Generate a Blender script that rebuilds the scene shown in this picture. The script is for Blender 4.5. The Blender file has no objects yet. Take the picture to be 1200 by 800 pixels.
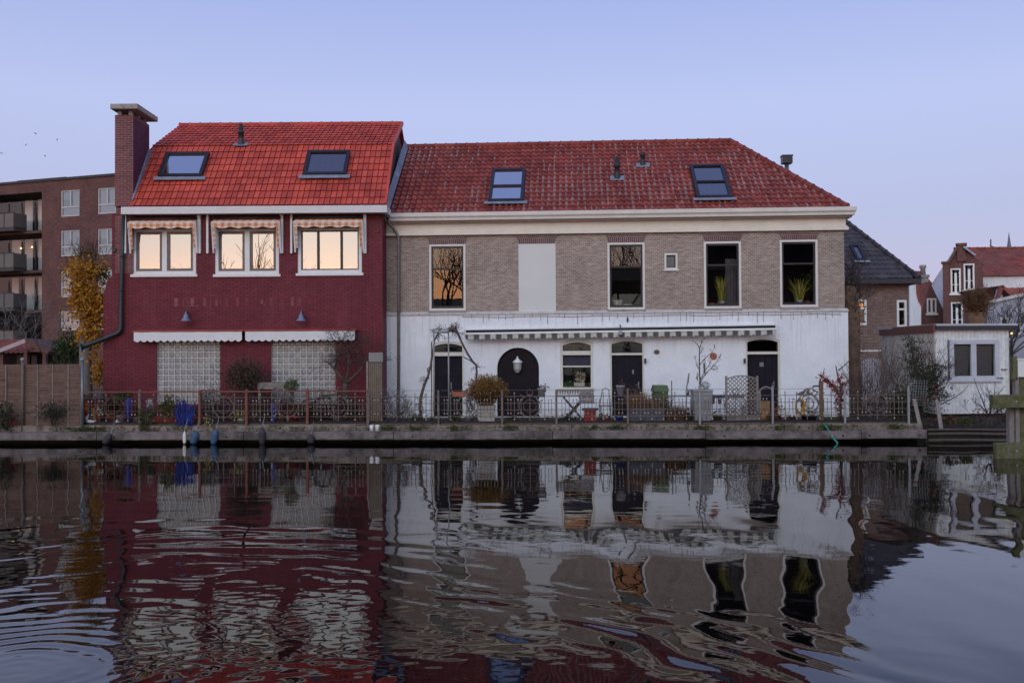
import bpy, bmesh, math, random
import numpy as np
from mathutils import Vector, Matrix, noise
R = random.Random(7)
PI = math.pi
sc = bpy.context.scene
col = sc.collection

# ------------------------------------------------------------------ camera
F = 1167.0                     # focal length in photograph pixels (1200 wide)
PITCH = math.atan(20 / F); ROLL = 0.006
CAM = Vector((0, 0, 2.31))
fwd = Vector((0, math.cos(PITCH), math.sin(PITCH)))
r0 = Vector((1, 0, 0)); u0 = Vector((0, -math.sin(PITCH), math.cos(PITCH)))
UPV = u0 * math.cos(ROLL) + r0 * math.sin(ROLL)
RTV = r0 * math.cos(ROLL) - u0 * math.sin(ROLL)
cd = bpy.data.cameras.new('camera'); cam = bpy.data.objects.new('camera', cd); col.objects.link(cam)
cd.sensor_width = 36; cd.lens = F / 1200 * 36; cd.clip_end = 3000; cd.clip_start = 0.05
M4 = Matrix((RTV, UPV, -fwd)).transposed().to_4x4(); M4.translation = CAM
cam.matrix_world = M4
sc.camera = cam

def ray(px, py):
    return (fwd * F + RTV * (px - 600) + UPV * (400 - py))
def at(px, py, Y):
    d = ray(px, py); return CAM + d * (Y / d.y)
DECK = 0.50

class Fr:
    """a vertical wall frame: x along the wall, y into the building, z up from the deck"""
    def __init__(s, px, Y, th, z=DECK, py=420):
        p = at(px, py, Y); s.o = Vector((p.x, p.y, z)); s.th = th
        s.u = Vector((math.cos(th), -math.sin(th), 0)); s.v = Vector((math.sin(th), math.cos(th), 0))
    def uz(s, px, py, v=0):
        d = ray(px, py); t = ((s.o - CAM).dot(s.v) + v) / d.dot(s.v)
        p = CAM + d * t - s.o
        return p.dot(s.u), p.z
    def rect(s, x0, x1, y0, y1, v=0):
        xm, ym = (x0 + x1) / 2, (y0 + y1) / 2
        return s.uz(x0, ym, v)[0], s.uz(x1, ym, v)[0], s.uz(xm, y1, v)[1], s.uz(xm, y0, v)[1]
    def w(s, u, v, z):
        return s.o + s.u * u + s.v * v + Vector((0, 0, z))
    def lray(s, px, py):
        d = ray(px, py); c = CAM - s.o
        return Vector((c.dot(s.u), c.dot(s.v), c.z)), Vector((d.dot(s.u), d.dot(s.v), d.z))

# ------------------------------------------------------------------ objects
def tag(o, label=None, cat=None, group=None, kind=None):
    if label: o['label'] = label
    if cat: o['category'] = cat
    if group: o['group'] = group
    if kind: o['kind'] = kind
    return o
def thing(name, label, cat, loc=(0, 0, 0), rz=0, group=None, fr=None):
    o = bpy.data.objects.new(name, None); col.objects.link(o)
    if fr is not None: loc = fr.o; rz = -fr.th
    o.location = loc; o.rotation_euler = (0, 0, rz); o.empty_display_size = 0.2
    return tag(o, label, cat, group)
def kids(o): return [c for c in bpy.data.objects if c.parent == o]
def dup(root, loc, rz=0, label=None, group=None, scale=None):
    r = root.copy(); col.objects.link(r); r.location = loc; r.rotation_euler = (0, 0, rz)
    if label: r['label'] = label
    if group: r['group'] = group
    if scale: r.scale = scale
    def rec(a, b):
        for ch in kids(a):
            c = ch.copy(); col.objects.link(c); c.parent = b; rec(ch, c)
    rec(root, r)
    return r

class MB:
    def __init__(s): s.v = []; s.f = []; s.m = []; s.r = []; s.s = []
    def add(s, vs, fs, mi=0, rnd=None, smooth=False):
        b = len(s.v); s.v += [tuple(p) for p in vs]
        if rnd is None: rnd = R.random()
        for f in fs:
            s.f.append(tuple(i + b for i in f)); s.m.append(mi); s.r.append(rnd); s.s.append(smooth)
        return s
    def box(s, x0, x1, y0, y1, z0, z1, mi=0, rnd=None):
        if x0 > x1: x0, x1 = x1, x0
        if y0 > y1: y0, y1 = y1, y0
        if z0 > z1: z0, z1 = z1, z0
        v = [(x0,y0,z0),(x1,y0,z0),(x1,y1,z0),(x0,y1,z0),(x0,y0,z1),(x1,y0,z1),(x1,y1,z1),(x0,y1,z1)]
        return s.add(v, [(0,3,2,1),(4,5,6,7),(0,1,5,4),(1,2,6,5),(2,3,7,6),(3,0,4,7)], mi, rnd)
    def obox(s, c, X, Y, Z, mi=0, rnd=None):
        c, X, Y, Z = Vector(c), Vector(X), Vector(Y), Vector(Z)
        v = [c + X*a + Y*b + Z*d for d in (-1, 1) for (a, b) in ((-1,-1),(1,-1),(1,1),(-1,1))]
        return s.add(v, [(0,3,2,1),(4,5,6,7),(0,1,5,4),(1,2,6,5),(2,3,7,6),(3,0,4,7)], mi, rnd)
    def bar(s, a, b, w, h=None, mi=0, up=(0, 0, 1)):
        a, b = Vector(a), Vector(b); d = b - a; L = d.length
        if L < 1e-6: return s
        d /= L; up = Vector(up)
        if abs(d.dot(up)) > .98: up = Vector((1, 0, 0))
        x = d.cross(up).normalized(); z = x.cross(d).normalized()
        return s.obox((a + b) / 2, d * L / 2, x * w / 2, z * (h or w) / 2, mi)
    def tube(s, pts, rad, n=6, mi=0, cap=True, rnd=None, smooth=True):
        pts = [Vector(p) for p in pts]
        if not isinstance(rad, (list, tuple)): rad = [rad] * len(pts)
        vs = []; ref = None
        for i, p in enumerate(pts):
            t = (pts[min(i+1, len(pts)-1)] - pts[max(i-1, 0)])
            t = t.normalized() if t.length > 1e-9 else Vector((0, 0, 1))
            if ref is None:
                ref = Vector((0, 0, 1)) if abs(t.z) < .9 else Vector((1, 0, 0))
            x = ref - t * ref.dot(t)
            if x.length < 1e-4: x = t.orthogonal()
            x.normalize(); y = t.cross(x); ref = x
            for k in range(n):
                a = 2*PI*k/n; vs.append(p + (x*math.cos(a) + y*math.sin(a)) * rad[i])
        fs = []
        for i in range(len(pts)-1):
            for k in range(n):
                k2 = (k+1) % n; fs.append((i*n+k, i*n+k2, (i+1)*n+k2, (i+1)*n+k))
        s.add(vs, fs, mi, rnd, smooth)
        if cap:
            b = len(s.v) - len(vs)
            for f in (tuple(range(n-1, -1, -1)), tuple((len(pts)-1)*n + k for k in range(n))):
                s.f.append(tuple(i + b for i in f)); s.m.append(mi); s.r.append(.5); s.s.append(False)
        return s
    def lathe(s, prof, c=(0, 0, 0), n=14, mi=0, sx=1, sy=1, rnd=None, smooth=True, cap=True):
        c = Vector(c); vs = []
        for (r, z) in prof:
            for k in range(n):
                a = 2*PI*k/n; vs.append(c + Vector((r*math.cos(a)*sx, r*math.sin(a)*sy, z)))
        fs = []
        for i in range(len(prof)-1):
            for k in range(n):
                k2 = (k+1) % n; fs.append((i*n+k, i*n+k2, (i+1)*n+k2, (i+1)*n+k))
        s.add(vs, fs, mi, rnd, smooth)
        if cap:
            b = len(s.v) - len(vs); L = len(prof)
            s.f.append(tuple(b + k for k in range(n-1, -1, -1))); s.m.append(mi); s.r.append(.5); s.s.append(False)
            s.f.append(tuple(b + (L-1)*n + k for k in range(n))); s.m.append(mi); s.r.append(.5); s.s.append(False)
        return s
    def ball(s, c, r, n=8, mi=0, sz=1, sx=1, sy=1):
        prof = [(max(1e-4, r*math.sin(PI*i/n)), -r*sz*math.cos(PI*i/n)) for i in range(n+1)]
        return s.lathe(prof, c, n=max(6, n), mi=mi, sx=sx, sy=sy, cap=False)
    def prism(s, poly, y0, y1, mi=0, axis='y', rnd=None):
        """closed outline (a, z) pushed along an axis from y0 to y1"""
        n = len(poly)
        if axis == 'y': vs = [(a, y0, z) for a, z in poly] + [(a, y1, z) for a, z in poly]
        elif axis == 'x': vs = [(y0, a, z) for a, z in poly] + [(y1, a, z) for a, z in poly]
        else: vs = [(a, z, y0) for a, z in poly] + [(a, z, y1) for a, z in poly]
        fs = [tuple(range(n)), tuple(range(2*n-1, n-1, -1))]
        for i in range(n):
            j = (i+1) % n; fs.append((i, i+n, j+n, j))
        return s.add(vs, fs, mi, rnd)
    def leaf(s, p, size, mi=0, rnd=None, d=None, asp=.5):
        d = d or Vector((R.gauss(0,1), R.gauss(0,1), R.gauss(0,1)))
        d = Vector(d).normalized(); o = Vector((R.gauss(0,1), R.gauss(0,1), R.gauss(0,1)))
        x = d.cross(o)
        if x.length < 1e-4: x = d.orthogonal()
        x.normalize(); nn = d.cross(x)
        p = Vector(p); w = size*asp
        return s.add([p, p + d*size*.5 + x*w*.5 + nn*size*.12, p + d*size, p + d*size*.5 - x*w*.5 + nn*size*.12], [(0,1,2,3)], mi, rnd)
    def build(s, name, mats, parent=None, loc=None, rz=0, fix=True, bevel=0):
        me = bpy.data.meshes.new(name)
        me.from_pydata(s.v, [], s.f)
        if not isinstance(mats, (list, tuple)): mats = [mats]
        for m in mats: me.materials.append(m)
        n = len(me.polygons)
        if n:
            me.polygons.foreach_set('material_index', s.m)
            me.polygons.foreach_set('use_smooth', s.s)
            at_ = me.attributes.new('rnd', 'FLOAT', 'FACE'); at_.data.foreach_set('value', s.r)
        if fix:
            bm = bmesh.new(); bm.from_mesh(me); bmesh.ops.recalc_face_normals(bm, faces=bm.faces[:]); bm.to_mesh(me); bm.free()
        me.update()
        o = bpy.data.objects.new(name, me); col.objects.link(o)
        if parent: o.parent = parent
        if loc is not None: o.location = loc
        o.rotation_euler = (0, 0, rz)
        if bevel:
            b = o.modifiers.new('bevel', 'BEVEL'); b.width = bevel; b.segments = 2; b.limit_method = 'ANGLE'
        return o

def wall_holes(mb, u0, u1, z0, z1, holes, depth=.12, v=0, mi=0, mr=None):
    """front sheet of a wall at y=v with rectangular (or arch-topped) openings and their reveals"""
    mr = mi if mr is None else mr
    us = sorted({u0, u1} | {h[0] for h in holes} | {h[1] for h in holes})
    zs = sorted({z0, z1} | {h[2] for h in holes} | {h[3] for h in holes})
    us = [a for a in us if u0 - 1e-6 <= a <= u1 + 1e-6]; zs = [a for a in zs if z0 - 1e-6 <= a <= z1 + 1e-6]
    for a, b in zip(us, us[1:]):
        for c, d in zip(zs, zs[1:]):
            um, zm = (a+b)/2, (c+d)/2
            if any(h[0] < um < h[1] and h[2] < zm < h[3] for h in holes): continue
            mb.add([(a,v,c),(b,v,c),(b,v,d),(a,v,d)], [(0,1,2,3)], mi)
    for h in holes:
        a, b, c, d = h[:4]; rise = h[4] if len(h) > 4 else 0; w = v + depth
        c = max(c, z0); d2 = min(d, z1)
        if h[2] < z1 and h[3] > z0:
            zt = d2 - rise if d2 == d else d2
            mb.add([(a,v,c),(a,w,c),(a,w,zt),(a,v,zt)], [(0,1,2,3)], mr)
            mb.add([(b,v,c),(b,w,c),(b,w,zt),(b,v,zt)], [(0,1,2,3)], mr)
            if h[2] > z0: mb.add([(a,v,c),(b,v,c),(b,w,c),(a,w,c)], [(0,1,2,3)], mr)
            if d2 == d:
                if rise <= 0: mb.add([(a,v,d),(b,v,d),(b,w,d),(a,w,d)], [(0,1,2,3)], mr)
                else:
                    pts = arch(a, b, d, rise, 16)
                    for p, q in zip(pts, pts[1:]):
                        mb.add([(p[0],v,p[1]),(q[0],v,q[1]),(q[0],v,d),(p[0],v,d)], [(0,1,2,3)], mi)
                        mb.add([(p[0],v,p[1]),(q[0],v,q[1]),(q[0],w,q[1]),(p[0],w,p[1])], [(0,1,2,3)], mr)
def arch(a, b, top, rise, n=16):
    """points of an arc from (a, top-rise) over (mid, top) to (b, top-rise)"""
    h = (b-a)/2
    if rise >= h*.98: return [((a+b)/2 - h*math.cos(PI*i/n), top-rise + rise*math.sin(PI*i/n)) for i in range(n+1)]
    r = (h*h + rise*rise)/(2*rise); cz = top - r; t = math.asin(h/r)
    return [((a+b)/2 + r*math.sin(-t + 2*t*i/n), cz + r*math.cos(-t + 2*t*i/n)) for i in range(n+1)]
# ------------------------------------------------------------------ materials
def newmat(name):
    m = bpy.data.materials.new(name); m.use_nodes = True; nt = m.node_tree; nt.nodes.clear()
    out = nt.nodes.new('ShaderNodeOutputMaterial')
    return m, nt, out
class N:
    """small wrapper for writing node trees"""
    def __init__(s, nt): s.nt = nt
    def n(s, t, **k):
        nd = s.nt.nodes.new('ShaderNode' + t)
        for a, b in k.items():
            if a.startswith('i_'): nd.inputs[a[2:].replace('_', ' ')].default_value = b
            else: setattr(nd, a, b)
        return nd
    def l(s, a, b): s.nt.links.new(a, b)
    def math(s, op, a, b=None, clamp=False):
        nd = s.n('Math', operation=op, use_clamp=clamp)
        for i, x in enumerate((a, b)):
            if x is None: continue
            if isinstance(x, (int, float)): nd.inputs[i].default_value = x
            else: s.l(x, nd.inputs[i])
        return nd.outputs[0]
    def mix(s, f, a, b, bt='MIX'):
        nd = s.n('Mix', data_type='RGBA', blend_type=bt, clamp_factor=True)
        for i, x in ((0, f), (6, a), (7, b)):
            if isinstance(x, (int, float)): nd.inputs[i].default_value = x
            elif isinstance(x, (tuple, list)): nd.inputs[i].default_value = (*x[:3], 1)
            else: s.l(x, nd.inputs[i])
        return nd.outputs[2]
    def ramp(s, f, pts):
        nd = s.n('ValToRGB'); cr = nd.color_ramp
        while len(cr.elements) < len(pts): cr.elements.new(.5)
        for e, (p, c) in zip(cr.elements, pts):
            e.position = p; e.color = (*c, 1) if isinstance(c, (tuple, list)) else (c, c, c, 1)
        s.l(f, nd.inputs[0]); return nd.outputs[0]
    def noise(s, vec, scale, detail=4, rough=.55):
        nd = s.n('TexNoise'); nd.inputs['Scale'].default_value = scale; nd.inputs['Detail'].default_value = detail
        nd.inputs['Roughness'].default_value = rough; s.l(vec, nd.inputs['Vector']); return nd.outputs[0]
    def mapping(s, vec, scale=(1, 1, 1), rot=(0, 0, 0), loc=(0, 0, 0)):
        nd = s.n('Mapping'); nd.inputs['Scale'].default_value = scale; nd.inputs['Rotation'].default_value = rot
        nd.inputs['Location'].default_value = loc; s.l(vec, nd.inputs['Vector']); return nd.outputs[0]
    def wallvec(s):
        """wall coordinates: along the wall whichever way it faces, and up"""
        tc = s.n('TexCoord'); sp = s.n('SeparateXYZ'); s.l(tc.outputs['Object'], sp.inputs[0])
        sn = s.n('SeparateXYZ'); s.l(tc.outputs['Normal'], sn.inputs[0])
        side = s.math('GREATER_THAN', s.math('ABSOLUTE', sn.outputs[0]), .7)
        mx = s.n('Mix', data_type='FLOAT'); s.l(side, mx.inputs[0]); s.l(sp.outputs[0], mx.inputs[2]); s.l(sp.outputs[1], mx.inputs[3])
        cb = s.n('CombineXYZ'); s.l(mx.outputs[0], cb.inputs[0]); s.l(sp.outputs[2], cb.inputs[1])
        return cb.outputs[0], tc.outputs['Object']
    def bump(s, h, strength=.3, dist=.01):
        nd = s.n('Bump'); nd.inputs['Strength'].default_value = strength; nd.inputs['Distance'].default_value = dist
        s.l(h, nd.inputs['Height']); return nd.outputs[0]
    def bsdf(s, out, color, rough=.7, normal=None, metallic=0, spec=.4):
        b = s.n('BsdfPrincipled')
        for k, x in (('Base Color', color), ('Roughness', rough), ('Metallic', metallic)):
            if isinstance(x, (int, float)): b.inputs[k].default_value = x
            elif isinstance(x, (tuple, list)): b.inputs[k].default_value = (*x[:3], 1)
            else: s.l(x, b.inputs[k])
        b.inputs['Specular IOR Level'].default_value = spec
        if normal is not None: s.l(normal, b.inputs['Normal'])
        s.l(b.outputs[0], out.inputs[0]); return b
def sh(c, k): return tuple(min(1, x*k) for x in c)

def pm(name, c, var=.25, scale=6, rough=.6, bump=.15, metallic=0, spec=.4, c2=None, mix2=.5, s2=1.5, wet=None):
    """plain painted / mineral surface with uneven tone, wear and fine relief"""
    m, nt, out = newmat(name); g = N(nt)
    tc = g.n('TexCoord'); v = tc.outputs['Object']
    a = g.noise(v, scale, 6, .6)
    cc = g.ramp(a, [(.25, sh(c, 1-var)), (.75, sh(c, 1+var))])
    if c2: cc = g.mix(g.ramp(g.noise(v, s2, 5, .65), [(mix2, 0), (mix2+.15, 1)]), cc, c2)
    if wet:
        sz_ = g.n('SeparateXYZ'); g.l(v, sz_.inputs[0]); hh = g.math('ADD', sz_.outputs[2], g.math('MULTIPLY', g.math('SUBTRACT', g.noise(v, 5, 5), .5), .14))
        cc = g.mix(g.ramp(g.math('MULTIPLY', hh, 4), [(wet*4-.12, 1), (wet*4+.12, 0)]), cc, (.035, .036, .018))
    rn = g.ramp(g.noise(v, scale*2.3, 3), [(.3, max(.03, rough-.12)), (.7, min(1, rough+.12))])
    g.bsdf(out, cc, rn, g.bump(g.noise(v, scale*6, 4), bump, .01) if bump else None, metallic, spec)
    return m
def rm(name, c1, c2, c3=None, rough=.7, spec=.3, trans=0):
    """colour drawn per face from the rnd attribute (leaves, tiles, planks)"""
    m, nt, out = newmat(name); g = N(nt)
    at_ = g.n('Attribute', attribute_name='rnd')
    pts = [(0, c1), (1, c2)] if c3 is None else [(0, c1), (.55, c2), (1, c3)]
    cc = g.ramp(at_.outputs['Fac'], pts)
    tc = g.n('TexCoord'); cc = g.mix(.35, cc, g.ramp(g.noise(tc.outputs['Object'], 9, 4), [(.3, .25), (.7, 1)]), 'MULTIPLY')
    b = g.bsdf(out, cc, rough, None, 0, spec)
    if trans:
        t = g.n('BsdfTranslucent'); g.l(cc, t.inputs[0]); mx = g.n('MixShader'); mx.inputs[0].default_value = trans
        g.l(b.outputs[0], mx.inputs[1]); g.l(t.outputs[0], mx.inputs[2]); g.l(mx.outputs[0], out.inputs[0])
    return m
def brick(name, c1, c2, mortar, bw=.21, rh=.062, ms=.010, var=.3, big=(.8, 1.15), bump=.5, rough=.8, stain=None, damp=None):
    m, nt, out = newmat(name); g = N(nt)
    wv, ob = g.wallvec()
    wob = g.n('VectorMath', operation='MULTIPLY_ADD'); nz = g.n('TexNoise'); nz.inputs['Scale'].default_value = 1.7
    g.l(wv, nz.inputs['Vector']); g.l(nz.outputs['Color'], wob.inputs[0]); wob.inputs[1].default_value = (.012, .008, 0); g.l(wv, wob.inputs[2])
    b = g.n('TexBrick'); g.l(wob.outputs[0], b.inputs['Vector'])
    for k, x in (('Color1', (*c1, 1)), ('Color2', (*c2, 1)), ('Mortar', (*mortar, 1)), ('Scale', 1), ('Mortar Size', ms), ('Mortar Smooth', .3), ('Brick Width', bw), ('Row Height', rh), ('Bias', 0)):
        b.inputs[k].default_value = x
    cc = b.outputs['Color']
    cc = g.mix(1, cc, g.ramp(g.noise(g.mapping(wv, (4.5, 15, 1)), 1, 3), [(.25, 1-var), (.75, 1+var*.6)]), 'MULTIPLY')
    cc = g.mix(1, cc, g.ramp(g.noise(ob, .7, 6, .65), [(.3, big[0]), (.7, big[1])]), 'MULTIPLY')
    if stain: 
        cc = g.mix(g.math('MULTIPLY', g.ramp(g.noise(g.mapping(wv, (1.4, .35, 1)), 1.3, 6, .7), [(.52, 0), (.7, 1)]), stain[1]), cc, stain[0])
    if damp:
        so_ = g.n('SeparateXYZ'); g.l(ob, so_.inputs[0]); hz = g.math('ADD', so_.outputs[2], g.math('MULTIPLY', g.math('SUBTRACT', g.noise(ob, 1.8, 6, .65), .5), 1.5))
        cc = g.mix(g.math('MULTIPLY', g.ramp(hz, [(.35, 1), (.75, 0)]), .55), cc, damp)
    bp = g.math('ADD', g.math('MULTIPLY', g.math('SUBTRACT', 1, b.outputs['Fac']), 1), g.math('MULTIPLY', g.noise(ob, 45, 3), .35))
    g.bsdf(out, cc, rough, g.bump(bp, bump, .012), 0, .3)
    return m
def plaster(name, c, streak=(.33, .34, .36), amt=.55, zt=3.0):
    """whitewashed wall: blotchy, with dirt streaks running down from the ledge at height zt"""
    m, nt, out = newmat(name); g = N(nt)
    wv, ob = g.wallvec()
    cc = g.ramp(g.noise(ob, 1.1, 6, .6), [(.3, sh(c, .9)), (.7, sh(c, 1.04))])
    sp = g.n('SeparateXYZ'); g.l(ob, sp.inputs[0])
    near = g.ramp(g.math('MULTIPLY', g.math('SUBTRACT', zt, sp.outputs[2]), .9), [(0, 1), (.25, .8), (1, .06)])
    st = g.ramp(g.noise(g.mapping(wv, (9, .35, 1)), 1, 6, .7), [(.5, 0), (.66, 1)])
    cc = g.mix(g.math('MULTIPLY', g.math('MULTIPLY', st, near), amt), cc, streak)
    low = g.ramp(sp.outputs[2], [(0, .75), (.35, 0)])
    cc = g.mix(g.math('MULTIPLY', low, g.ramp(g.noise(ob, 4, 5), [(.35, 0), (.6, 1)])), cc, (.25, .24, .2))
    cc = g.mix(g.math('MULTIPLY', g.ramp(g.noise(ob, 2.6, 7, .7), [(.6, 0), (.7, 1)]), .2), cc, sh(c, .6))
    bt = g.n('TexBrick'); g.l(wv, bt.inputs['Vector'])
    for k, x in (('Scale', 1), ('Mortar Size', .012), ('Mortar Smooth', .6), ('Brick Width', .21), ('Row Height', .066)): bt.inputs[k].default_value = x
    hh = g.math('ADD', g.math('MULTIPLY', g.math('SUBTRACT', 1, bt.outputs['Fac']), .5), g.noise(ob, 14, 6))
    cr = g.ramp(g.noise(g.mapping(wv, (1, 1, 1), (0, 0, .3)), 2.2, 8, .8), [(.485, 0), (.5, 1), (.515, 0)])
    cc = g.mix(g.math('MULTIPLY', cr, .16), cc, (.3, .3, .32))
    g.bsdf(out, cc, .75, g.bump(hh, .4, .012), 0, .3)
    return m
def tile(name, c1, c2, lich, amt=.5, rough=.5, th=.5, crest=None):
    m, nt, out = newmat(name); g = N(nt)
    at_ = g.n('Attribute', attribute_name='rnd'); tc = g.n('TexCoord'); ob = tc.outputs['Object']
    cc = g.ramp(at_.outputs['Fac'], [(0, c1), (.8, c2)] + ([(.86, sh(c2, .9)), (1, crest)] if crest else []))
    cc = g.mix(1, cc, g.ramp(g.noise(ob, 1.2, 5), [(.3, .78), (.7, 1.12)]), 'MULTIPLY')
    a = g.ramp(g.noise(ob, 9, 6, .7), [(th, 0), (th+.14, 1)]); b = g.ramp(g.noise(ob, .55, 4), [(.35, .1), (.65, 1)])
    cc = g.mix(g.math('MULTIPLY', g.math('MULTIPLY', a, b), amt), cc, lich)
    cc = g.mix(g.math('MULTIPLY', g.ramp(g.noise(ob, 5, 6, .7), [(.6, 0), (.72, 1)]), .5), cc, sh(c1, .35))
    g.bsdf(out, cc, rough, g.bump(g.noise(ob, 60, 3), .2, .006), 0, .4)
    return m
def glass(name, base=.04, refl=1.0, tint=(.75, .78, .8), rough=0.0, warp=.0):
    m, nt, out = newmat(name); g = N(nt)
    t = g.n('BsdfTransparent'); t.inputs[0].default_value = (*tint, 1)
    gl = g.n('BsdfGlossy'); gl.inputs['Roughness'].default_value = rough
    fr = g.n('Fresnel'); fr.inputs[0].default_value = 1.5
    fac = g.math('ADD', g.math('MULTIPLY', fr.outputs[0], refl), base, True)
    if warp:
        tc = g.n('TexCoord'); bp = g.bump(g.noise(tc.outputs['Object'], 1.6, 2), warp, .02); g.l(bp, gl.inputs['Normal'])
    mx = g.n('MixShader'); g.l(fac, mx.inputs[0]); g.l(t.outputs[0], mx.inputs[1]); g.l(gl.outputs[0], mx.inputs[2])
    g.l(mx.outputs[0], out.inputs[0]); return m
def stripes(name, c1, c2, w, axis=0, check=False, hw=None, soft=.05, spec=.1):
    """woven awning cloth: stripes along one axis, or a gingham check"""
    m, nt, out = newmat(name); g = N(nt)
    tc = g.n('TexCoord'); sp = g.n('SeparateXYZ'); g.l(tc.outputs['Object'], sp.inputs[0])
    def band(k, w): return g.ramp(g.math('PINGPONG', g.math('DIVIDE', sp.outputs[k], w), 1), [(.5-soft, 0), (.5+soft, 1)])
    a = band(axis, w)
    if check:
        b = band(2, hw or w); cc = g.mix(a, g.mix(b, c1, sh(tuple((x+y)/2 for x, y in zip(c1, c2)), .95)), g.mix(b, sh(tuple((x+y)/2 for x, y in zip(c1, c2)), .95), c2))
    else: cc = g.mix(a, c1, c2)
    cc = g.mix(1, cc, g.ramp(g.noise(tc.outputs['Object'], 5, 5), [(.3, .75), (.7, 1.05)]), 'MULTIPLY')
    b_ = g.bsdf(out, cc, .9, None, 0, spec)
    return m
def emit(name, c, s):
    m, nt, out = newmat(name); g = N(nt); e = g.n('Emission'); e.inputs[0].default_value = (*c, 1); e.inputs[1].default_value = s
    g.l(e.outputs[0], out.inputs[0]); return m

RED = brick('red_painted_brick', (.195, .0235, .040), (.145, .0165, .030), (.075, .008, .016), rh=.0655, var=.25, big=(.85, 1.12), bump=.9, rough=.6, stain=((.23, .06, .075), .3), damp=(.06, .022, .022))
REDSOFT = pm('red_paint_reveal', (.16, .016, .03), .2)
CHIMB = brick('chimney_brick', (.20, .07, .072), (.15, .05, .055), (.24, .15, .15), rh=.07, bump=.6)
GREYB = brick('buff_brick', (.36, .27, .225), (.24, .17, .145), (.43, .37, .33), bw=.125, rh=.0545, ms=.010, var=.35, bump=.5, stain=((.22, .17, .16), .35))
LINT = brick('lintel_brick', (.17, .09, .09), (.13, .07, .07), (.28, .22, .22), bw=.062, rh=.23, ms=.01)
DARKB = brick('gable_dark_brick', (.10, .055, .055), (.065, .04, .042), (.13, .10, .1))
APTB = brick('apartment_brick', (.15, .062, .055), (.10, .042, .04), (.12, .075, .07), var=.4, big=(.7, 1.2), bump=.3)
BROWNB = brick('brown_brick', (.24, .14, .115), (.16, .085, .075), (.27, .21, .19), var=.35)
GABLEB = brick('far_gable_brick', (.17, .07, .06), (.12, .05, .048), (.18, .11, .1), var=.35)
WHITEP = plaster('white_render', (.75, .76, .81), amt=.42, zt=2.78)
WHITEF = plaster('far_white_wall', (.72, .72, .76), amt=.3)
WPAINT = pm('white_paint', (.74, .73, .72), .07, 3, .45, .05)
CREAM = pm('cream_paint', (.70, .645, .57), .08, 3, .5, .06, c2=(.5, .45, .4), mix2=.66, s2=4)
GUTTER = pm('gutter_paint', (.66, .62, .585), .1, 3, .5, .06, c2=(.45, .4, .37), mix2=.62, s2=2.5)
BOARD = pm('grey_panel', (.60, .595, .59), .03, 1.2, .55, .03)
LEAD = pm('lead_flashing', (.19, .21, .27), .25, 5, .5, .15, c2=(.3, .33, .4), mix2=.55)
BLACKP = pm('black_blue_door_paint', (.012, .010, .019), .3, 4, .5, .05, spec=.12)
DARKFR = pm('dark_window_frame', (.018, .014, .022), .2, 4, .4, .03)
BROWNFR = pm('brown_window_frame', (.13, .10, .095), .2, 4, .45, .05)
GREYMETAL = pm('grey_metal', (.17, .18, .20), .2, 6, .4, .05, .5)
DARKMETAL = pm('dark_metal', (.03, .03, .036), .3, 6, .4, .06, .3)
PIPEG = pm('dark_green_pipe', (.018, .030, .036), .25, 6, .35, .05)
ZINC = pm('zinc_pipe', (.16, .145, .14), .3, 6, .5, .08, .2)
TILE_L = tile('orange_red_tiles', (.39, .048, .031), (.57, .082, .050), (.3, .12, .1), .2, .55)
TILE_M = tile('weathered_red_tiles', (.20, .034, .025), (.33, .066, .046), (.36, .22, .18), .3, .6, .5, crest=(.31, .22, .21))
TILE_D = tile('dark_slate_tiles', (.042, .034, .038), (.072, .058, .06), (.15, .13, .14), .3, .5)
TILE_O = tile('far_orange_tiles', (.20, .045, .03), (.32, .075, .045), (.13, .085, .075), .8, .7, .42)
STONE = pm('cap_stone', (.30, .27, .25), .3, 5, .8, .3, c2=(.14, .13, .13), mix2=.56, s2=3)
CONC = pm('quay_concrete', (.205, .16, .138), .4, 3, .85, .6, c2=(.07, .058, .036), mix2=.47, s2=2.2)
CONC2 = pm('quay_beam', (.165, .133, .133), .4, 4, .8, .6, c2=(.062, .05, .045), mix2=.48, wet=.125, s2=1.6)
MOSSC = pm('mossy_timber', (.13, .115, .07), .4, 6, .9, .6, c2=(.075, .085, .02), mix2=.45, s2=5)
PAVE = pm('terrace_paving', (.05, .04, .038), .3, 8, .9, .3)
EARTH = pm('ground_soil', (.055, .05, .04), .4, .6, .95, .5)
DARKEARTH = pm('bank_soil', (.035, .026, .022), .5, 4, .95, .6)
WOODG = pm('grey_weathered_wood', (.21, .18, .165), .3, 9, .8, .3)
WOODB = pm('brown_wood', (.15, .085, .055), .35, 8, .75, .3)
WOODO = pm('ochre_wood', (.30, .16, .06), .3, 8, .7, .3)
BARK = pm('bark', (.085, .065, .055), .4, 10, .9, .7, c2=(.05, .055, .03), mix2=.55, s2=3)
BARKD = pm('dark_twig', (.06, .042, .038), .3, 10, .9, .2)
VINE = pm('vine_bark', (.10, .065, .055), .3, 12, .9, .3)
RUST = pm('rusty_iron', (.115, .052, .042), .4, 9, .75, .3, c2=(.06, .04, .04), mix2=.55, s2=7)
RUSTR = pm('rusty_red_rail', (.17, .055, .042), .3, 9, .7, .2)
IRON = pm('brown_iron', (.145, .105, .09), .35, 9, .7, .3, c2=(.08, .05, .045), mix2=.55, s2=6)
GALV = pm('galvanised_steel', (.27, .265, .275), .2, 7, .55, .1, .3)
KNOB = pm('pale_finials', (.42, .37, .34), .2, 6, .6, .05)
TERRA = pm('terracotta', (.30, .10, .06), .25, 6, .8, .15)
REDP = pm('red_glaze', (.26, .022, .018), .25, 6, .5, .08)
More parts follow.
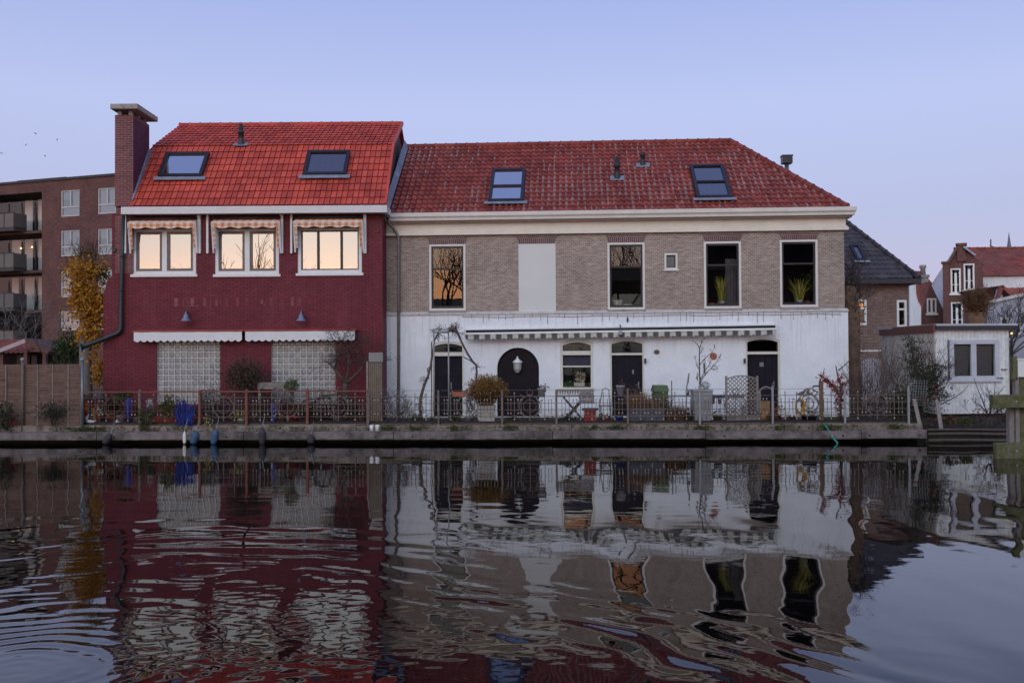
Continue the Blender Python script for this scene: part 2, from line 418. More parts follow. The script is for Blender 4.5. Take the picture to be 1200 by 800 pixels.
GREYPOT = pm('grey_pot', (.27, .265, .28), .2, 6, .7, .15)
STONEPOT = pm('pale_stone_pot', (.42, .39, .37), .2, 6, .85, .3)
BLUEPOT = pm('blue_glaze', (.02, .05, .30), .3, 5, .35, .05)
BLUEF = rm('blue_net_cord', (.012, .02, .14), (.03, .06, .32), rough=.8)
TROUGH = pm('grey_blue_trough', (.085, .085, .105), .25, 5, .7, .1)
GREENPL = pm('green_plastic', (.06, .10, .045), .2, 5, .55, .05)
WHITEC = pm('white_ceramic', (.7, .68, .66), .1, 5, .4, .03)
YELLOW = pm('yellow_hose', (.48, .24, .02), .2, 6, .6, .08)
TEAL = pm('teal_hose', (.015, .22, .17), .2, 6, .45, .05)
FENDB = pm('blue_fender', (.045, .09, .17), .3, 5, .6, .1)
FENDD = pm('dark_fender', (.04, .032, .038), .3, 5, .65, .1)
FENDW = pm('white_fender', (.68, .66, .6), .12, 5, .5, .05)
BLIND = pm('window_blind', (.68, .66, .64), .05, 2, .8, .02)
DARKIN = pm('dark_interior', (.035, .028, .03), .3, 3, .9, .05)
SILLW = pm('interior_sill', (.25, .24, .24), .1, 3, .7, .02)
G_DARK = glass('clear_house_glass', .04, 1.0, (.88, .9, .9), warp=.006)
G_MIRR = glass('boosted_mirror_glass', .37, 1.0, (.5, .5, .5), warp=.004)  # mirror strength raised so the panes show a bright sky
G_SKY = glass('roof_window_glass', .27, 1.5, (.3, .33, .4))
G_FAR = glass('far_window_glass', .2, 1.3, (.4, .42, .45), .02)
L_YEL = rm('yellow_leaves', (.42, .19, .018), (.58, .30, .035), (.34, .10, .02), trans=.3)
L_GREEN = rm('green_leaves', (.018, .04, .012), (.05, .095, .025), (.085, .12, .03), trans=.2)
L_DARK = rm('dark_leaves', (.014, .02, .011), (.035, .05, .02), (.06, .06, .03), trans=.15)
L_OLIVE = rm('olive_leaves', (.04, .05, .015), (.10, .11, .035), (.15, .13, .04), trans=.2)
L_RED = rm('red_leaves', (.22, .012, .015), (.38, .03, .025), (.16, .01, .02), trans=.2)
L_GRASS = rm('dry_grass', (.28, .15, .075), (.42, .26, .14), (.20, .10, .06), trans=.2)
L_GOLD = rm('golden_grass', (.20, .10, .03), (.36, .20, .06), (.13, .075, .03), trans=.25)
L_BROWN = rm('brown_leaves', (.10, .05, .03), (.17, .085, .045), (.07, .04, .03), trans=.15)
L_INDOOR = rm('yellow_green_blades', (.40, .40, .07), (.75, .66, .20), (.26, .34, .07), trans=.3)
L_MOSS = rm('moss_blades', (.03, .05, .012), (.07, .09, .02), (.11, .10, .03))
REED = rm('reed_matting', (.19, .115, .09), (.27, .175, .14), (.15, .085, .07), rough=.85)
CHECK = stripes('orange_gingham', (.62, .20, .075), (.74, .66, .56), .1, 0, True, .075)
STRIPE = stripes('grey_white_stripe', (.10, .10, .09), (.52, .50, .46), .17, 0, soft=.12)
CANVAS = pm('white_canvas', (.66, .65, .67), .06, 4, .9, .08, c2=(.5, .49, .5), mix2=.64, s2=6)
# ------------------------------------------------------------------ sky, light
SUN_AZ = Vector((-.22, -1, 0)).normalized(); SUN_EL = math.radians(4)
world = bpy.data.worlds.new('World'); sc.world = world; world.use_nodes = True
nt = world.node_tree; nt.nodes.clear(); g = N(nt)
wo = nt.nodes.new('ShaderNodeOutputWorld')
tc = g.n('TexCoord'); d = tc.outputs['Generated']
sp = g.n('SeparateXYZ'); g.l(d, sp.inputs[0]); el = sp.outputs[2]
nish = g.n('TexSky', sky_type='NISHITA'); nish.sun_disc = False
nish.sun_elevation = SUN_EL; nish.sun_rotation = math.atan2(SUN_AZ.x, SUN_AZ.y); nish.dust_density = 1.2; nish.ozone_density = 3
base = g.ramp(el, [(0, (.47, .40, .58)), (.06, (.52, .46, .68)), (.13, (.475, .475, .70)), (.24, (.505, .54, .82)), (.35, (.375, .435, .765)), (.75, (.22, .28, .58)), (1, (.19, .25, .53))])
# afterglow round the set sun behind the camera; brightness added higher up for facades
def dot(vec):
    nd = g.n('VectorMath', operation='DOT_PRODUCT'); g.l(d, nd.inputs[0]); nd.inputs[1].default_value = vec; return nd.outputs['Value']
az = g.math('MAXIMUM', dot(tuple(SUN_AZ)), 0)
wide = g.math('POWER', az, 2.0)
lowb = g.ramp(el, [(0, (1.7, .70, .22)), (.05, (1.45, .82, .42)), (.10, (.82, .83, .71)), (.14, (.82, .90, .80)), (.24, (.95, .98, .82)), (.45, (2.0, 2.35, 2.15)), (.7, (1.6, 2.0, 2.05)), (1, (.7, .9, 1.05))])
glow = g.n('VectorMath', operation='SCALE'); g.l(lowb, glow.inputs[0]); g.l(wide, glow.inputs['Scale'])
core = g.math('POWER', az, 14.0)
lowc = g.ramp(el, [(0, (1.6, .42, .07)), (.05, (1.2, .40, .09)), (.14, (.25, .12, .05)), (.3, (0, 0, 0))])
glow2 = g.n('VectorMath', operation='SCALE'); g.l(lowc, glow2.inputs[0]); g.l(core, glow2.inputs['Scale'])
ad = g.n('VectorMath', operation='ADD'); g.l(base, ad.inputs[0]); g.l(glow.outputs[0], ad.inputs[1])
ad2 = g.n('VectorMath', operation='ADD'); g.l(ad.outputs[0], ad2.inputs[0]); g.l(glow2.outputs[0], ad2.inputs[1])
bg1 = g.n('Background'); g.l(ad2.outputs[0], bg1.inputs[0]); bg1.inputs[1].default_value = 0.94
bg2 = g.n('Background'); g.l(nish.outputs[0], bg2.inputs[0]); bg2.inputs[1].default_value = 0.05
asum = g.n('AddShader'); g.l(bg1.outputs[0], asum.inputs[0]); g.l(bg2.outputs[0], asum.inputs[1]); g.l(asum.outputs[0], wo.inputs[0])
sl = bpy.data.lights.new('sun', 'SUN'); sl.energy = 0.2; sl.angle = math.radians(14); sl.color = (1, .8, .64)
so = bpy.data.objects.new('sun', sl); col.objects.link(so)
el_l = math.radians(24)
so.rotation_euler = Vector((SUN_AZ.x*math.cos(el_l), SUN_AZ.y*math.cos(el_l), math.sin(el_l))).to_track_quat('Z', 'Y').to_euler()
sc.view_settings.view_transform = 'Standard'; sc.view_settings.look = 'None'; sc.view_settings.exposure = 0; sc.view_settings.gamma = 1
sc.view_settings.use_curve_mapping = False

# ------------------------------------------------------------------ quay frame, ground
Q = Fr(600, 27.42, .047, z=0)          # front of the quay; x along it, y away from the camera
QM = Matrix.Translation(Q.o) @ Matrix.Rotation(-Q.th, 4, 'Z')
QEND = Q.uz(1082, 505)[0]; QL = -24
def zq(py, v=0, px=600): return Q.uz(px, py, v)[1]
ZT, ZS = zq(497.5), zq(505.3)          # deck edge and step
mb = MB()
g0 = [(-900, -60, .44), (900, -60, .44), (900, 900, .44), (-900, 900, .44)]
hx0, hx1, hy0, hy1 = -90, 60, -4, 29.3
hole = [(hx0, hy0, .44), (hx1, hy0, .44), (hx1, hy1, .44), (hx0, hy1, .44)]
mb.add(g0 + hole, [(0,1,5,4), (1,2,6,5), (2,3,7,6), (3,0,4,7)])
mb.add([(x, y, z) for z in (.44, -1.2) for (x, y, _) in hole], [(0,1,5,4), (1,2,6,5), (2,3,7,6), (3,0,4,7)])
tag(mb.build('ground', EARTH, fix=False), kind='structure')
mb = MB(); mb.box(QL, QEND, .62, 14, .30, ZT)
o = mb.build('terrace', PAVE, loc=Q.o, rz=-Q.th); tag(o, kind='structure')
# quay edge: pale upper kerb stones, lower beam in lengths, piling behind coloured black for the shade in the gap
mb = MB(); u = QL; k = 0
while u < QEND:
    L = R.uniform(2.6, 3.4); e = min(u + L, QEND); dz = R.uniform(-.014, .014)
    mb.box(u, e - .012, .0, .618, ZS - .04, ZT + .004 + dz); u = e
u = QL
while u < QEND:
    L = R.uniform(3.6, 4.4); e = min(u + L, QEND); dz = R.uniform(-.012, .012)
    mb.box(u, e - .014, -.30, .1, zq(515, -.3) + dz, zq(505.3, -.3) + dz, 1)
    for f in (.12, .88):
        mb.tube([(u + (e-u)*f, -.302, .2), (u + (e-u)*f, -.325, .2)], .03, 8, 2)
    u = e
mb.box(QL, QEND, .45, .6, -1, ZS - .05, 3)
o = mb.build('quay_edge', [CONC, CONC2, DARKMETAL, pm('gap_shade_piling', (.006, .005, .005), .3)], loc=Q.o, rz=-Q.th, bevel=.012); tag(o, kind='structure')
# bank to the right of the quay
def bank(x0, x1, yf, yb):
    mb = MB(); nx, ny = 60, 10; vs = []
    for j in range(ny+1):
        for i in range(nx+1):
            x = x0 + (x1-x0)*i/nx; y = yf + (yb-yf)*j/ny; t = j/ny
            z = -.5 + 1.0*min(1, t*2.6) + .05*noise.noise(Vector((x*1.5, y*2, 3)))
            vs.append((x, y, z))
    fs = [(j*(nx+1)+i, j*(nx+1)+i+1, (j+1)*(nx+1)+i+1, (j+1)*(nx+1)+i) for j in range(ny) for i in range(nx)]
    mb.add(vs, fs, smooth=True); return mb
tag(bank(QEND + .02, QEND + 30, -.15, 3.5).build('bank', DARKEARTH, loc=Q.o, rz=-Q.th), kind='structure')

# ------------------------------------------------------------------ water: a finely rippled sheet
def spaced(a, b, s): return list(np.arange(a, b, s))
xs = np.array(spaced(-90, -20, 5) + spaced(-20, 17.5, .045) + spaced(17.5, 62, 4))
ys = np.array(spaced(-5, 5.4, .8) + spaced(5.4, 14, .028) + spaced(14, 29.6, .05))
X, Y = np.meshgrid(xs, ys)
def sm(a, b, t):
    t = np.clip((t-a)/(b-a), 0, 1); return t*t*(3-2*t)
env = sm(-19.5, -17, X) * (1 - sm(15, 17.3, X)) * sm(5.4, 6.2, Y)
rng = np.random.default_rng(3)
def waves(n, lam0, lam1, ang0, ang1):
    H = np.zeros_like(X)
    for i in range(n):
        lam = lam0*(lam1/lam0)**rng.random(); a = ang0 + (ang1-ang0)*rng.random(); k = 2*PI/lam
        H += np.sin(k*(X*math.cos(a)+Y*math.sin(a)) + rng.random()*7)*lam/(2*PI)
    return H / math.sqrt(n)
def lump(scale, seed):
    r = np.random.default_rng(seed); H = np.zeros_like(X)
    for i in range(9):
        a = r.random()*2*PI; k = 2*PI/(scale*(.6+r.random())); H += np.sin(k*(X*math.cos(a)+Y*math.sin(a)) + r.random()*7)
    return H/3
Z = np.zeros_like(X)
WARP = .10*lump(2.2, 5) + .05*lump(.8, 8)
# rings spreading from a disturbance at the lower left
cx, cy = -3.75, 7.5
dx, dy = X-cx, Y-cy
rr = np.hypot(dx, dy) + WARP*.6
ph = (2*PI/.115)*np.log(1+rr*.98)
lam = .115*(1+rr)
amp = .046*np.exp(-(rr/2.0)**2) + .026*np.exp(-((rr-5.2)/2.0)**2)*(1-sm(-1.5, .6, X))
amp *= (.75 + .35*lump(1.6, 21))
Z += amp*lam/(2*PI)*np.sin(ph)
Z += .023*np.exp(-((rr-3.6)/1.9)**2)*(1-sm(-1.0, .8, X))*(.5+.7*lump(1.3, 23))*(.27/(2*PI))*np.sin(2*PI*rr/.27 + 1.2*lump(1.0, 25))
Z += .015*np.exp(-((rr-5.6)/2.0)**2)*(1-sm(-1.0, 1.5, X))*(.5+.8*lump(1.7, 27))*(.42/(2*PI))*np.sin(2*PI*rr/.42 + 1.4*lump(1.4, 29))
# a train of short waves crossing the bottom middle
cx2, cy2 = -7.5, 1.2
r2 = np.hypot(X-cx2, Y-cy2) + WARP
al, ac = (X-.7)*.74-(Y-8.7)*.67, (X-.7)*.67+(Y-8.7)*.74
e2 = np.exp(-(al/3.0)**2 - (ac/1.05)**2)
Z += .056*e2*(.8+.4*lump(1.1, 31))*(.5/(2*PI))*np.sin(2*PI*r2/.52 + .8*lump(1.5, 41))
Z += .022*e2*(.25/(2*PI))*np.sin(2*PI*(r2*.97 + .15*X)/.27 + lump(.7, 43))
# chop in the lower left middle, long lazy swell and fine cat's paws
e3 = np.exp(-((X+1.75)/1.7)**2 - ((Y-8.7)/1.5)**2)
Z += .040*e3*waves(22, .09, .26, .7, 2.5)
Z += .014*waves(10, .45, 1.3, -.35, .35)*(1-.75*sm(13, 19, Y))
Z += .0035*waves(10, .8, 2.4, .9, 2.2)
Z += .0022*waves(14, .2, .5, .9, 2.3)*(.6+.6*lump(3, 61))
far = sm(12, 17, Y)
Z += .0032*far*waves(14, .3, .7, 1.1, 2.05)*(.3+.7*np.clip(lump(4, 71)+.2*np.sin(Y*2), 0, 2))
bd = np.exp(-((Y-15.6)/1.1)**2)*(1-sm(1, 6, X))
Z += .010*bd*waves(12, .35, .8, 1.3, 1.85)*(.7+.5*lump(3, 91))
Z *= env
ny_, nx_ = X.shape
me = bpy.data.meshes.new('water')
nv = nx_*ny_; nf = (nx_-1)*(ny_-1)
me.vertices.add(nv); me.vertices.foreach_set('co', np.stack([X, Y, Z], -1).astype(np.float32).ravel())
idx = np.arange(nv).reshape(ny_, nx_)
q = np.stack([idx[:-1, :-1], idx[:-1, 1:], idx[1:, 1:], idx[1:, :-1]], -1).reshape(-1).astype(np.int32)
me.loops.add(nf*4); me.loops.foreach_set('vertex_index', q)
me.polygons.add(nf); me.polygons.foreach_set('loop_start', np.arange(0, nf*4, 4, dtype=np.int32))
me.polygons.foreach_set('use_smooth', np.ones(nf, dtype=bool)); me.update(calc_edges=True); me.validate()
m, nt, out = newmat('canal_water'); g = N(nt)
tc = g.n('TexCoord')
mv = g.mapping(tc.outputs['Object'], (1, 2.2, 1))
h = g.math('ADD', g.noise(mv, 2.2, 3, .5), g.math('MULTIPLY', g.noise(mv, 9, 2, .5), .12))
b = g.bsdf(out, (.0035, .0025, .0025), .012, g.bump(h, .022, .03), 0, .5); b.inputs['IOR'].default_value = 1.345
me.materials.append(m)
wob = bpy.data.objects.new('water', me); col.objects.link(wob); tag(wob, kind='structure')
# ------------------------------------------------------------------ shared house pieces
def tiled(O, U, V, nu, nv, tw, tl, amp, lip, cuts=(), seg=5, rndamp=1, groove=0, gap=.55, crest=0):
    """a tiled slope as real tiles: O lower left corner, U along the eave, V up the slope"""
    O, U, V = Vector(O), Vector(U).normalized(), Vector(V).normalized(); Nn = U.cross(V).normalized()
    mb = MB(); prof = [(i/seg, amp*math.sin(2*PI*(i/seg)) + amp*.35*math.sin(4*PI*(i/seg))) for i in range(seg+1)]
    if groove: prof = [(0, -groove), (.11, -groove), (.13, .006), (.45, .0), (.88, .008), (1, .006)]
    for j in range(nv):
        for i in range(nu):
            jz = R.gauss(0, .0025); vs = []
            sl = R.gauss(0, .003)
            for (a, h) in prof:
                p = O + U*(i+a)*tw + V*(j*tl + sl)
                vs += [p + Nn*(h + lip*gap), p + Nn*(h + lip + jz), p + V*(tl+.035) + Nn*(h + .004)]
            fs = []
            for k in range(len(prof)-1):
                a, b = k*3, (k+1)*3
                fs += [(a, b, b+1, a+1), (a+1, b+1, b+2, a+2)]
            rt = R.random()*rndamp*(.8 if crest else 1)
            if crest:
                q = O + U*i*tw + V*j*tl; pr = crest*(.55 + 1.1*noise.noise(Vector((q.x*.22, j*.11, 2))) + .5*noise.noise(Vector((i*.9, j*.07, 7))))
                for k in range(len(prof)-1):
                    mb.add([vs[k*3], vs[k*3+1], vs[k*3+2], vs[k*3+3], vs[k*3+4], vs[k*3+5]], [(0, 3, 4, 1), (1, 4, 5, 2)], 0, (R.uniform(.88, 1) if k in (0, 1) and R.random() < pr else rt))
            else: mb.add(vs, fs, 0, rt)
    return mb, cuts
def cut_build(mb, cuts, name, mat, parent):
    o = mb.build(name, mat, parent, fix=False)
    if cuts:
        bm = bmesh.new(); bm.from_mesh(o.data)
        for co, no in cuts:
            bmesh.ops.bisect_plane(bm, geom=bm.verts[:] + bm.edges[:] + bm.faces[:], plane_co=co, plane_no=no, clear_outer=True)
        bm.to_mesh(o.data); bm.free()
    return o
def ridge_tiles(a, b, r, mat, name, parent, step=.36):
    a, b = Vector(a), Vector(b); L = (b-a).length; n = max(2, int(L/step)); mb = MB(); d = (b-a)/n
    for i in range(n):
        p = a + d*i; mb.tube([p, p + d*.12, p + d*.16, p + d*1.08], [r*1.16, r*1.16, r, r*.97], 9, 0, True, R.random()*.75)
    return mb.build(name, mat, parent)
def slope_hit(fr, px, py, O, Nn):
    o, d = fr.lray(px, py); t = (Vector(O) - o).dot(Nn)/d.dot(Nn); return o + d*t
def roof_window(fr, parent, px, O, U, V, split=None, mat=DARKFR, label=None):
    """px: four photo corners (tl, tr, br, bl); sits proud of the slope O,U,V"""
    U, V = Vector(U).normalized(), Vector(V).normalized(); Nn = U.cross(V).normalized()
    P = [slope_hit(fr, x, y, Vector(O) + Nn*.13, Nn) for x, y in px]
    c = sum(P, Vector())/4; w = ((P[1]-P[0]).dot(U) + (P[2]-P[3]).dot(U))/4; h = ((P[0]-P[3]).dot(V) + (P[1]-P[2]).dot(V))/4
    mb = MB(); t = .052
    def ob(cu, cv, hu, hv, n0, n1, mi=0): mb.obox(c + U*cu + V*cv + Nn*((n0+n1)/2), U*hu, V*hv, Nn*(n1-n0)/2, mi)
    ob(0, h-t, w, t, -.14, .03); ob(0, -h+t, w, t, -.14, .03)
    ob(-w+t, 0, t, h-2*t, -.14, .03); ob(w-t, 0, t, h-2*t, -.14, .03)
    if split is not None: ob(0, split*h, w-2*t, .035, -.1, .025)
    o = mb.build('roof_window', mat, parent)
    if label: o['label'] = label
    mb = MB(); mb.add([c+U*a*(w-2*t)+V*b*(h-2*t)-Nn*.02 for a, b in ((-1,-1),(1,-1),(1,1),(-1,1))], [(0,1,2,3)]); mb.build('pane', G_SKY, o)
    mb = MB(); mb.add([c+U*a*(w-2*t)+V*b*(h-2*t)-Nn*.6 for a, b in ((-1,-1),(1,-1),(1,1),(-1,1))], [(0,1,2,3)])
    mb.add([c+U*a*(w-2*t)+V*(b*(h-2*t))-Nn*(.6 if k else .1) for k in (0,1) for a, b in ((-1,-1),(1,-1),(1,1),(-1,1))], [(0,1,5,4),(1,2,6,5),(2,3,7,6),(3,0,4,7)]); mb.build('window_shaft', BOARD, o)
    mb = MB(); ob2 = mb
    mb.obox(c - V*(h+.07) + Nn*-.02, U*(w+.12), V*.075, Nn*.010); mb.build('flashing', LEAD, o)
    return o
def roof_pipe(fr, parent, px, ytop, ybot, O, U, V, r=.09, kind=0):
    U, V = Vector(U).normalized(), Vector(V).normalized(); Nn = U.cross(V).normalized()
    p = slope_hit(fr, px, ybot, O, Nn); ztop = fr.uz(px, ytop, p.y)[1]; h = ztop - p.z
    mb = MB()
    if kind == 0: prof = [(r*1.15, -.1), (r*1.15, .12), (r, .14), (r, h*.55), (r*1.25, h*.56), (r*1.25, h*.68), (r*.9, h*.7), (r*.9, h*.86), (r*.7, h*.88), (r*.7, h)]
    else: prof = [(r*1.1, -.1), (r*1.1, .1), (r*.85, .13), (r*.85, h*.72), (r*1.1, h*.74), (r*1.1, h)]
    mb.lathe(prof, p, 12)
    o = mb.build('vent_pipe', DARKMETAL, parent)
    mb = MB(); mb.obox(p + Nn*.05, U*r*2.6, V*r*1.7, Nn*.012); mb.build('flashing', LEAD, o)
    return o
def frame_box(mb, a, b, c, d, t, y0, y1, mi=0, tb=None, tt=None):
    tb = t if tb is None else tb; tt = t if tt is None else tt
    mb.box(a, a+t, y0, y1, c, d, mi); mb.box(b-t, b, y0, y1, c, d, mi)
    mb.box(a+t, b-t, y0, y1, c, c+tb, mi); mb.box(a+t, b-t, y0, y1, d-tt, d, mi)
def pane(parent, a, b, c, d, y, mat, tilt=0, tx=0, name='pane'):
    mb = MB(); mb.add([(a, y - tilt*(d-c)/2 - tx*(b-a)/2, c), (b, y - tilt*(d-c)/2 + tx*(b-a)/2, c), (b, y + tilt*(d-c)/2 + tx*(b-a)/2, d), (a, y + tilt*(d-c)/2 - tx*(b-a)/2, d)], [(0,1,2,3)])
    return mb.build(name, mat, parent, fix=False)

# ================================================================== RED HOUSE
L = Fr(131, 30.0, .006)
LH = thing('brick_house', 'dark red painted brick house with orange tiled mansard roof and tall chimney', 'house', fr=L)
uL, uR = 0.0, L.uz(447.8, 330)[0]
zsof = L.uz(300, 249.5)[1]; zE = L.uz(300, 241, -.3)[1]
wins = [(155.2, 229.7, 267.5, 322.6), (251.9, 326.9, 267, 322.5), (348.8, 424, 266, 321.2)]
WR = [L.rect(*w) for w in wins]
GB = [L.rect(183.7, 258, 399, 473), L.rect(317.8, 393, 399.5, 473)]
mb = MB()
wall_holes(mb, uL, uR, 0, zsof, WR + GB, .16, 0, 0)
zf = L.uz(131, 324)[1]; uF = L.uz(121, 400)[0]; zf2 = L.uz(125, 346)[1]
mb.add([(uF, 0, 0), (uL, 0, 0), (uL, 0, zf), (uL - .12, 0, zf - .05), (uF, 0, zf2)], [(0,1,2,3,4)])
mb.add([(uF, 0, 0), (uF, 0, zf2), (uF, 5, zf2), (uF, 5, 0)], [(0,1,2,3)])
mb.add([(uF, 0, zf2), (uL, 0, zf), (uL, 5, zf), (uF, 5, zf2)], [(0,1,2,3)])
KV, RV, DV = 1.62, 4.15, 8.3                 # knee, ridge and back of the roof behind the front wall
pk = L.lray(310, 171); zK = L.uz(310, 171, KV)[1]; zR = L.uz(330, 146.8, RV)[1]
prof = [(0, 0), (DV, 0), (DV, zsof), (DV-KV, zK-.06), (RV, zR-.06), (KV, zK-.06), (0, zsof)]
mb.add([(uL, 0, 0), (uL, DV, 0), (uL, DV, zsof), (uL, 0, zsof)], [(0,1,2,3)], 0)
uG = L.uz(153, 240, 0)[0]; mb.add([(uG, a, z) for a, z in prof[2:]], [tuple(range(5))], 0); mb.add([(uL, 0, zsof), (uG, 0, zsof), (uG, DV, zsof), (uL, DV, zsof)], [(0,1,2,3)], 0)
mb.add([(uL, DV, 0), (uR, DV, 0), (uR, DV, zsof), (uL, DV, zsof)], [(0,1,2,3)], 0)
mb.build('wall', RED, LH, fix=False)
mb = MB(); mb.add([(uR, a, z) for a, z in prof], [tuple(range(7))], 0)
mb.build('gable_wall', [DARKB], LH, fix=False)
mb = MB(); 
mb.box(uR-.0, uR+.012, 0, .9, 0, zsof)
mb.build('wall_return', RED, LH)
# dark rooms behind the glass
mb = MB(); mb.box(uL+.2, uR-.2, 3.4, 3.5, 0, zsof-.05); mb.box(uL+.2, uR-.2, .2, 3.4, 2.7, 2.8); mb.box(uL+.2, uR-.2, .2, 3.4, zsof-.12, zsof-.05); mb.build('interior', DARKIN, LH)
# roof
oh = .30
Vlow = Vector((0, KV+oh, zK-zE)); ll = Vlow.length; Vup = Vector((0, RV-KV, zR-zK)); lu = Vup.length
ua = L.uz(151, 240, -oh)[0]; ub = L.uz(450.8, 240, -oh)[0]
TW = .165
def lroof(O, V, ln, nrow, a, b):
    n = int((b-a)/TW); mb, _ = tiled(O, (1,0,0), V, n, nrow, (b-a)/n, ln/nrow, .008, .042, groove=.05); return mb
mb = lroof((ua, -oh, zE), Vlow, ll, 9, ua, ub)
mb2 = lroof((ua, KV-.03, zK), Vup, lu, 9, ua, ub)
o = mb.build('mansard_roof', TILE_L, LH, fix=False)
o = mb2.build('upper_roof', TILE_L, LH, fix=False)
mb = MB(); mb.add([(ua, RV, zR), (ub, RV, zR), (ub, DV-KV, zK), (ua, DV-KV, zK), (ub, DV+oh, zE), (ua, DV+oh, zE)], [(0,1,2,3), (3,2,4,5)])
mb.add([(x, y, z-.05) for x in (ua, ub) for y, z in ((-oh, zE), (KV, zK), (RV, zR))], [(0,1,4,3), (1,2,5,4)])
mb.build('rear_roof', TILE_L, LH)
ridge_tiles((ua, RV, zR+.02), (ub, RV, zR+.02), .085, TILE_L, 'ridge', LH, .34)
mb = MB()   # verge strip on the right edge
mb.bar((ub+.03, -oh, zE+.02), (ub+.03, KV, zK+.02), .07, .10); mb.bar((ub+.03, KV, zK+.02), (ub+.03, RV, zR+.03), .07, .10)
mb.build('verge', TILE_L, LH)
# white fascia
za, zb = L.uz(300, 250, -.42)[1], L.uz(300, 241.3, -.42)[1]
u0_, u1_ = L.uz(141.5, 246, -.42)[0], L.uz(449.5, 246, -.42)[0]
mb = MB(); mb.box(u0_, u1_, -.42, -.38, za, zb); mb.box(u1_, u1_+.10, -.42, .55, za-.0, zb-.003); mb.box(u0_, u1_, -.38, -.002, za+.02, za+.06); mb.box(u0_, u1_, -.38, -.02, zb-.05, zb-.012)
mb.build('fascia', pm('fascia_white', (.60, .585, .60), .06, 3, .5, .04), LH, bevel=.008)
# chimney, flush with the front, with a stone cap on short legs
ca, cb_ = L.uz(134.8, 200, -.02)[0], L.uz(156.2, 200, -.02)[0]
zc = L.uz(145, 135, 0)[1]; ztop = L.uz(145, 127.5, 0)[1]
mb = MB(); mb.box(ca, cb_, -.02, 1.28, za+.3, zc); ch = mb.build('chimney', CHIMB, LH)
mb = MB(); mb.box(L.uz(128.8, 130, -.2)[0], cb_ + .2, -.2, 1.5, zc+.14, zc+.30)
for a in (ca+.05, cb_-.17):
    for b in (.03, .55, 1.1): mb.box(a, a+.12, b, b+.12, zc-.0, zc+.14)
mb.build('cap', STONE, ch, bevel=.02)
mb = MB(); mb.box(ca, cb_, -.03, -.0205, za+.31, zc-.003) 
mb.box(ca+.0, cb_, -.012, -.002, L.uz(140, 320)[1], za); mb.build('brick_face', CHIMB, ch); mb = MB(); mb.box(cb_+.001, cb_+.006, -.018, 1.27, za+.35, zc-.09); mb.build('shaded_paint_side', pm('chimney_side_shaded_red', (.075, .017, .042), .25, 5, .7, .3), ch)  # red paint of the side face, darkened to carry its shade
mb = MB(); mb.bar((cb_+.03, -.1, zE+.15), (cb_+.03, 1.3, zE + (1.4+oh)*(zK-zE)/(KV+oh)+.02), .05, .22); mb.build('flashing', LEAD, ch)
# roof windows and vent
U1 = Vector((1, 0, 0)); O1 = Vector((ua, -oh, zE))
roof_window(L, LH, [(194, 178.5), (243.5, 178.5), (238, 206.5), (186.5, 206.5)], O1, U1, Vlow)
roof_window(L, LH, [(361, 177), (410.5, 176), (405.5, 204), (355, 205)], O1, U1, Vlow)
roof_pipe(L, LH, 282.5, 145.5, 171, Vector((ua, KV, zK)), U1, Vup, .085, 0)
# upper windows: white frames, brown casements, mirror-bright glass
WHITEL = pm('window_white', (.66, .645, .65), .07, 3, .45, .04)
for k, (a, b, c, d) in enumerate(WR):
    mb = MB(); frame_box(mb, a, b, c, d, .10, .02, .14, 0, .13, .10)
    mb.box(a-.05, b+.05, -.05, .02, c-.05, c+.03)
    if k < 2: mb.box((a+b)/2-.075, (a+b)/2+.075, .02, .14, c+.13, d-.10)
    w = mb.build('window', WHITEL, LH, bevel=.006)
    ia, ib, ic, id_ = a+.10, b-.10, c+.13, d-.10
    if k < 2: parts = [(ia, (a+b)/2-.075), ((a+b)/2+.075, ib)]
    else: parts = [(ia, ia+(ib-ia)*.295), (ia+(ib-ia)*.295, ia+(ib-ia)*.70), (ia+(ib-ia)*.70, ib)]
    mb = MB()
    for (p, q) in parts: frame_box(mb, p+.002, q-.002, ic+.002, id_-.002, .075 if k < 2 else .035, .05, .11)
    mb.build('casement', BROWNFR if k < 2 else DARKFR, w)
    for (p, q) in parts:
        t = .07 if k < 2 else .03
        pane(w, p+t, q-t, ic+t, id_-t, .08, G_MIRR, R.uniform(-.004, .004), R.uniform(-.004, .004))
# glass block windows
def blockmat():
    m, nt, out = newmat('glass_block'); g = N(nt); tc = g.n('TexCoord'); at_ = g.n('Attribute', attribute_name='rnd')
    cc = g.ramp(at_.outputs['Fac'], [(0, (.19, .17, .165)), (.6, (.24, .215, .205)), (1, (.30, .275, .25))])
    g.bsdf(out, cc, .12, g.bump(g.noise(tc.outputs['Object'], 26, 2), .6, .02), 0, .8); return m
GBM = blockmat(); GRID = pm('block_joint', (.50, .50, .52), .1, 8, .7, .1)
for (a, b, c, d) in GB:
    nx = 11; s = (b-a)/nx; nz = int((d-c)/s + .5); sz = (d-c)/nz; mb = MB()
    for i in range(nx+1): mb.box(a+i*s-.014, a+i*s+.014, .05, .13, c, d)
    for j in range(nz+1):
        for i in range(nx): mb.box(a+i*s+.0141, a+(i+1)*s-.0141, .052, .13, c+j*sz-.014, c+j*sz+.014)
    w = mb.build('glass_block_window', GRID, LH)
    mb = MB()
    for i in range(nx):
        for j in range(nz):
            x0, x1, y0, y1 = a+i*s+.014, a+(i+1)*s-.014, c+j*sz+.014, c+(j+1)*sz-.014; e = .035
            vs = [(x0,.075,y0),(x1,.075,y0),(x1,.075,y1),(x0,.075,y1),(x0+e,.062,y0+e),(x1-e,.062,y0+e),(x1-e,.062,y1-e),(x0+e,.062,y1-e)]
            mb.add(vs, [(4,5,6,7),(0,1,5,4),(1,2,6,5),(2,3,7,6),(3,0,4,7)])
    mb.build('glass_blocks', GBM, w)
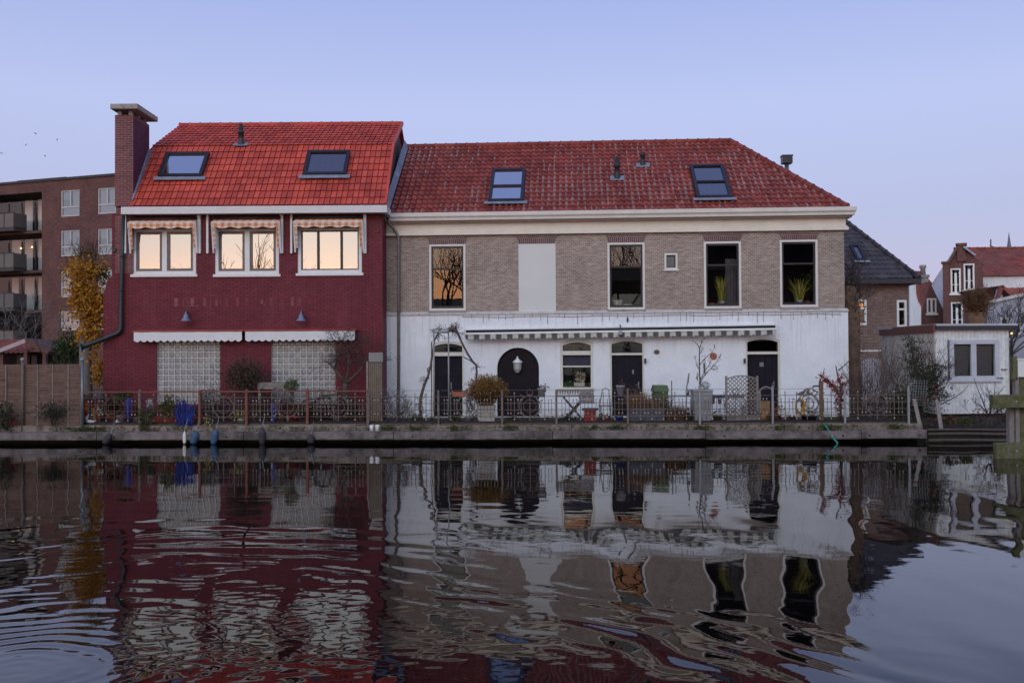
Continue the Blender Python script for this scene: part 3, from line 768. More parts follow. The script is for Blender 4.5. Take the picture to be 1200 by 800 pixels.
# worn relief lettering strokes
mb = MB()
for px, w, y0, y1, v in [(205, 4.2, 349, 359, 1), (213.6, 1.2, 351, 359, .5), (219.4, 1.2, 351, 359, .5), (216.5, 5.5, 349, 350.4, .4), (224.2, 4.2, 349, 359, 1), (230, 3.6, 357.6, 359, .6),
        (238.6, 3.4, 349, 359, .6), (245.6, 1.2, 348.5, 359, .5), (252.5, 3.2, 350.5, 359, .6), (257, 1.4, 350, 356, .4), (264.5, 3, 349, 359, .35), (277, 3.2, 349, 359, .45), (288, 3.6, 349, 358, .3), (305.5, 2.6, 350.5, 356, .8), (308.6, 2.4, 355, 359, .5),
        (316.5, 3.2, 348.5, 358, .45), (329, 2.6, 351, 358.5, .3), (341.2, 3.6, 348.5, 358, .7), (349.4, 3.4, 349, 358, .55), (361.5, 2.8, 349.5, 356, .3)]:
    a, b, c, d = L.rect(px - w/2 + 1.4, px + w/2 + 1.4, y0, y1); n = max(1, round((d-c)/.066))
    for j in range(n): mb.box(a, b, -.006, .01, c+(d-c)*j/n, c+(d-c)*(j+.86)/n, 0, rnd=v*R.uniform(.75, 1.1))
mb.build('ghost_lettering', rm('worn_lettering', (.16, .022, .036), (.30, .10, .11), rough=.8), LH)
# drainpipe with its long bent outlet
def dp(px, py, v=-.1): u_, z_ = L.uz(px, py, v); return (u_, v, z_)
mb = MB(); pts = [dp(144.8, 251), dp(143.6, 300), dp(142.2, 340), dp(141.8, 384), dp(140.6, 388), dp(137, 390.6), dp(120, 397.5, -.2), dp(105, 403.2, -.32), dp(96, 406.4, -.4)]
mb.tube(pts, [.052, .052, .055, .06, .066, .066, .07, .075, .085], 10)
mb.tube([pts[-1], Vector(pts[-1]) + Vector((-.03, -.01, -.01))], .115, 12)
for p in pts[1:3]: mb.lathe([(.068, -.03), (.068, .03)], p, 10)
mb.build('drainpipe', PIPEG, LH)
# small wall fittings
mb = MB(); u_, z_ = L.uz(134.5, 293); mb.box(u_-.05, u_+.05, -.08, 0, z_-.05, z_+.05); u_, z_ = L.uz(443.5, 271.5); mb.box(u_-.03, u_+.03, -.05, 0, z_-.03, z_+.03); u_, z_ = L.uz(447, 258.5, -.1); mb.build('wall_fitting', DARKMETAL, LH)

# gingham drop-arm awnings over the three upper windows
for k, (gx, fx, lab) in enumerate([((144.6, 148.2, 231, 235.4), (150.5, 228.6), 'orange and white checked awning over the two-pane window beside the tall chimney'),
                                   ((242, 244.6, 328, 332), (248.4, 327), 'orange and white checked awning over the middle window of the red house'),
                                   ((340.3, 342.8, 425.8, 429.4), (344.5, 424.5), 'orange and white checked awning over the three-pane window of the red house')]):
    a = thing('window_awning', lab, 'awning', L.w(L.uz((fx[0]+fx[1])/2, 265)[0], 0, L.uz(300, 265)[1]), -L.th, 'checked awnings over the red house windows')
    ox, oz = L.uz((fx[0]+fx[1])/2, 265)[0], L.uz(300, 265)[1]
    mb = MB()
    for (p, q) in ((gx[0], gx[1]), (gx[2], gx[3])):
        r = L.rect(p, q, 251, 297, -.06); mb = MB(); mb.box(r[0]-ox, r[1]-ox, -.10, -.004, r[2]-oz, r[3]-oz); mb.build('guide_rail', WHITEL, a, bevel=.005)
    fa, fb = L.uz(fx[0], 262, -.3)[0]-ox, L.uz(fx[1], 262, -.3)[0]-ox
    zt, zv, zb_ = L.uz(300, 256.5, -.1)[1]-oz, L.uz(300, 259.8, -.3)[1]-oz, L.uz(300, 266.6, -.3)[1]-oz
    mb = MB()
    n = 34
    for i in range(n):
        x0, x1 = fa+(fb-fa)*i/n, fa+(fb-fa)*(i+1)/n
        y = lambda x: -.33 + .008*math.sin(x*19)
        zz = lambda x: zb_ + .022*math.sin(x*13)
        mb.add([(x0, -.06, zt), (x1, -.06, zt), (x1, y(x1), zv), (x0, y(x0), zv), (x1, y(x1)+.005, zz(x1)), (x0, y(x0)+.005, zz(x0))], [(0,1,2,3), (3,2,4,5)], 0, .5, True)
    for x, s in ((fa, 1), (fb, -1)):
        zl = L.uz(300, 291, -.1)[1]-oz
        mb.add([(x, -.06, zt), (x, -.33, zv), (x, -.33, zb_), (x, -.14, zl), (x, -.06, zl)], [(0,1,2,3,4)])
        mb.add([(x, -.335, zv), (x+s*.10, -.335, zv), (x+s*.085, -.15, zl), (x, -.15, zl)], [(0,1,2,3)])
    mb.build('cloth', CHECK, a, fix=False)
    mb = MB()
    for x, s in ((fa-.005, 1), (fb+.005, -1)):
        mb.bar((x, -.12, L.uz(300, 296, -.1)[1]-oz), (x, -.31, zv), .045, .045)
    mb.bar((fa, -.325, zv), (fb, -.325, zv), .03, .03)
    mb.build('drop_arm', WHITEL, a)
    r0_ = L.uz(300, 252.5, 0)[1]-oz
    mb = MB(); mb.tube([(fa, -.08, zt+.03), (fb, -.08, zt+.03)], .055, 10); mb.build('roller', DARKMETAL, a)

# two long white awnings with scalloped valances over the glass blocks
for (x0, x1, lab) in ((156.8, 283.4, 'white scalloped awning over the glass blocks nearer the yellow tree'), (287.4, 415.8, 'white scalloped awning over the glass blocks behind the small bare tree')):
    ox, oz = L.uz((x0+x1)/2, 390)[0], L.uz(300, 390)[1]
    a = thing('shop_awning', lab, 'awning', L.w(ox, 0, oz), -L.th, 'white awnings of the red house')
    A, B = L.uz(x0, 390, -.28)[0]-ox, L.uz(x1, 390, -.28)[0]-ox
    zt, zb_ = L.uz(300, 388.3, -.28)[1]-oz, L.uz(300, 400, -.28)[1]-oz
    mb = MB(); n = 16; s = (B-A)/n
    for i in range(n):
        m_ = 6
        for j in range(m_):
            f0, f1 = j/m_, (j+1)/m_
            z0, z1 = zb_+.055-.055*math.sin(PI*f0), zb_+.055-.055*math.sin(PI*f1)
            xa, xb = A+s*(i+f0), A+s*(i+f1)
            yy = lambda x: -.28 + .006*math.sin(x*9)
            mb.add([(xa, yy(xa), zt), (xb, yy(xb), zt), (xb, yy(xb), z1), (xa, yy(xa), z0)], [(0,1,2,3)], 0, .5)
    mb.build('valance', CANVAS, a, fix=False)
    mb = MB(); mb.box(A-.04, B+.04, -.30, -.005, zt+.005, zt+.06); mb.build('cassette', pm('awning_cassette_red', (.30, .045, .04), .2, 5, .6, .05), a, bevel=.01)
# two blue-grey barn lamps
LAMP = pm('enamel_blue_grey', (.20, .22, .32), .15, 6, .3, .03, .2)
def lamp(px, py):
    u_, z_ = L.uz(px, py, -.25); t = thing('wall_lamp', None, 'lamp', L.w(u_, 0, z_), -L.th, 'barn lamps on the red house')
    mb = MB(); mb.lathe([(.155, -.13), (.15, -.12), (.085, -.04), (.06, .05), (.035, .07), (.03, .13), (.0, .14)], (0, -.27, 0), 16, cap=False); mb.build('shade', LAMP, t, fix=False)
    mb = MB(); mb.tube([(0, 0, .05), (0, -.12, .17), (0, -.22, .18), (0, -.27, .12)], .018, 8); mb.lathe([(.06, -.012), (.06, .012)], (0, -.005, .05), 10); mb.build('arm', GREYMETAL, t)
    mb = MB(); mb.ball((0, -.27, -.06), .05, 8); mb.build('bulb', WHITEC, t)
    return t
lamp(218, 371)['label'] = 'blue grey barn lamp under the pale start of the lettering'
lamp(353, 371)['label'] = 'blue grey barn lamp above the small bare tree'

# ================================================================== BUFF BRICK HOUSE
Mh = Fr(452.3, 30.93, .058, py=420)
MH = thing('canal_house', 'buff brick house with white ground floor, white cornice and hipped weathered red tile roof', 'house', fr=Mh)
W = Mh.uz(989.5, 320)[0]; Wl = Mh.uz(993.8, 420)[0]
zl = Mh.uz(720, 365.3)[1]                       # ledge over the white storey
zw = Mh.uz(720, 272.5)[1]                       # underside of the cornice
M = Mh
up = {'w1': (503.1, 545.6, 286.3, 363.8), 'w3': (712, 755.7, 284.3, 362.6), 'w4': (825, 868.6, 283, 361.2), 'w5': (914, 958.4, 281, 359.6), 'small': (778.6, 794, 296.7, 316)}
UR = {k: M.rect(*v) for k, v in up.items()}
BRD = M.rect(607.8, 651.3, 285.8, 365)
lowr = {'d1': (505.5, 544.5, 400, 493), 'arch': (582.8, 631.8, 407.2, 493), 'win': (656.8, 695, 398.6, 455.5), 'd2': (715, 755, 397.8, 493), 'd3': (873.8, 914, 395.6, 493)}
LR = {}
for k, v in lowr.items():
    a, b, c, d = M.rect(*v); LR[k] = (a, b, c if k == 'win' else 0.02, d, (b-a)/2*.98 if k == 'arch' else .085)
DM = 7.0
mb = MB(); wall_holes(mb, 0, W, zl, zw+.05, list(UR.values()), .14, 0)
mb.add([(W, 0, zl), (W, DM, zl), (W, DM, zw+.05), (W, 0, zw+.05)], [(0,1,2,3)])
mb.add([(0, DM, 0), (W, DM, 0), (W, DM, zw+.05), (0, DM, zw+.05)], [(0,1,2,3)])
mb.add([(0, 0, 0), (0, DM, 0), (0, DM, zw), (0, 0, zw)], [(0,1,2,3)])
mb.build('upper_wall', GREYB, MH, fix=False)
mb = MB(); wall_holes(mb, 0, Wl, 0, zl, list(LR.values()), .22, -.06)
mb.add([(Wl, -.06, 0), (Wl, DM, 0), (Wl, DM, zl), (Wl, -.06, zl)], [(0,1,2,3)])
mb.build('ground_floor_wall', WHITEP, MH, fix=False)
mb = MB(); mb.box(0, Wl+.01, -.10, .01, zl-.055, zl); mb.add([(0,-.06,zl+.001),(Wl,-.06,zl+.001),(Wl,.0,zl+.05),(0,.0,zl+.05)], [(0,1,2,3)]); mb.box(W, Wl+.012, .01, DM, zl-.055, zl); mb.build('string_course', pm('ledge_plaster', (.50, .48, .47), .2, 6, .8, .2, c2=(.3, .28, .26), mix2=.55, s2=7), MH)
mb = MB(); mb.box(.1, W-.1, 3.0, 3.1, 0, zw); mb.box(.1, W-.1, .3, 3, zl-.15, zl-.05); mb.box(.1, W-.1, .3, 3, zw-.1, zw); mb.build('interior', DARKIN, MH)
# cornice: frieze, mouldings and gutter wrapped round the right corner
def band(name, y0, y1, v, mat, bev=.01, ur=None):
    c, d = M.uz(720, y1, -v)[1], M.uz(720, y0, -v)[1]
    mb = MB(); r = W + (v if ur is None else ur)
    mb.box(-.0, r, -v, 0, c, d); mb.box(W, r, 0, DM+v, c, d) if r > W else None
    return mb.build(name, mat, MH, bevel=bev), c, d
band('frieze', 258, 268, .05, CREAM)
band('moulding', 267.8, 269.3, .085, CREAM); band('moulding', 269.3, 272.9, .12, CREAM)
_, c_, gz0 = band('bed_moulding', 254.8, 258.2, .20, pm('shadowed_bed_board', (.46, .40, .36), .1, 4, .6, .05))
# gutter profile as one extruded outline
ga, gb_ = M.uz(720, 255, -.4)[1], M.uz(720, 246.0, -.4)[1]
mb = MB(); h = gb_-ga
po = [(-.20, ga), (-.34, ga), (-.355, ga+h*.3), (-.40, ga+h*.52), (-.41, ga+h), (-.37, ga+h), (-.35, ga+h*.75), (-.20, ga+h*.7)]
rx = M.uz(1000.5, 243, -.4)[0]
def ringpoly(off): return None
for (seg) in (0, 1):
    if seg == 0:
        vs = [(0.02, a, z) for a, z in po] + [(W - a*.7, a, z) for a, z in po]
    else:
        vs = [(W - a*.7, a, z) for a, z in po] + [(W - a*.7, DM, z) for a, z in po]
    n = len(po); fs = [(i, (i+1) % n, n+(i+1) % n, n+i) for i in range(n)] + [tuple(range(n)), tuple(range(n, 2*n))]
    mb.add(vs, fs)
mb.build('gutter', GUTTER, MH)
# hipped roof
eo = .33; ze = gb_ - .02
rv = 3.55                                   # ridge behind the front wall
zr = M.uz(665, 169.5, rv)[1]
ridge_r = M.uz(855, 164, rv)[0]
he = W + .04
V1 = Vector((0, rv+eo, zr-ze)); l1 = V1.length
TWm = .185; n = int((he+.1)/TWm); rows = 16
hipP = Vector((he, -eo, ze)); hipR = Vector((ridge_r, rv, zr))
hn = (hipR-hipP).cross(Vector((0, 0, 1))).normalized()
if hn.x < 0: hn = -hn
mb, _ = tiled((0.0, -eo, ze), (1,0,0), V1, n, rows, (he+.1)/n, l1/rows, .026, .045, crest=.75)
cut_build(mb, [(hipP, hn)], 'roof', TILE_M, MH)
mb = MB(); mb.add([(0, -eo, ze-.04), (he, -eo, ze-.04), (ridge_r, rv, zr-.04), (0, rv, zr-.04), (0, DM+eo, ze-.04), (he, DM+eo, ze-.04)], [(0,1,2,3), (3,2,5,4)]); mb.build('rear_roof', TILE_M, MH)
V2 = Vector((ridge_r-he, 0, zr-ze)); n2 = int((DM+2*eo)/TWm)
hipP2 = Vector((he, DM+eo, ze)); 
mb, _ = tiled((he, -eo, ze), (0,1,0), V2, n2, 15, TWm, V2.length/15, .026, .045, crest=1.0)
hb = (hipR-hipP2).cross(Vector((0,0,1))).normalized()
if hb.y < 0: hb = -hb
hf = -hn if (-hn).y < 0 else hn
hf = Vector(hn); hf = hf if hf.y < 0 else -hf
cut_build(mb, [(hipP, hf), (hipP2, hb)], 'hip_roof', TILE_M, MH)
ridge_tiles((0, rv, zr+.02), (ridge_r, rv, zr+.02), .10, TILE_M, 'ridge', MH, .36)
ridge_tiles(hipP + Vector((-.02, .02, .03)), hipR + Vector((0, 0, .03)), .10, TILE_M, 'hip_ridge', MH, .36)
O2 = Vector((0, -eo, ze)); 
roof_window(M, MH, [(575, 198), (614.5, 197.5), (615, 235), (573.8, 235.5)], O2, U1, V1, -.08)
roof_window(M, MH, [(806.5, 193.5), (846.5, 193), (859.5, 230.5), (818.5, 231.5)], O2, U1, V1, -.05)
roof_pipe(M, MH, 723.3, 184, 210.5, O2, U1, V1, .085, 0)
roof_pipe(M, MH, 753.3, 179, 195, O2, U1, V1, .085, 1)
# flue beyond the hip
u_, z_ = M.uz(922, 204, 4.2); z2 = M.uz(922, 192, 4.2)[1]; z3 = M.uz(922, 183, 4.2)[1]
mb = MB(); mb.tube([(u_, 4.2, z_-1.2), (u_, 4.2, z2)], .075, 12); fl = mb.build('flue_pipe', GREYMETAL, MH)
mb = MB(); mb.box(u_-.17, u_+.17, 4.03, 4.37, z2, z3-.02); mb.box(u_-.19, u_+.19, 4.01, 4.39, z3-.02, z3+.015); mb.build('cowl', DARKMETAL, fl)
# lead flashing where the roof meets the red house gable
mb = MB()
for k in range(10):
    f0, f1 = k/10, (k+1)/10
    a = Vector((.06, -eo, ze)) + V1*f0; b = Vector((.06, -eo, ze)) + V1*f1
    mb.add([a + Vector((.10, 0, .05)), b + Vector((.10, 0, .05)), b + Vector((-.04, 0, .26)), a + Vector((-.04, 0, .26 - .03*(k % 2)))], [(0,1,2,3)])
mb.build('flashing', LEAD, MH, fix=False)
# lintels of red brick, fanned
def lintel(x0, x1, y0, y1):
    a, b, c, d = M.rect(x0, x1, y0, y1); t = .09
    mb = MB(); mb.prism([(a+t, c), (b-t, c), (b, d), (a, d)], -.006, .05); return mb.build('lintel', LINT, MH)
for q in [(500.6, 548, 278.6, 286.8), (605, 653, 277.2, 285.7), (709.6, 757.6, 275.6, 284.2), (822.8, 870.6, 274.2, 282.8), (912.4, 960, 272.8, 280.9)]: lintel(*q)
# sash windows
SASHW = pm('sash_frame_white', (.66, .62, .60), .08, 4, .5, .04)
for k, sp_, tl in (('w1', 315, (-.012, -.024)), ('w3', 312.5, (-.004, -.10)), ('w4', 310.5, (-.085, -.11)), ('w5', 308.8, (-.07, -.12))):
    a, b, c, d = UR[k]; zs = M.uz(720, sp_, .08)[1] if k != 'w1' else M.uz(524, sp_, .08)[1]
    zs = M.uz((up[k][0]+up[k][1])/2, sp_, .08)[1]
    mb = MB(); frame_box(mb, a, b, c, d, .065, -.015, .10)
    w = mb.build('sash_window', SASHW, MH, bevel=.006)
    mb = MB(); mb.box(a-.02, b+.02, -.06, .03, c-.07, c); mb.build('sill', STONE, w)
    mb = MB(); frame_box(mb, a+.066, b-.066, zs-.035, d-.066, .055, .03, .07); frame_box(mb, a+.066, b-.066, c+.066, zs+.015, .055, .071, .105, 0, .075)
    mb.build('sash', DARKFR, w)
    pane(w, a+.12, b-.12, zs+.02, d-.12, .055, G_DARK, tl[0]); pane(w, a+.12, b-.12, c+.14, zs-.04, .088, G_DARK, tl[1])
    mb = MB(); mb.box(a+.02, b-.02, .145, .55, c+.02, c+.07); mb.build('inner_sill', SILLW, w)
a, b, c, d = UR['small']; mb = MB(); frame_box(mb, a, b, c, d, .06, -.015, .10); mb.box(a-.03, b+.03, -.05, -.016, c-.04, c+.01); w = mb.build('small_window', SASHW, MH, bevel=.006)
mb = MB(); frame_box(mb, a+.061, b-.061, c+.061, d-.061, .03, .03, .07); mb.build('sash', DARKFR, w); pane(w, a+.09, b-.09, c+.09, d-.09, .05, G_DARK, .05)
a, b, c, d = BRD; mb = MB(); mb.box(a, b, -.022, .02, zl+.005, d); mb.build('blind_panel', BOARD, MH)
# doors and ground floor window
DFR = pm('door_frame_cream', (.62, .59, .53), .1, 5, .5, .05, c2=(.42, .38, .33), mix2=.62, s2=5)
def arched_frame(mb, a, b, c, d, rise, t, y0, y1):
    out_ = [(a, c)] + arch(a, b, d, rise, 12) + [(b, c)]; inn = [(a+t, c)] + arch(a+t, b-t, d-t, rise, 12) + [(b-t, c)]
    for (p, q), (r, s) in zip(zip(out_, out_[1:]), zip(inn, inn[1:])):
        vs = [(p[0], y, p[1]) for y in (y0, y1)] + [(q[0], y, q[1]) for y in (y0, y1)] + [(s[0], y, s[1]) for y in (y0, y1)] + [(r[0], y, r[1]) for y in (y0, y1)]
        mb.add(vs, [(0,2,4,6), (1,7,5,3), (0,1,3,2), (6,4,5,7)])
def planks(mb, a, b, c, d, y, n, mi=0):
    s = (b-a)/n
    for i in range(n): mb.box(a+i*s+.003, a+(i+1)*s-.003, y + R.uniform(0, .003), y+.04, c, d, mi)
    mb.box(a, b, y+.02, y+.05, c, d, mi)
for k, yt0, yt1, tf in (('d1', 412.6, 417, .065), ('d2', 413.4, 416, .05), ('d3', 412, 415, .05)):
    a, b, c, d, rise = LR[k]; x = (lowr[k][0]+lowr[k][1])/2; z1, z0 = M.uz(x, yt0, .05)[1], M.uz(x, yt1, .05)[1]
    mb = MB(); planks(mb, a+tf, b-tf, c, z0, .09, 8 if k == 'd1' else 5)
    if k != 'd1':
        for (p, q) in ((.15, .95), (1.1, 1.85)): frame_box(mb, a+tf+.12, b-tf-.12, p, q, .03, .078, .095)
    dr = mb.build('door', BLACKP, MH)
    mb = MB(); arched_frame(mb, a+.001, b-.001, c, d-.002, rise, tf, -.03, .14); mb.box(a+tf, b-tf, -.005, .14, z0, z1)
    mb.build('door_frame', DFR, dr)
    mb = MB(); frame_box(mb, a+tf, b-tf, z1, d-rise*.2-tf, .03, .05, .09); mb.box(a+tf+.08, b-tf-.08, .055, .085, z1+.17, z1+.195) if k != 'd3' else None
    mb.build('transom', DARKFR, dr)
    mb = MB(); ap = arch(a+tf, b-tf, d-tf, rise, 12); mb.add([(a+tf, .085, z1)] + [(p, .085-.09*(z-z1), z) for p, z in ap] + [(b-tf, .085, z1)], [tuple(range(len(ap)+2))]); mb.build('transom_pane', G_DARK, dr)
    hx = (b-tf-.12) if k != 'd1' else (a+b)/2+.09
    mb = MB(); mb.tube([(hx, .07, .98), (hx, .03, .98), (hx-.09, .03, .98)], .012, 8); mb.box(hx-.02, hx+.02, .075, .09, .88, 1.08); mb.build('handle', GREYMETAL, dr)
    if k == 'd3':
        r = M.rect(890.5, 895.5, 424.5, 429.5); mb = MB(); mb.box(r[0], r[1], .068, .088, r[2], r[3]); mb.build('plate', GREYMETAL, dr)
    if k == 'd2':
        r = M.rect(741, 743, 433, 438); mb = MB(); mb.box(r[0], r[1], .06, .088, r[2], r[3]); mb.build('plate', GREYMETAL, dr)
    if k != 'd1':
        r = M.rect(755 if k == 'd2' else 871.5, 757 if k == 'd2' else 873.5, 420, 425.5, -.1); mb = MB(); mb.box(r[0], r[1], -.16, -.06, r[2], r[3]); mb.build('hinge_stay', DARKMETAL, dr)
# arched double door
a, b, c, d, rise = LR['arch']; mb = MB(); n = 14; s = (b-a)/n; sp_z = d - rise
for i in range(n):
    x0, x1 = a+i*s+.003, a+(i+1)*s-.003; xm = (x0+x1)/2
    f = lambda x: sp_z + rise*math.sqrt(max(0, 1-((x-(a+b)/2)/((b-a)/2))**2))
    mb.prism([(x0, c), (x1, c), (x1, f(x1)), (x0, f(x0))], .05 + R.uniform(0, .006), .12)
mb.add([(a, .10, c)] + [(p, .10, z) for p, z in arch(a, b, d, rise, 20)] + [(b, .10, c)], [tuple(range(23))])
dr = mb.build('arched_door', pm('arched_door_planks', (.014, .010, .015), .4, 7, .55, .2, spec=.12), MH, fix=True)
mb = MB(); mb.box((a+b)/2-.02, (a+b)/2+.02, .035, .05, c, sp_z+rise*.9); mb.build('cover_strip', BLACKP, dr)
# ground floor window with lowered dark blind
a, b, c, d, rise = LR['win']; z = lambda py: M.uz(675, py, .05)[1]
mb = MB(); arched_frame(mb, a+.001, b-.001, c, d-.002, rise, .07, -.03, .14); mb.box(a+.07, b-.07, -.02, .14, z(416), z(411)); mb.box(a+.07, b-.07, .0, .14, z(430), z(428.4)); mb.box(a-.04, b+.04, -.13, .1, c-.05, c+.05)
w = mb.build('sash_window', DFR, MH, bevel=.005); w['label'] = 'arch-topped ground floor window with a dark blind half lowered'
mb = MB(); mb.box(a+.07, b-.07, .075, .085, z(428.5), z(416)); mb.build('blind', pm('dark_blind', (.035, .03, .05), .1, 3, .8, .02), w)
mb = MB(); frame_box(mb, a+.07, b-.07, z(411), d-.07-rise*.3, .03, .03, .07); frame_box(mb, a+.07, b-.07, c+.05, z(430), .028, .03, .07); mb.build('sash', DARKFR, w)
pane(w, a+.09, b-.09, c+.07, z(430)-.01, .05, G_DARK, -.08); pane(w, a+.09, b-.09, z(411)+.02, d-.09, .05, G_DARK, -.07)
# drainpipe at the left corner
mb = MB(); P = lambda px, py, v: (M.uz(px, py, v)[0], v, M.uz(px, py, v)[1])
mb.tube([P(454, 255, -.36), P(456, 262, -.33), P(464, 272, -.16), P(467, 278, -.14), P(467, 330, -.14), P(467, 500, -.14)], .045, 10)
for py in (300, 365, 420, 470): mb.lathe([(.058, -.02), (.058, .02)], P(467, py, -.14), 10)
mb.build('drainpipe', ZINC, MH)
# cables and studs under the ledge
mb = MB(); pts = [(x, -.075, zl-.13 + .012*math.sin(x*3)) for x in np.linspace(2.4, Wl-.2, 40)]; mb.tube(pts, .008, 5)
for x in np.linspace(2.5, Wl-.4, 44):
    x += R.uniform(-.08, .08); mb.tube([(x, -.07, zl-.02), (x+R.uniform(-.01, .01), -.075, zl-.10-R.uniform(0, .28))], .006, 4)
mb.build('ledge_wires', pm('wire_grey', (.22, .22, .25), .2), MH)
mb = MB(); u_, z_ = M.uz(735.3, 374.5); mb.prism([(u_-.035, z_-.06), (u_+.035, z_-.06), (u_+.012, z_+.07), (u_-.012, z_+.07)], -.10, -.061); mb.build('wall_fitting', DARKMETAL, MH)
# ------------------------------------------------------------------ plants: shared makers
def twig_tree(mb, p, d, ln, r, depth, mi=0, spread=.6, up=.15, minr=.004, nk=(2, 3), bend=.18, tips=None):
    p = Vector(p); d = Vector(d).normalized(); pts = [p]; n = 3
    for i in range(n):
        d = (d + Vector((R.gauss(0, bend), R.gauss(0, bend), R.gauss(0, bend) + up*.3))).normalized(); pts.append(pts[-1] + d*ln/n)
    mb.tube(pts, [r, r*.88, r*.76, r*.62], 5 if r > .02 else 3, mi, cap=False)
    if depth <= 0:
        if tips is not None: tips.append((pts[-1], d))
        return
    for k in range(R.randint(*nk)):
        a = Vector((R.gauss(0, 1), R.gauss(0, 1), R.gauss(0, .8))); a -= d*a.dot(d)
        if a.length < 1e-3: continue
        nd = (d + a.normalized()*spread*R.uniform(.6, 1.3) + Vector((0, 0, up))).normalized()
        twig_tree(mb, pts[R.choice((2, 3, 3))], nd, ln*R.uniform(.6, .85), max(minr, r*.6), depth-1, mi, spread, up, minr, nk, bend, tips)
def blob_points(n, c, rad, hollow=.35, seed=0, lump=.35, freq=1.6):
    """points through an uneven volume, denser towards the outside"""
    out = []; c = Vector(c); rx, ry, rz = rad
    while len(out) < n:
        v = Vector((R.gauss(0,1), R.gauss(0,1), R.gauss(0,1))).normalized()
        k = 1 + lump*noise.noise(v*freq + Vector((seed*3.1, seed, 0)))*1.6 + lump*.4*noise.noise(v*freq*3 + Vector((seed, 5, 0)))
        rr = (hollow + (1-hollow)*R.random()**.6)*k
        q = Vector((v.x*rx, v.y*ry, v.z*rz))*rr
        out.append((c + q, v))
    return out
def leafy(n, c, rad, size, seed=0, mi=0, hollow=.35, lump=.35, freq=1.6, asp=.55, mb=None, out=.6, up=0):
    mb = mb or MB()
    for p, v in blob_points(n, c, rad, hollow, seed, lump, freq):
        dd = v*out + Vector((R.gauss(0,.6), R.gauss(0,.6), R.gauss(0,.6) + up)); mb.leaf(p, size*R.uniform(.6, 1.35), mi, None, dd, asp)
    return mb
def blades(mb, c, n, h, sp, w=.02, mi=0, droop=.3, rad=.1):
    """arching grass blades from a clump"""
    c = Vector(c)
    for i in range(n):
        a = R.uniform(0, 2*PI); rr = rad*math.sqrt(R.random()); b = c + Vector((rr*math.cos(a), rr*math.sin(a), 0))
        L = h*R.uniform(.6, 1.1); o = Vector((math.cos(a), math.sin(a), 0)); s = sp*R.uniform(.2, 1.1)
        p1 = b + o*s*.35 + Vector((0, 0, L*.6)); p2 = b + o*s*(1+droop*.5) + Vector((0, 0, L*(1-droop*R.random())))
        t = Vector((-o.y, o.x, 0))*w*.5; k = R.uniform(-.7, .7); t = Vector((t.x*math.cos(k)-t.y*math.sin(k), t.x*math.sin(k)+t.y*math.cos(k), 0))
        mb.add([b-t, b+t, p1+t*.8, p1-t*.8, p2], [(0,1,2,3), (3,2,4)], mi)

# ------------------------------------------------------------------ apartment block, far left
A = Fr(133, 68, .337, z=.44)
AH = thing('apartment_building', 'dark red brick apartment block with stacked balconies and white blinds in its windows', 'building', fr=A)
zt = (A.uz(133, 207.2)[1] + A.uz(0, 216)[1])/2
xl, xr = A.uz(-70, 300)[0], 9.0
awin = []
for (x0, x1), rows in (((71, 93), ((222.5, 253.5), (269.6, 300), (317, 348), (364, 387))), ((114.3, 136), ((219.8, 250.3), (267.5, 298), (316, 346), (363, 386)))):
    for (y0, y1) in rows: awin.append(A.rect(x0, x1, y0, y1))
bal = [A.rect(-60, 49, y0, y1) for y0, y1 in ((229, 274), (276, 320), (321.5, 366), (367.5, 409))]
mb = MB(); wall_holes(mb, xl, xr, 0, zt, awin + bal, .25, 0)
mb.add([(xl, 0, zt), (xr, 0, zt), (xr, 14, zt), (xl, 14, zt)], [(0,1,2,3)]); mb.add([(xl, 14, 0), (xr, 14, 0), (xr, 14, zt), (xl, 14, zt)], [(0,1,2,3)]); mb.add([(xr, 0, 0), (xr, 14, 0), (xr, 14, zt), (xr, 0, zt)], [(0,1,2,3)]); mb.add([(xl, 0, 0), (xl, 14, 0), (xl, 14, zt), (xl, 0, zt)], [(0,1,2,3)])
mb.build('wall', APTB, AH, fix=False)
mb = MB(); mb.box(xl-.1, xr+.1, -.10, 14.1, zt, zt+.16); mb.build('parapet', DARKMETAL, AH)
r_ = A.rect(20, 77, 200, 212, 3); mb = MB(); mb.box(r_[0], A.uz(77, 208, 3)[0], 3, 8, zt+.1, A.uz(60, 208.5, 3)[1]); mb.build('roof_unit', DARKMETAL, AH)
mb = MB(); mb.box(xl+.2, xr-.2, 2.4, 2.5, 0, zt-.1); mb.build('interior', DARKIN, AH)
BLINDW = pm('pale_roller_blind', (.62, .61, .63), .06, 2, .7, .02)
for i, (a, b, c, d) in enumerate(awin):
    mb = MB(); frame_box(mb, a, b, c, d, .09, .06, .16); m_ = c + (d-c)*.36; mb.box(a+.09, b-.09, .06, .16, m_-.05, m_+.05); x = a+(b-a)*.5; mb.box(x-.05, x+.05, .06, .16, m_+.05, d-.09)
    w = mb.build('window', pm('apartment_frame', (.42, .42, .44), .06) if i == 0 else bpy.data.materials['apartment_frame'], AH)
    mb = MB(); drop = 1 if R.random() < .7 else R.uniform(.5, .9); mb.box(a+.09, x-.05, .19, .21, d-(d-m_)*drop, d-.02); mb.box(x+.05, b-.09, .19, .21, m_ if i != 5 else d-.9, d-.02); mb.box(a+.09, b-.09, .16, .18, c+.09, m_-.05); mb.build('blind', BLINDW, w)
    pane(w, a+.09, b-.09, c+.09, d-.09, .12, G_FAR)
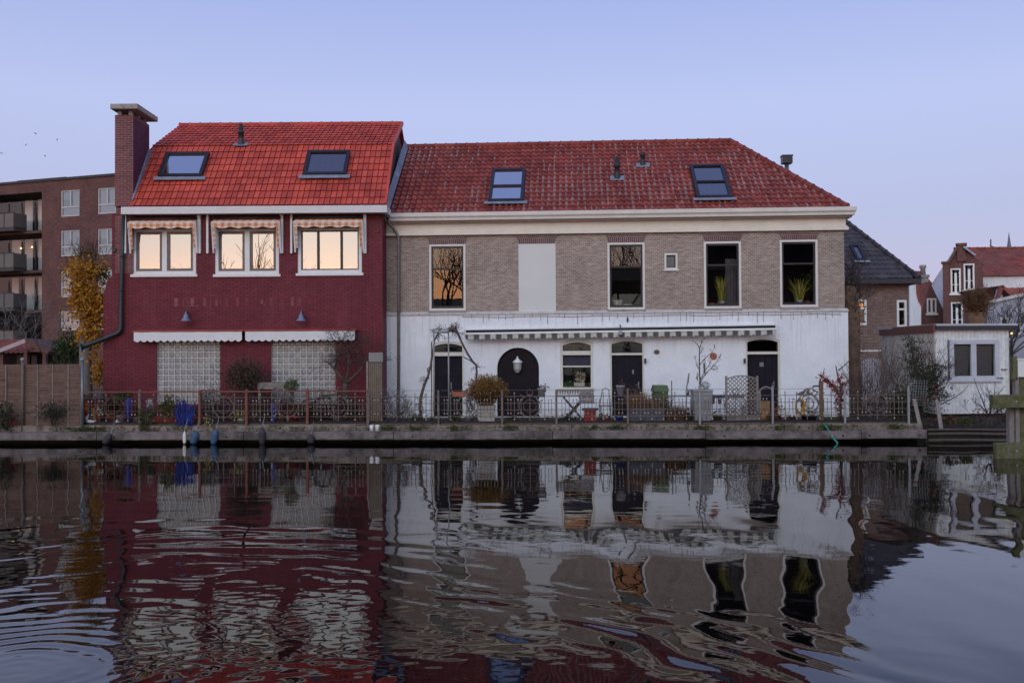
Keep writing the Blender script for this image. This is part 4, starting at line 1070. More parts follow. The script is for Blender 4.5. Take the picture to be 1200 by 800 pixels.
for i, (a, b, c, d) in enumerate(bal):
    mb = MB(); mb.box(a, b, .26, 2.2, c-.02, c+.12); mb.box(a, b, .26, 2.2, d-.02, d+.05); mb.box(a-.02, b-1.6, -.9, .25, c-.0, c+.28)
    fl_ = mb.build('balcony', pm('balcony_concrete_%d' % 0, (.055, .046, .044), .3, 4, .8, .2) if i == 0 else bpy.data.materials['balcony_concrete_0'], AH)
    mb = MB(); mb.box(a, b-1.6, -.9, -.86, c+.28, c+1.25); mb.box(b-1.6, b-1.56, -.9, .2, c+.28, c+1.25); mb.build('balustrade', pm('balustrade_panel_%d' % i, [(.12, .10, .09), (.115, .105, .095), (.10, .09, .085), (.15, .12, .10)][i], .15, 3, .4, .03), fl_)
    mb = MB(); mb.box(a, b-1.6, -.93, -.85, c+1.25, c+1.31)
    for k in range(9): x = a + (b-1.6-a)*k/8; mb.box(x-.02, x+.02, -.93, -.90, c+.2, c+1.25)
    mb.build('handrail', DARKMETAL, fl_)
    mb = MB(); n = 7; s = (b-a)/n
    for k in range(n): frame_box(mb, a+k*s, a+(k+1)*s, c+.12, d-.02, .07, 1.9, 2.0)
    mb.build('glazed_front', DARKMETAL, fl_)
    mb = MB()
    for k in range(n):
        if R.random() < .45: mb.box(a+k*s+.1, a+k*s+s*R.uniform(.4, .9), 2.08, 2.12, c+.2, d-.1)
    mb.build('curtain', BLINDW, fl_)
    pane(fl_, a, b, c+.12, d, 1.95, G_DARK, -.05)
    if i == 1:
        for px, py in ((24.5, 291), (37.5, 289.5)):
            u_, z_ = A.uz(px, py, 1.5); mb = MB(); mb.ball((u_, 1.5, z_), .07, 6); mb.build('balcony_lamp', emit('warm_bulb_%d' % int(px), (1, .6, .25), 2.5), fl_)

# ------------------------------------------------------------------ dark roofed brick house behind the trunk
B = Fr(1066, 42, .0, z=.44)
BH = thing('brick_house', 'brown brick house with dark grey tiled hip roof and a warm lit upper window', 'house', fr=B)
zte = B.uz(1030, 330)[1]; bw0 = B.uz(900, 380)[0]
bw = [B.rect(998, 1015.5, 351, 381), B.rect(1051, 1062.5, 351.5, 383)]
mb = MB(); wall_holes(mb, bw0, 0, 0, zte, bw, .12, 0); mb.add([(0, 0, 0), (0, 8, 0), (0, 8, zte), (0, 0, zte)], [(0,1,2,3)]); mb.add([(bw0, 0, 0), (bw0, 8, 0), (bw0, 8, zte), (bw0, 0, zte)], [(0,1,2,3)]); mb.add([(bw0, 8, 0), (0, 8, 0), (0, 8, zte), (bw0, 8, zte)], [(0,1,2,3)]); mb.build('wall', BROWNB, BH, fix=False)
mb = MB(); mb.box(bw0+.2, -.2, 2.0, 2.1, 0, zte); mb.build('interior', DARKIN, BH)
ee = .4; xe, ze_ = B.uz(1077, 326, -ee)
xr_, zr_ = B.uz(968, 242, 4.2)
hp, hr = Vector((xe, -ee, ze_)), Vector((xr_, 4.2, zr_)); Vb = Vector((0, 4.2+ee, zr_-ze_)); hn_ = (hr-hp).cross(Vector((0,0,1))).normalized(); hn_ = hn_ if hn_.x > 0 else -hn_
mb, _ = tiled((bw0, -ee, ze_), (1,0,0), Vb, int((xe-bw0)/.26), 17, .26, Vb.length/17, .014, .028); cut_build(mb, [(hp, hn_)], 'roof', TILE_D, BH)
Vb2 = Vector((xr_-xe, 0, zr_-ze_)); hf_ = hn_ if hn_.y < 0 else -hn_
hp2 = Vector((xe, 8+ee, ze_)); hb_ = (hr-hp2).cross(Vector((0,0,1))).normalized(); hb_ = hb_ if hb_.y > 0 else -hb_
mb, _ = tiled((xe, -ee, ze_), (0,1,0), Vb2, int((8+2*ee)/.26), 17, .26, Vb2.length/17, .014, .028); cut_build(mb, [(hp, hf_), (hp2, hb_)], 'hip_roof', TILE_D, BH)
ridge_tiles(hp + Vector((0,0,.03)), hr + Vector((0,0,.03)), .10, TILE_D, 'hip_ridge', BH, .4)
mb = MB(); mb.box(bw0, xe+.05, -ee-.10, -ee+.06, ze_-.22, ze_-.02); mb.box(xe-.05, xe+.1, -ee+.06, 8+ee, ze_-.22, ze_-.02); mb.box(bw0, xe, -ee+.06, 8, ze_-.12, ze_-.08); mb.build('gutter', DARKMETAL, BH)
roof_window(B, BH, [(997, 287), (1008, 286.5), (1014, 304), (1003, 305)], hp, Vector((1,0,0)), Vb)
for i, (a, b, c, d) in enumerate(bw):
    mb = MB(); frame_box(mb, a, b, c, d, .09, -.01, .09); m_ = c+(d-c)*.66; mb.box(a+.09, b-.09, .01, .09, m_-.04, m_+.04) if i < 2 else None; w = mb.build('window', WPAINT, BH)
    pane(w, a+.08, b-.08, c+.08, d-.08, .05, G_DARK)
    if i == 0:
        mb = MB(); q = B.rect(1003, 1011, 354, 361, 1.2); mb.ball(((q[0]+q[1])/2, 1.2, (q[2]+q[3])/2), .17, 8, sz=.7); w2 = mb.build('hanging_lamp', emit('lit_lamp', (1, .36, .07), 1.3), w)
# flagpole-like chimney behind: far roofs and gables
def simple_house(name, label, cat, fr, w, dep, ze, zr, gable_front, wallm, roofm, wins=(), half=None, eo=.2, winm=WPAINT, chim=None):
    h = thing(name, label, cat, fr=fr); mb = MB()
    if gable_front:
        pts = [(0, 0), (w, 0), (w, ze), (w*.5 if half is None else half, zr), (0, ze)]
        wall_holes(mb, 0, w, 0, ze, wins, .1, 0); a = w*.5 if half is None else half
        mb.add([(0, 0, ze), (w, 0, ze), (a, 0, zr)], [(0,1,2)])
        mb.add([(x, dep, z) for x, z in pts], [(0,1,2,3,4)])
        for x in (0, w): mb.add([(x, 0, 0), (x, dep, 0), (x, dep, ze), (x, 0, ze)], [(0,1,2,3)])
        mb.build('wall', wallm, h, fix=False)
        for x0, x1, U in ((0, a, (0, 1, 0)), (w, a, (0, 1, 0))):
            V = Vector((x1-x0, 0, zr-ze)); n = max(3, int(dep/.3)); rws = max(4, int(V.length/.33))
            mb, _ = tiled((x0, .05, ze), U, V, n, rws, dep/n, V.length/rws, .015, .03); mb.build('roof', roofm, h, fix=False)
    else:
        wall_holes(mb, 0, w, 0, ze, wins, .1, 0)
        for x in (0, w): mb.add([(x, 0, 0), (x, dep, 0), (x, dep, ze), (x, dep/2, zr), (x, 0, ze)], [(0,1,2,3,4)])
        mb.add([(0, dep, 0), (w, dep, 0), (w, dep, ze), (0, dep, ze)], [(0,1,2,3)]); mb.build('wall', wallm, h, fix=False)
        for y0, s in ((-eo, 1), (dep+eo, -1)):
            V = Vector((0, s*(dep/2+eo), zr-ze)); n = max(3, int(w/.3)); rws = max(4, int(V.length/.33))
            mb, _ = tiled((0, y0, ze), (1,0,0), V, n, rws, w/n, V.length/rws, .015, .03); mb.build('roof', roofm, h, fix=False)
        ridge_tiles((0, dep/2, zr+.03), (w, dep/2, zr+.03), .11, roofm, 'ridge', h, .5)
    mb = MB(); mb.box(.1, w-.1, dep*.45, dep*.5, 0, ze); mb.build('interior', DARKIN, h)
    for (a, b, c, d) in [q[:4] for q in wins]:
        mb = MB(); frame_box(mb, a, b, c, d, .10, -.02, .08); x = (a+b)/2; mb.box(x-.07, x+.07, -.01, .08, c+.1, d-.1); mb.box(a-.08, b+.08, -.08, -.02, c-.10, c+.03)
        for t in (.36, .68): mb.box(a+.1, b-.1, .02, .06, c+(d-c)*t-.02, c+(d-c)*t+.02)
        wd = mb.build('window', winm, h); pane(wd, a+.08, b-.08, c+.08, d-.08, .05, G_FAR, -.12)
    return h
# brown gabled house
C1 = Fr(1105.5, 62, .42, z=.44, py=330); w = C1.uz(1152, 330)[0]
ws = [C1.rect(1114, 1126, 314.5, 344), C1.rect(1129.3, 1142, 309, 340), C1.rect(1114.5, 1128.5, 354, 386)]
ze1 = C1.uz(1152, 311)[1]; zr1 = C1.uz(1125, 288)[1]
h1 = simple_house('gabled_house', 'tall brown brick house with stepped shoulders, tall white windows and weathered red roof', 'house', C1, w, 14, ze1, zr1, True, GABLEB, TILE_O, ws, half=C1.uz(1126, 300)[0])
a, b, c, d = C1.rect(1121.5, 1131.5, 285, 295, -.05); mb = MB(); mb.box(a, b, -.12, .5, c-.6, d-.15); mb.box(a-.08, b+.08, -.2, .58, d-.15, d); mb.build('gable_chimney', GABLEB, h1)
a, b, c, d = C1.rect(1104.5, 1112, 306.5, 312, -.05); mb = MB(); mb.box(a, b, -.12, .4, 0, d-.12); mb.box(a-.08, b+.08, -.2, .48, d-.12, d); mb.build('shoulder_pier', GABLEB, h1)
p0 = C1.uz(1112, 307.5); p1 = C1.uz(1122, 290); p2 = C1.uz(1129, 289.5); p3 = C1.uz(1152, 309)
mb = MB(); mb.bar((p0[0], -.08, p0[1]), (p1[0], -.08, p1[1]), .3, .14); mb.build('coping', GABLEB, h1)
mb = MB(); mb.bar((p2[0], -.06, p2[1]), (C1.uz(1143, 299.5)[0], -.06, C1.uz(1143, 299.5)[1]), .6, .10); mb.build('lead_coping', pm('pale_lead', (.3, .33, .42), .15, 4, .5, .05), h1)
# long red roof with white wall, right
C2 = Fr(1150, 64, .06, z=.44, py=330); w2 = C2.uz(1275, 330)[0]
h2 = simple_house('long_house', 'whitewashed house with long orange tiled roof behind bare branches at the right', 'house', C2, w2, 9, C2.uz(1180, 323.5)[1], C2.uz(1180, 291.5, 4.5)[1], False, WHITEF, TILE_O, [C2.rect(1182, 1190, 345, 362)])
# white house with curved red topped gable and small brown gable in front of it
C4 = Fr(1070, 74, .0, z=.44, py=330); w4 = C4.uz(1108, 330)[0]
h4 = simple_house('row_house', 'orange roofed house with pale chimney pot between the dark roof and brown gable', 'house', C4, w4, 8, C4.uz(1090, 352)[1], C4.uz(1090, 319.5, 4)[1], False, WHITEF, TILE_O)
a, b, c, d = C4.rect(1080.5, 1087.5, 322, 352, -.5); mb = MB(); mb.box(a, b, -.6, .3, c-1, d-.2); mb.box(a-.07, b+.07, -.67, .37, d-.2, d); q = mb.build('chimney', STONE, h4)
x = (a+b)/2; mb = MB(); mb.lathe([(.22, d), (.17, d+.5), (.26, d+.55), (.24, d+.75)], (x, -.15, 0), 10); mb.build('chimney_pot', STONE, q)
C3 = Fr(1079.5, 66, .0, z=.44, py=350); w3 = C3.uz(1108, 350)[0]
h3 = simple_house('gabled_house', 'small dark brown gable with one white two-pane window left of the stepped brown gable', 'house', C3, w3, 7, C3.uz(1080, 369)[1], C3.uz(1090, 331)[1], True, GABLEB, TILE_O, [C3.rect(1086, 1097.3, 349.5, 367.5)], half=C3.uz(1090, 340)[0])
C5 = Fr(1066.5, 60, .0, z=.44, py=350)
hw = thing('garden_wall', 'tall white rendered wall end with curved red capping beside the dark roof', 'wall', fr=C5)
q = [C5.uz(*p) for p in ((1066, 410), (1079.4, 410), (1079.4, 358), (1076.5, 353), (1074.5, 344), (1074, 332), (1066, 332))]; mb = MB(); mb.prism([(a, z) for a, z in q], 0, .5); mb.build('wall', WHITEF, hw)
mb = MB(); pts = [C5.uz(*p) for p in ((1080, 357.5), (1076.8, 352), (1075, 344), (1074.4, 331.5))]
for p_, q_ in zip(pts, pts[1:]): mb.bar((p_[0], .25, p_[1]), (q_[0], .25, q_[1]), .6, .12)
mb.build('capping', TILE_O, hw)
# grey gable building at the right edge with small red roof
C6 = Fr(1155, 46, .3, z=.44, py=380); w6 = C6.uz(1225, 380)[0]
h6 = thing('outbuilding', 'low grey rendered building with pale sloping parapet at the right edge', 'building', fr=C6)
GREYR = pm('grey_render', (.36, .36, .43), .15, 2, .8, .2, c2=(.22, .21, .25), mix2=.58, s2=2)
q = [C6.uz(*p) for p in ((1155, 440), (1225, 440), (1225, 343), (1196, 346.5), (1158, 356))]; mb = MB(); mb.prism([(a, z) for a, z in q], 0, 5); mb.build('wall', GREYR, h6)
q = [C6.uz(*p, -.05) for p in ((1158, 356), (1158, 352.5), (1195, 344), (1224, 341), (1224, 345), (1195, 348))]; mb = MB(); mb.prism([(a, z) for a, z in q], -.12, .2); mb.build('parapet', pm('pale_coping', (.5, .5, .52), .1), h6)
for (x0, x1, y0, y1) in ((1172, 1182, 372, 384), (1187, 1197, 378, 392), (1160, 1167, 390, 404)):
    a, b, c, d = C6.rect(x0, x1, y0, y1); mb = MB(); frame_box(mb, a, b, c, d, .08, -.03, .02); wd = mb.build('window', WPAINT, h6); mb = MB(); mb.box(a+.08, b-.08, -.012, -.004, c+.08, d-.08); mb.build('pane', DARKMETAL, wd)
D0 = Fr(1168, 50, .0, z=.44, py=380)
h7 = thing('dormer_house', 'little red tiled gable roof behind the grey parapet', 'house', fr=D0)
q = [D0.uz(*p) for p in ((1163, 372), (1171, 338.5), (1182, 361), (1182, 400), (1163, 400))]; mb = MB(); mb.prism([(a, z) for a, z in q], 0, .3); mb.build('gable', GREYR, h7)
r0, r1, r2 = [Vector((D0.uz(*p)[0], -.2, D0.uz(*p)[1])) for p in ((1163, 370), (1171, 335.5), (1208, 372))]
mb = MB(); V = (r1 + Vector((0, 0, 0))) - Vector((r1.x+2.4, -.2, r1.z-1.7)); 
O_ = Vector((r1.x+1.7, -.2, r1.z-1.6)); V = r1 - O_
mb, _ = tiled(O_, (0, 1, 0), V, 16, 7, .3, V.length/7, .015, .03); mb.build('roof', TILE_O, h7, fix=False)
mb = MB(); mb.bar(r0 - Vector((.1,0,0)), r1, .25, .14); mb.bar(r1, O_, .25, .14); mb.build('barge_board', TILE_O, h7)
mb, _ = tiled((r1.x+.2, .6, r1.z-1.7), (1,0,0), Vector((0, 1.6, 1.75)), 14, 7, .3, .34, .015, .03); mb.build('side_roof', TILE_O, h7, fix=False)
lampm = emit('street_lamp_glow', (1, .42, .1), 3)
p = at(1185.5, 390.5, 30.5); t = thing('porch_lamp', 'small glowing orange lamp beyond the right end of the white cabin', 'lamp', p); mb = MB(); mb.ball((0,0,0), .032, 8); mb.build('bulb', lampm, t); mb = MB(); mb.tube([(0,0,.05), (.0,.1,.10), (0,.3,.1)], .02, 6); mb.lathe([(.09, .03), (.03, .09)], (0,0,0), 10); mb.build('bracket', DARKMETAL, t)
# steeples
for px, ytop, yb, w_, lab in ((1182.7, 272, 300, 1.9, 'taller pointed church spire above the orange roof at the right'), (1161.3, 280.5, 300, .5, 'thin mast with crossbar above the orange roof ridge')):
    p = at(px, 300, 190); t = thing('church_spire' if w_ > 1 else 'roof_mast', lab, 'spire' if w_ > 1 else 'mast', (p.x, p.y, .44)); zt_ = at(px, ytop, 190).z-.44; zb_ = p.z-.44; mb = MB()
    if w_ > 1:
        mb.box(-1.6, 1.6, -1.6, 1.6, 0, zb_-1); mb.build('tower', GABLEB, t); mb = MB(); mb.lathe([(1.0, zb_-1), (.62, zb_+.2), (.25, (zb_+zt_)/2+.5), (.05, zt_-.2), (.03, zt_)], n=8, smooth=False); mb.build('spire', pm('slate_spire', (.12, .12, .18), .1), t)
    else: mb.tube([(0,0,0), (0,0,zt_)], [.16, .12], 6); mb.build('pole', DARKMETAL, t); mb = MB(); mb.bar((-.2,0,zb_+2.0), (1.2,0,zb_+1.5), .12); mb.build('crossbar', DARKMETAL, t)

# ------------------------------------------------------------------ small red roofed shelter and reed fence, left
S = Fr(0, 40, .0, z=.44, py=410)
h = thing('garden_shelter', 'open timber garden shelter with low red tiled roof behind the reed fence', 'shelter', fr=S)
p0, p1, p2 = S.uz(-30, 422), S.uz(38, 399.5), S.uz(62, 411.5)
mb, _ = tiled((S.uz(-60, 417)[0], -.5, S.uz(0, 414)[1]), (1,0,0), Vector((0, 2.2, S.uz(0, 399, 1.7)[1]-S.uz(0, 414)[1])), 17, 7, .2, .35, .02, .04); mb.build('roof', TILE_O, h, fix=False)
mb = MB(); mb.bar((S.uz(-60, 437)[0], -.55, S.uz(-60, 437)[1]), (p1[0], -.55, p1[1]), .12, .16); mb.build('pale_barge', pm('barge_pale', (.4, .3, .33), .1), h)
mb = MB(); mb.bar((p1[0], -.5, p1[1]), (S.uz(64, 413)[0], -.5, S.uz(64, 413)[1]), .12, .18); mb.bar((p1[0], 1.2, p1[1]), (S.uz(64, 413)[0], 1.2, S.uz(64, 413)[1]), .12, .18); mb.add([(p1[0], -.5, p1[1]+.1), (S.uz(64, 413)[0], -.5, S.uz(64, 413)[1]+.1), (S.uz(64, 413)[0], 2.2, S.uz(64, 413)[1]+.1), (p1[0], 2.2, p1[1]+.1)], [(0,1,2,3)]); mb.build('gable_roof', RUST, h)
for px in (8, 36, 58): u_ = S.uz(px, 420)[0]; mb = MB(); mb.box(u_-.07, u_+.07, -.45, -.31, 0, S.uz(px, 411)[1]); mb.build('post', RUST, h)
mb = MB(); mb.box(S.uz(-60, 420)[0], S.uz(66, 420)[0], 2.0, 2.1, 0, S.uz(0, 412)[1]); mb.build('back_wall', DARKIN, h)
for k in range(3): a, b = S.uz(-8+k*9, 420)[0], S.uz(-1+k*9, 420)[0]; mb = MB(); mb.box(a, b, 1.9, 1.98, 0, S.uz(0, 416)[1]); mb.build('panel', pm('shelter_panel_%d' % k, ((.16, .13, .12), (.12, .05, .03), (.17, .16, .17))[k], .2), h)
FZ = Fr(97, 28.1, .047, z=DECK, py=460)
h = thing('reed_fence', 'brown reed screen fence with grey posts at the left water edge', 'fence', fr=FZ)
zt = FZ.uz(50, 426.8)[1]; x0 = FZ.uz(-60, 460)[0]
mb = MB(); n = int(zt/.026)
for seg in np.arange(x0, 0, .42):
    for i in range(n):
        z = .0 + zt*i/n; rr = R.random(); e = R.uniform(-.004, .004)
        mb.tube([(seg, e + .01*math.sin(seg*2), z+.012), (min(0, seg+.42), e + .01*math.sin(seg*2+.8), z+.012+R.uniform(-.004, .004))], .012, 4, 0, False, rr, False)
mb.build('reed_matting', REED, h, fix=False)
for px in (-28, 7.5, 44.5, 62.5, 80.5):
    u_ = FZ.uz(px, 460)[0]; mb = MB(); mb.box(u_-.014, u_+.014, -.035, -.012, 0, zt-.03); mb.build('batten', WOODG, h)
for px, y0 in ((26.5, 420), (96.5, 420)):
    u_, z_ = FZ.uz(px, y0, -.08); mb = MB(); mb.tube([(u_, -.08, -.25), (u_, -.08, z_-.06)], .04, 8); o = mb.build('post', IRON if px < 50 else GREYMETAL, h); mb = MB(); mb.ball((u_, -.08, z_-.03), .065, 8); mb.build('post_cap', GALV, o)
# shrubs in front of the reed fence
def shrub(name, label, cat, px, py, Y, rad, n, size, mats, seed, stems=5, group=None, hollow=.3, lump=.5, zc=None, twig=BARKD, asp=.5, base=None):
    c = at(px, py, Y); b = base if base is not None else DECK; t = thing(name, label, cat, (c.x, Y, b), 0, group)
    cz = c.z-b; mb = leafy(n, (0, 0, cz), rad, size, seed, 0, hollow, lump, 2.2, asp); mb.build('foliage', mats, t, fix=False)
    mb = MB()
    for k in range(stems):
        a = R.uniform(0, 2*PI); twig_tree(mb, (R.uniform(-.1, .1)*rad[0], 0, 0), (math.cos(a)*.5*rad[0], .2*math.sin(a), 1), max(.2, cz*.7), .018, 2, 0, .5)
    mb.build('stems', twig, t); return t
shrub('ivy_shrub', 'dark ivy shrub spilling over the reed fence at the left edge', 'shrub', 4, 488, 27.95, (.33, .22, .5), 420, .085, L_DARK, 3)
t = shrub('red_leaf_shrub', 'small reddish shrub low against the left reed fence', 'shrub', 14, 492, 27.95, (.15, .1, .14), 90, .06, L_RED, 4)
shrub('bare_creeper', 'dark twiggy creeper growing along the foot of the reed fence', 'shrub', 62, 482, 27.92, (.55, .14, .24), 380, .07, L_DARK, 5, 9, lump=.8)

# ------------------------------------------------------------------ the yellow creeper tree beside the red house
c = at(101, 470, 30.6); YT = thing('pollard_tree', 'grey trunk clad in golden yellow creeper beside the red house', 'tree', (c.x, 30.6, .5))
mb = MB(); mb.tube([(.02, 0, -.1), (0, 0, .8), (-.03, 0, 1.9), (.0, 0, 3.2), (.05, 0, 4.0)], [.22, .19, .18, .17, .10], 10)
mb.build('trunk', pm('grey_trunk', (.17, .15, .14), .3, 8, .9, .6), YT)
def loc(px, py, Y): q = at(px, py, Y); return Vector((q.x-c.x, Y-30.6, q.z-.5))
mb = MB(); k = 0
for (px, py, rx, rz, n) in ((101, 315, .62, .34, 420), (93, 332, .50, .4, 380), (104, 345, .56, .4, 420), (98, 362, .52, .4, 420), (113, 358, .48, .4, 380), (113, 378, .50, .38, 400), (103, 392, .42, .32, 280), (114, 398, .3, .25, 160), (86, 318, .35, .3, 180), (117, 425, .20, .42, 170), (118, 442, .16, .3, 110), (121, 352, .25, .4, 180), (90, 345, .33, .3, 180)):
    k += 1; mb = leafy(n, loc(px + (101-px)*.12, py, 30.4), (rx*.88, .42, rz), .108, k, 0, .2, .65, 2.6, .7, mb, .5, -.35)
mb.build('creeper_leaves', L_YEL, YT, fix=False)
mb = MB(); mb = leafy(280, loc(99, 300, 30.6), (.50, .3, .26), .10, 33, 0, .1, .8, 2.5, .35, mb, .8, .4); mb = leafy(300, loc(120, 323, 30.7), (.32, .3, .36), .09, 35, 0, .1, .5, 2, .5, mb); mb.build('evergreen_crown', L_OLIVE, YT, fix=False)
mb = MB()
for q in range(12): twig_tree(mb, loc(R.uniform(88, 112), 312, 30.6), (R.gauss(0, .35), 0, 1), .45, .012, 2)
mb.build('crown_twigs', BARKD, YT)
shrub('evergreen_shrub', 'green conifer shrub behind the reed fence left of the grey trunk', 'shrub', 79, 408, 33, (.52, .4, .62), 1100, .10, L_GREEN, 9, base=.44, hollow=.1)
t = thing('bare_tree', 'pale thin bare branches in front of the apartment balconies', 'tree', (at(8, 440, 44).x, 44, .44)); mb = MB()
for q in range(5): twig_tree(mb, (R.uniform(-.6, .4), 0, 1.2), (R.uniform(-.5, .6), 0, 1), 1.5, .03, 4, 0, .65, .1, .008)
mb.tube([(0,0,0), (0,0,1.4)], [.1, .06], 6); mb.build('branches', pm('pale_twig', (.17, .15, .14), .2), t)

# ------------------------------------------------------------------ opposite bank behind the camera, mirrored in the glass
def bank_tree(x, y, h, s):
    t = thing('bank_tree', 'bare tree on the near bank, seen only mirrored in the window glass', 'tree', (x, y, .44), 0, 'bare trees on the near bank'); rs = R.getstate(); R.seed(s); mb = MB()
    mb.tube([(0,0,0), (0,0,h*.22)], [.26, .2], 8); mb.build('trunk', BARKD, t); mb = MB()
    for k in range(4): twig_tree(mb, (0, 0, h*.2), (R.gauss(0, .4), R.gauss(0, .4), 1), h*.30, .12, 4, 0, .5, .18, .016, (2, 3), .12)
    mb.build('branches', BARKD, t); R.setstate(rs)
for i, (x, y, h) in enumerate(((-23.4, -28, 12.6), (-13.3, -30, 10.4), (-10.9, -31, 9.6), (-4, -31, 12.5), (.5, -27, 13), (2.5, -30, 12), (5, -32, 14), (-28, -34, 8), (10, -30, 13))): bank_tree(x, y, h, 100+i)
mb = MB()
hk = thing('bank_house', 'dark house on the near bank, seen only mirrored in the window glass', 'house', (14, -34, .44), 0, 'houses on the near bank')
mb.box(-7, 14, -4, 4, 0, 12); mb.build('wall', DARKB, hk); mb = MB(); mb.prism([(-4.4, 12), (4.4, 12), (0, 16.5)], -7.2, 14.2, axis='x'); mb.build('roof', TILE_D, hk)
for i in range(6):
    for j in range(3): mb = MB(); mb.box(-5.6+i*3.2, -4.2+i*3.2, 3.98, 4.05, 1.4+j*3.4, 3.4+j*3.4); mb.build('window', DARKFR, hk)
hk2 = thing('bank_house', 'dark house on the near bank, seen only mirrored in the window glass', 'house', (-21, -44, .44), 0, 'houses on the near bank')
mb = MB(); mb.box(-5, 14, -4, 4, 0, 3.0); mb.build('wall', DARKB, hk2); mb = MB(); mb.prism([(-4.4, 3.0), (4.4, 3.0), (0, 4.7)], -5.2, 14.2, axis='x'); mb.build('roof', TILE_D, hk2)
# gulls
for k, (px, py) in enumerate(((2.5, 180), (30, 170), (42, 157), (53, 183), (67, 164))):
    p = at(px, py, 110); t = thing('gull', None, 'bird', p, R.uniform(0, 3), 'distant birds over the apartment roof'); t['label'] = 'tiny distant bird in the sky over the apartment roof'
    mb = MB(); mb.lathe([(.01, -.2), (.06, -.08), (.06, .08), (.02, .22)], n=6); mb.add([(0,-.08,.02),(.35,-.05,.14),(.62,.06,.10),(.33,.1,.14),(0,.1,.02)], [(0,1,2,3,4)]); mb.add([(0,-.08,.02),(-.35,-.05,.14),(-.62,.06,.10),(-.33,.1,.14),(0,.1,.02)], [(0,1,2,3,4)]); mb.build('body', pm('gull_grey_%d' % k, (.30, .32, .38), .1), t); t.scale = (.6, .6, .6)
# ------------------------------------------------------------------ railings along the quay
YV = .12                                   # railing line behind the quay front
def qx(px, py=480, v=YV): return Q.uz(px, py, v)[0]
def qz(py, px=600, v=YV): return Q.uz(px, py, v)[1]
zz = {k: qz(v) for k, v in dict(top=457, k1=460.5, r1=464.3, d1=468.2, r2=472.3, r3=480, d2=484.3, r4=487.3, k2=491.3, bot=496.3).items()}
def railing_panel(parent, xa, xb, rose, mat, topmat=None, style=0):
    mb = MB(); w = .014
    for k in (('r1', 'r2', 'r3', 'r4') if style == 0 else ('r1', 'r2', 'r3', 'r4', 'top')):
        z = zz[k]; mb.box(xa, xb, YV-w/2, YV+w/2, z-w/2*(.6 if k == 'top' else 1), z+w/2*(.6 if k == 'top' else 1))
    mb.box(xa, xb, YV-.012, YV+.012, zz['bot']-.012, zz['bot']+.012)
    n = max(3, int(round((xb-xa)/.30))); s = (xb-xa)/n; kn = []; k = 0
    skip = set()
    if rose is not None:
        for i in range(n):
            x = xa+(i+.5)*s
            if abs(x - rose) < .24: skip.add(i)
    for i in range(n+1):
        x = xa + i*s
        if 0 < i < n and not (rose is not None and abs(x-rose) < .2):
            mb.box(x-.009, x+.009, YV-.009, YV+.009, zz['k2'], zz['k1']); kn += [(x, zz['k1']), (x, zz['k2'])]
    for i in range(n):
        if i in skip: continue
        for f in (.36, .66):
            x = xa + (i+f)*s; mb.box(x-.007, x+.007, YV-.007, YV+.007, zz['d2'], zz['d1']); kn += [(x, zz['d1']), (x, zz['d2'])]
    p = mb.build('railing_panel', mat, parent)
    mb = MB()
    for x, z in kn: mb.ball((x, YV, z), .021, 6)
    f = mb.build('finials', KNOB, p)
    if rose is not None:
        mb = MB(); zc = (zz['r1']+zz['r4'])/2; rr = (zz['r1']-zz['r4'])/2+.02
        def ring(cx, cz, r, t, a0=0, a1=2*PI, n=22): mb.tube([(cx + r*math.cos(a0+(a1-a0)*i/n), YV-.004, cz + r*math.sin(a0+(a1-a0)*i/n)) for i in range(n+1)], t, 5)
        ring(rose, zc, rr, .011); ring(rose, zc, rr*.6, .009)
        mb.box(rose-.009, rose+.009, YV-.012, YV+.012, zz['k2']-.03, zc+rr*1.2)
        ring(rose, zc+rr*1.28, rr*.28, .012); 
        for sx in (-1, 1):
            ring(rose+sx*rr*.95, zc+rr*.75, rr*.32, .011, PI*.5, PI*.5+sx*PI*1.4); ring(rose+sx*rr*.85, zc-rr*.8, rr*.25, .011, -PI*.5, -PI*.5-sx*PI*1.3)
        mb.build('rosette', mat, p)
    return p
def post(parent, px, y0, y1, mat, w=.034):
    x = qx(px); mb = MB(); mb.box(x-w, x+w, YV-.05-w, YV-.05+w, qz(y1), qz(y0)); mb.box(x-w*1.5, x+w*1.5, YV-.06-w, YV-.02, qz(y1)-.01, qz(y1)+.05)
    o = mb.build('post', mat, parent, bevel=.006); mb = MB(); mb.ball((x, YV-.05, qz(y0)+.015), w*1.15, 8); mb.build('post_cap', mat, o); return o
fl = thing('iron_railing', 'ornate rusty iron railing with red top rail in front of the red house', 'railing', Q.o, -Q.th)
ps = [97, 164.7, 234.7, 289.6, 360.8, 431.6]
for a, b, r in zip(ps, ps[1:], (134, None, 262, 337, 396.5)): railing_panel(fl, qx(a)+.05, qx(b)-.05, qx(r) if r else None, IRON if a > 200 else RUST)
for k, a in enumerate(ps): post(fl, a, 456.5, 507.5 if k else 508, RUSTR if 1 < k < 5 else IRON, .036)
mb = MB(); mb.box(qx(97), qx(432), YV-.10, YV-.02, zz['top']-.022, zz['top']+.018); mb.build('top_rail', RUSTR, fl, bevel=.006)
fm = thing('iron_railing', 'brown ornate iron railing on tan posts below the vine and arched door', 'railing', Q.o, -Q.th)
ps = [431.9, 514, 588.5, 652]
for a, b, r in zip(ps, ps[1:], (465, 547, 621)): railing_panel(fm, qx(a)+.06, qx(b)-.04, qx(r), IRON, style=1)
for a in ps[1:]: post(fm, a, 458.5, 506, IRON, .030)
fg = thing('iron_railing', 'ornate iron railing on grey galvanised posts along the right half of the white wall', 'railing', Q.o, -Q.th)
ps = [652, 735.6, 819.6, 905, 989.5, 1064]
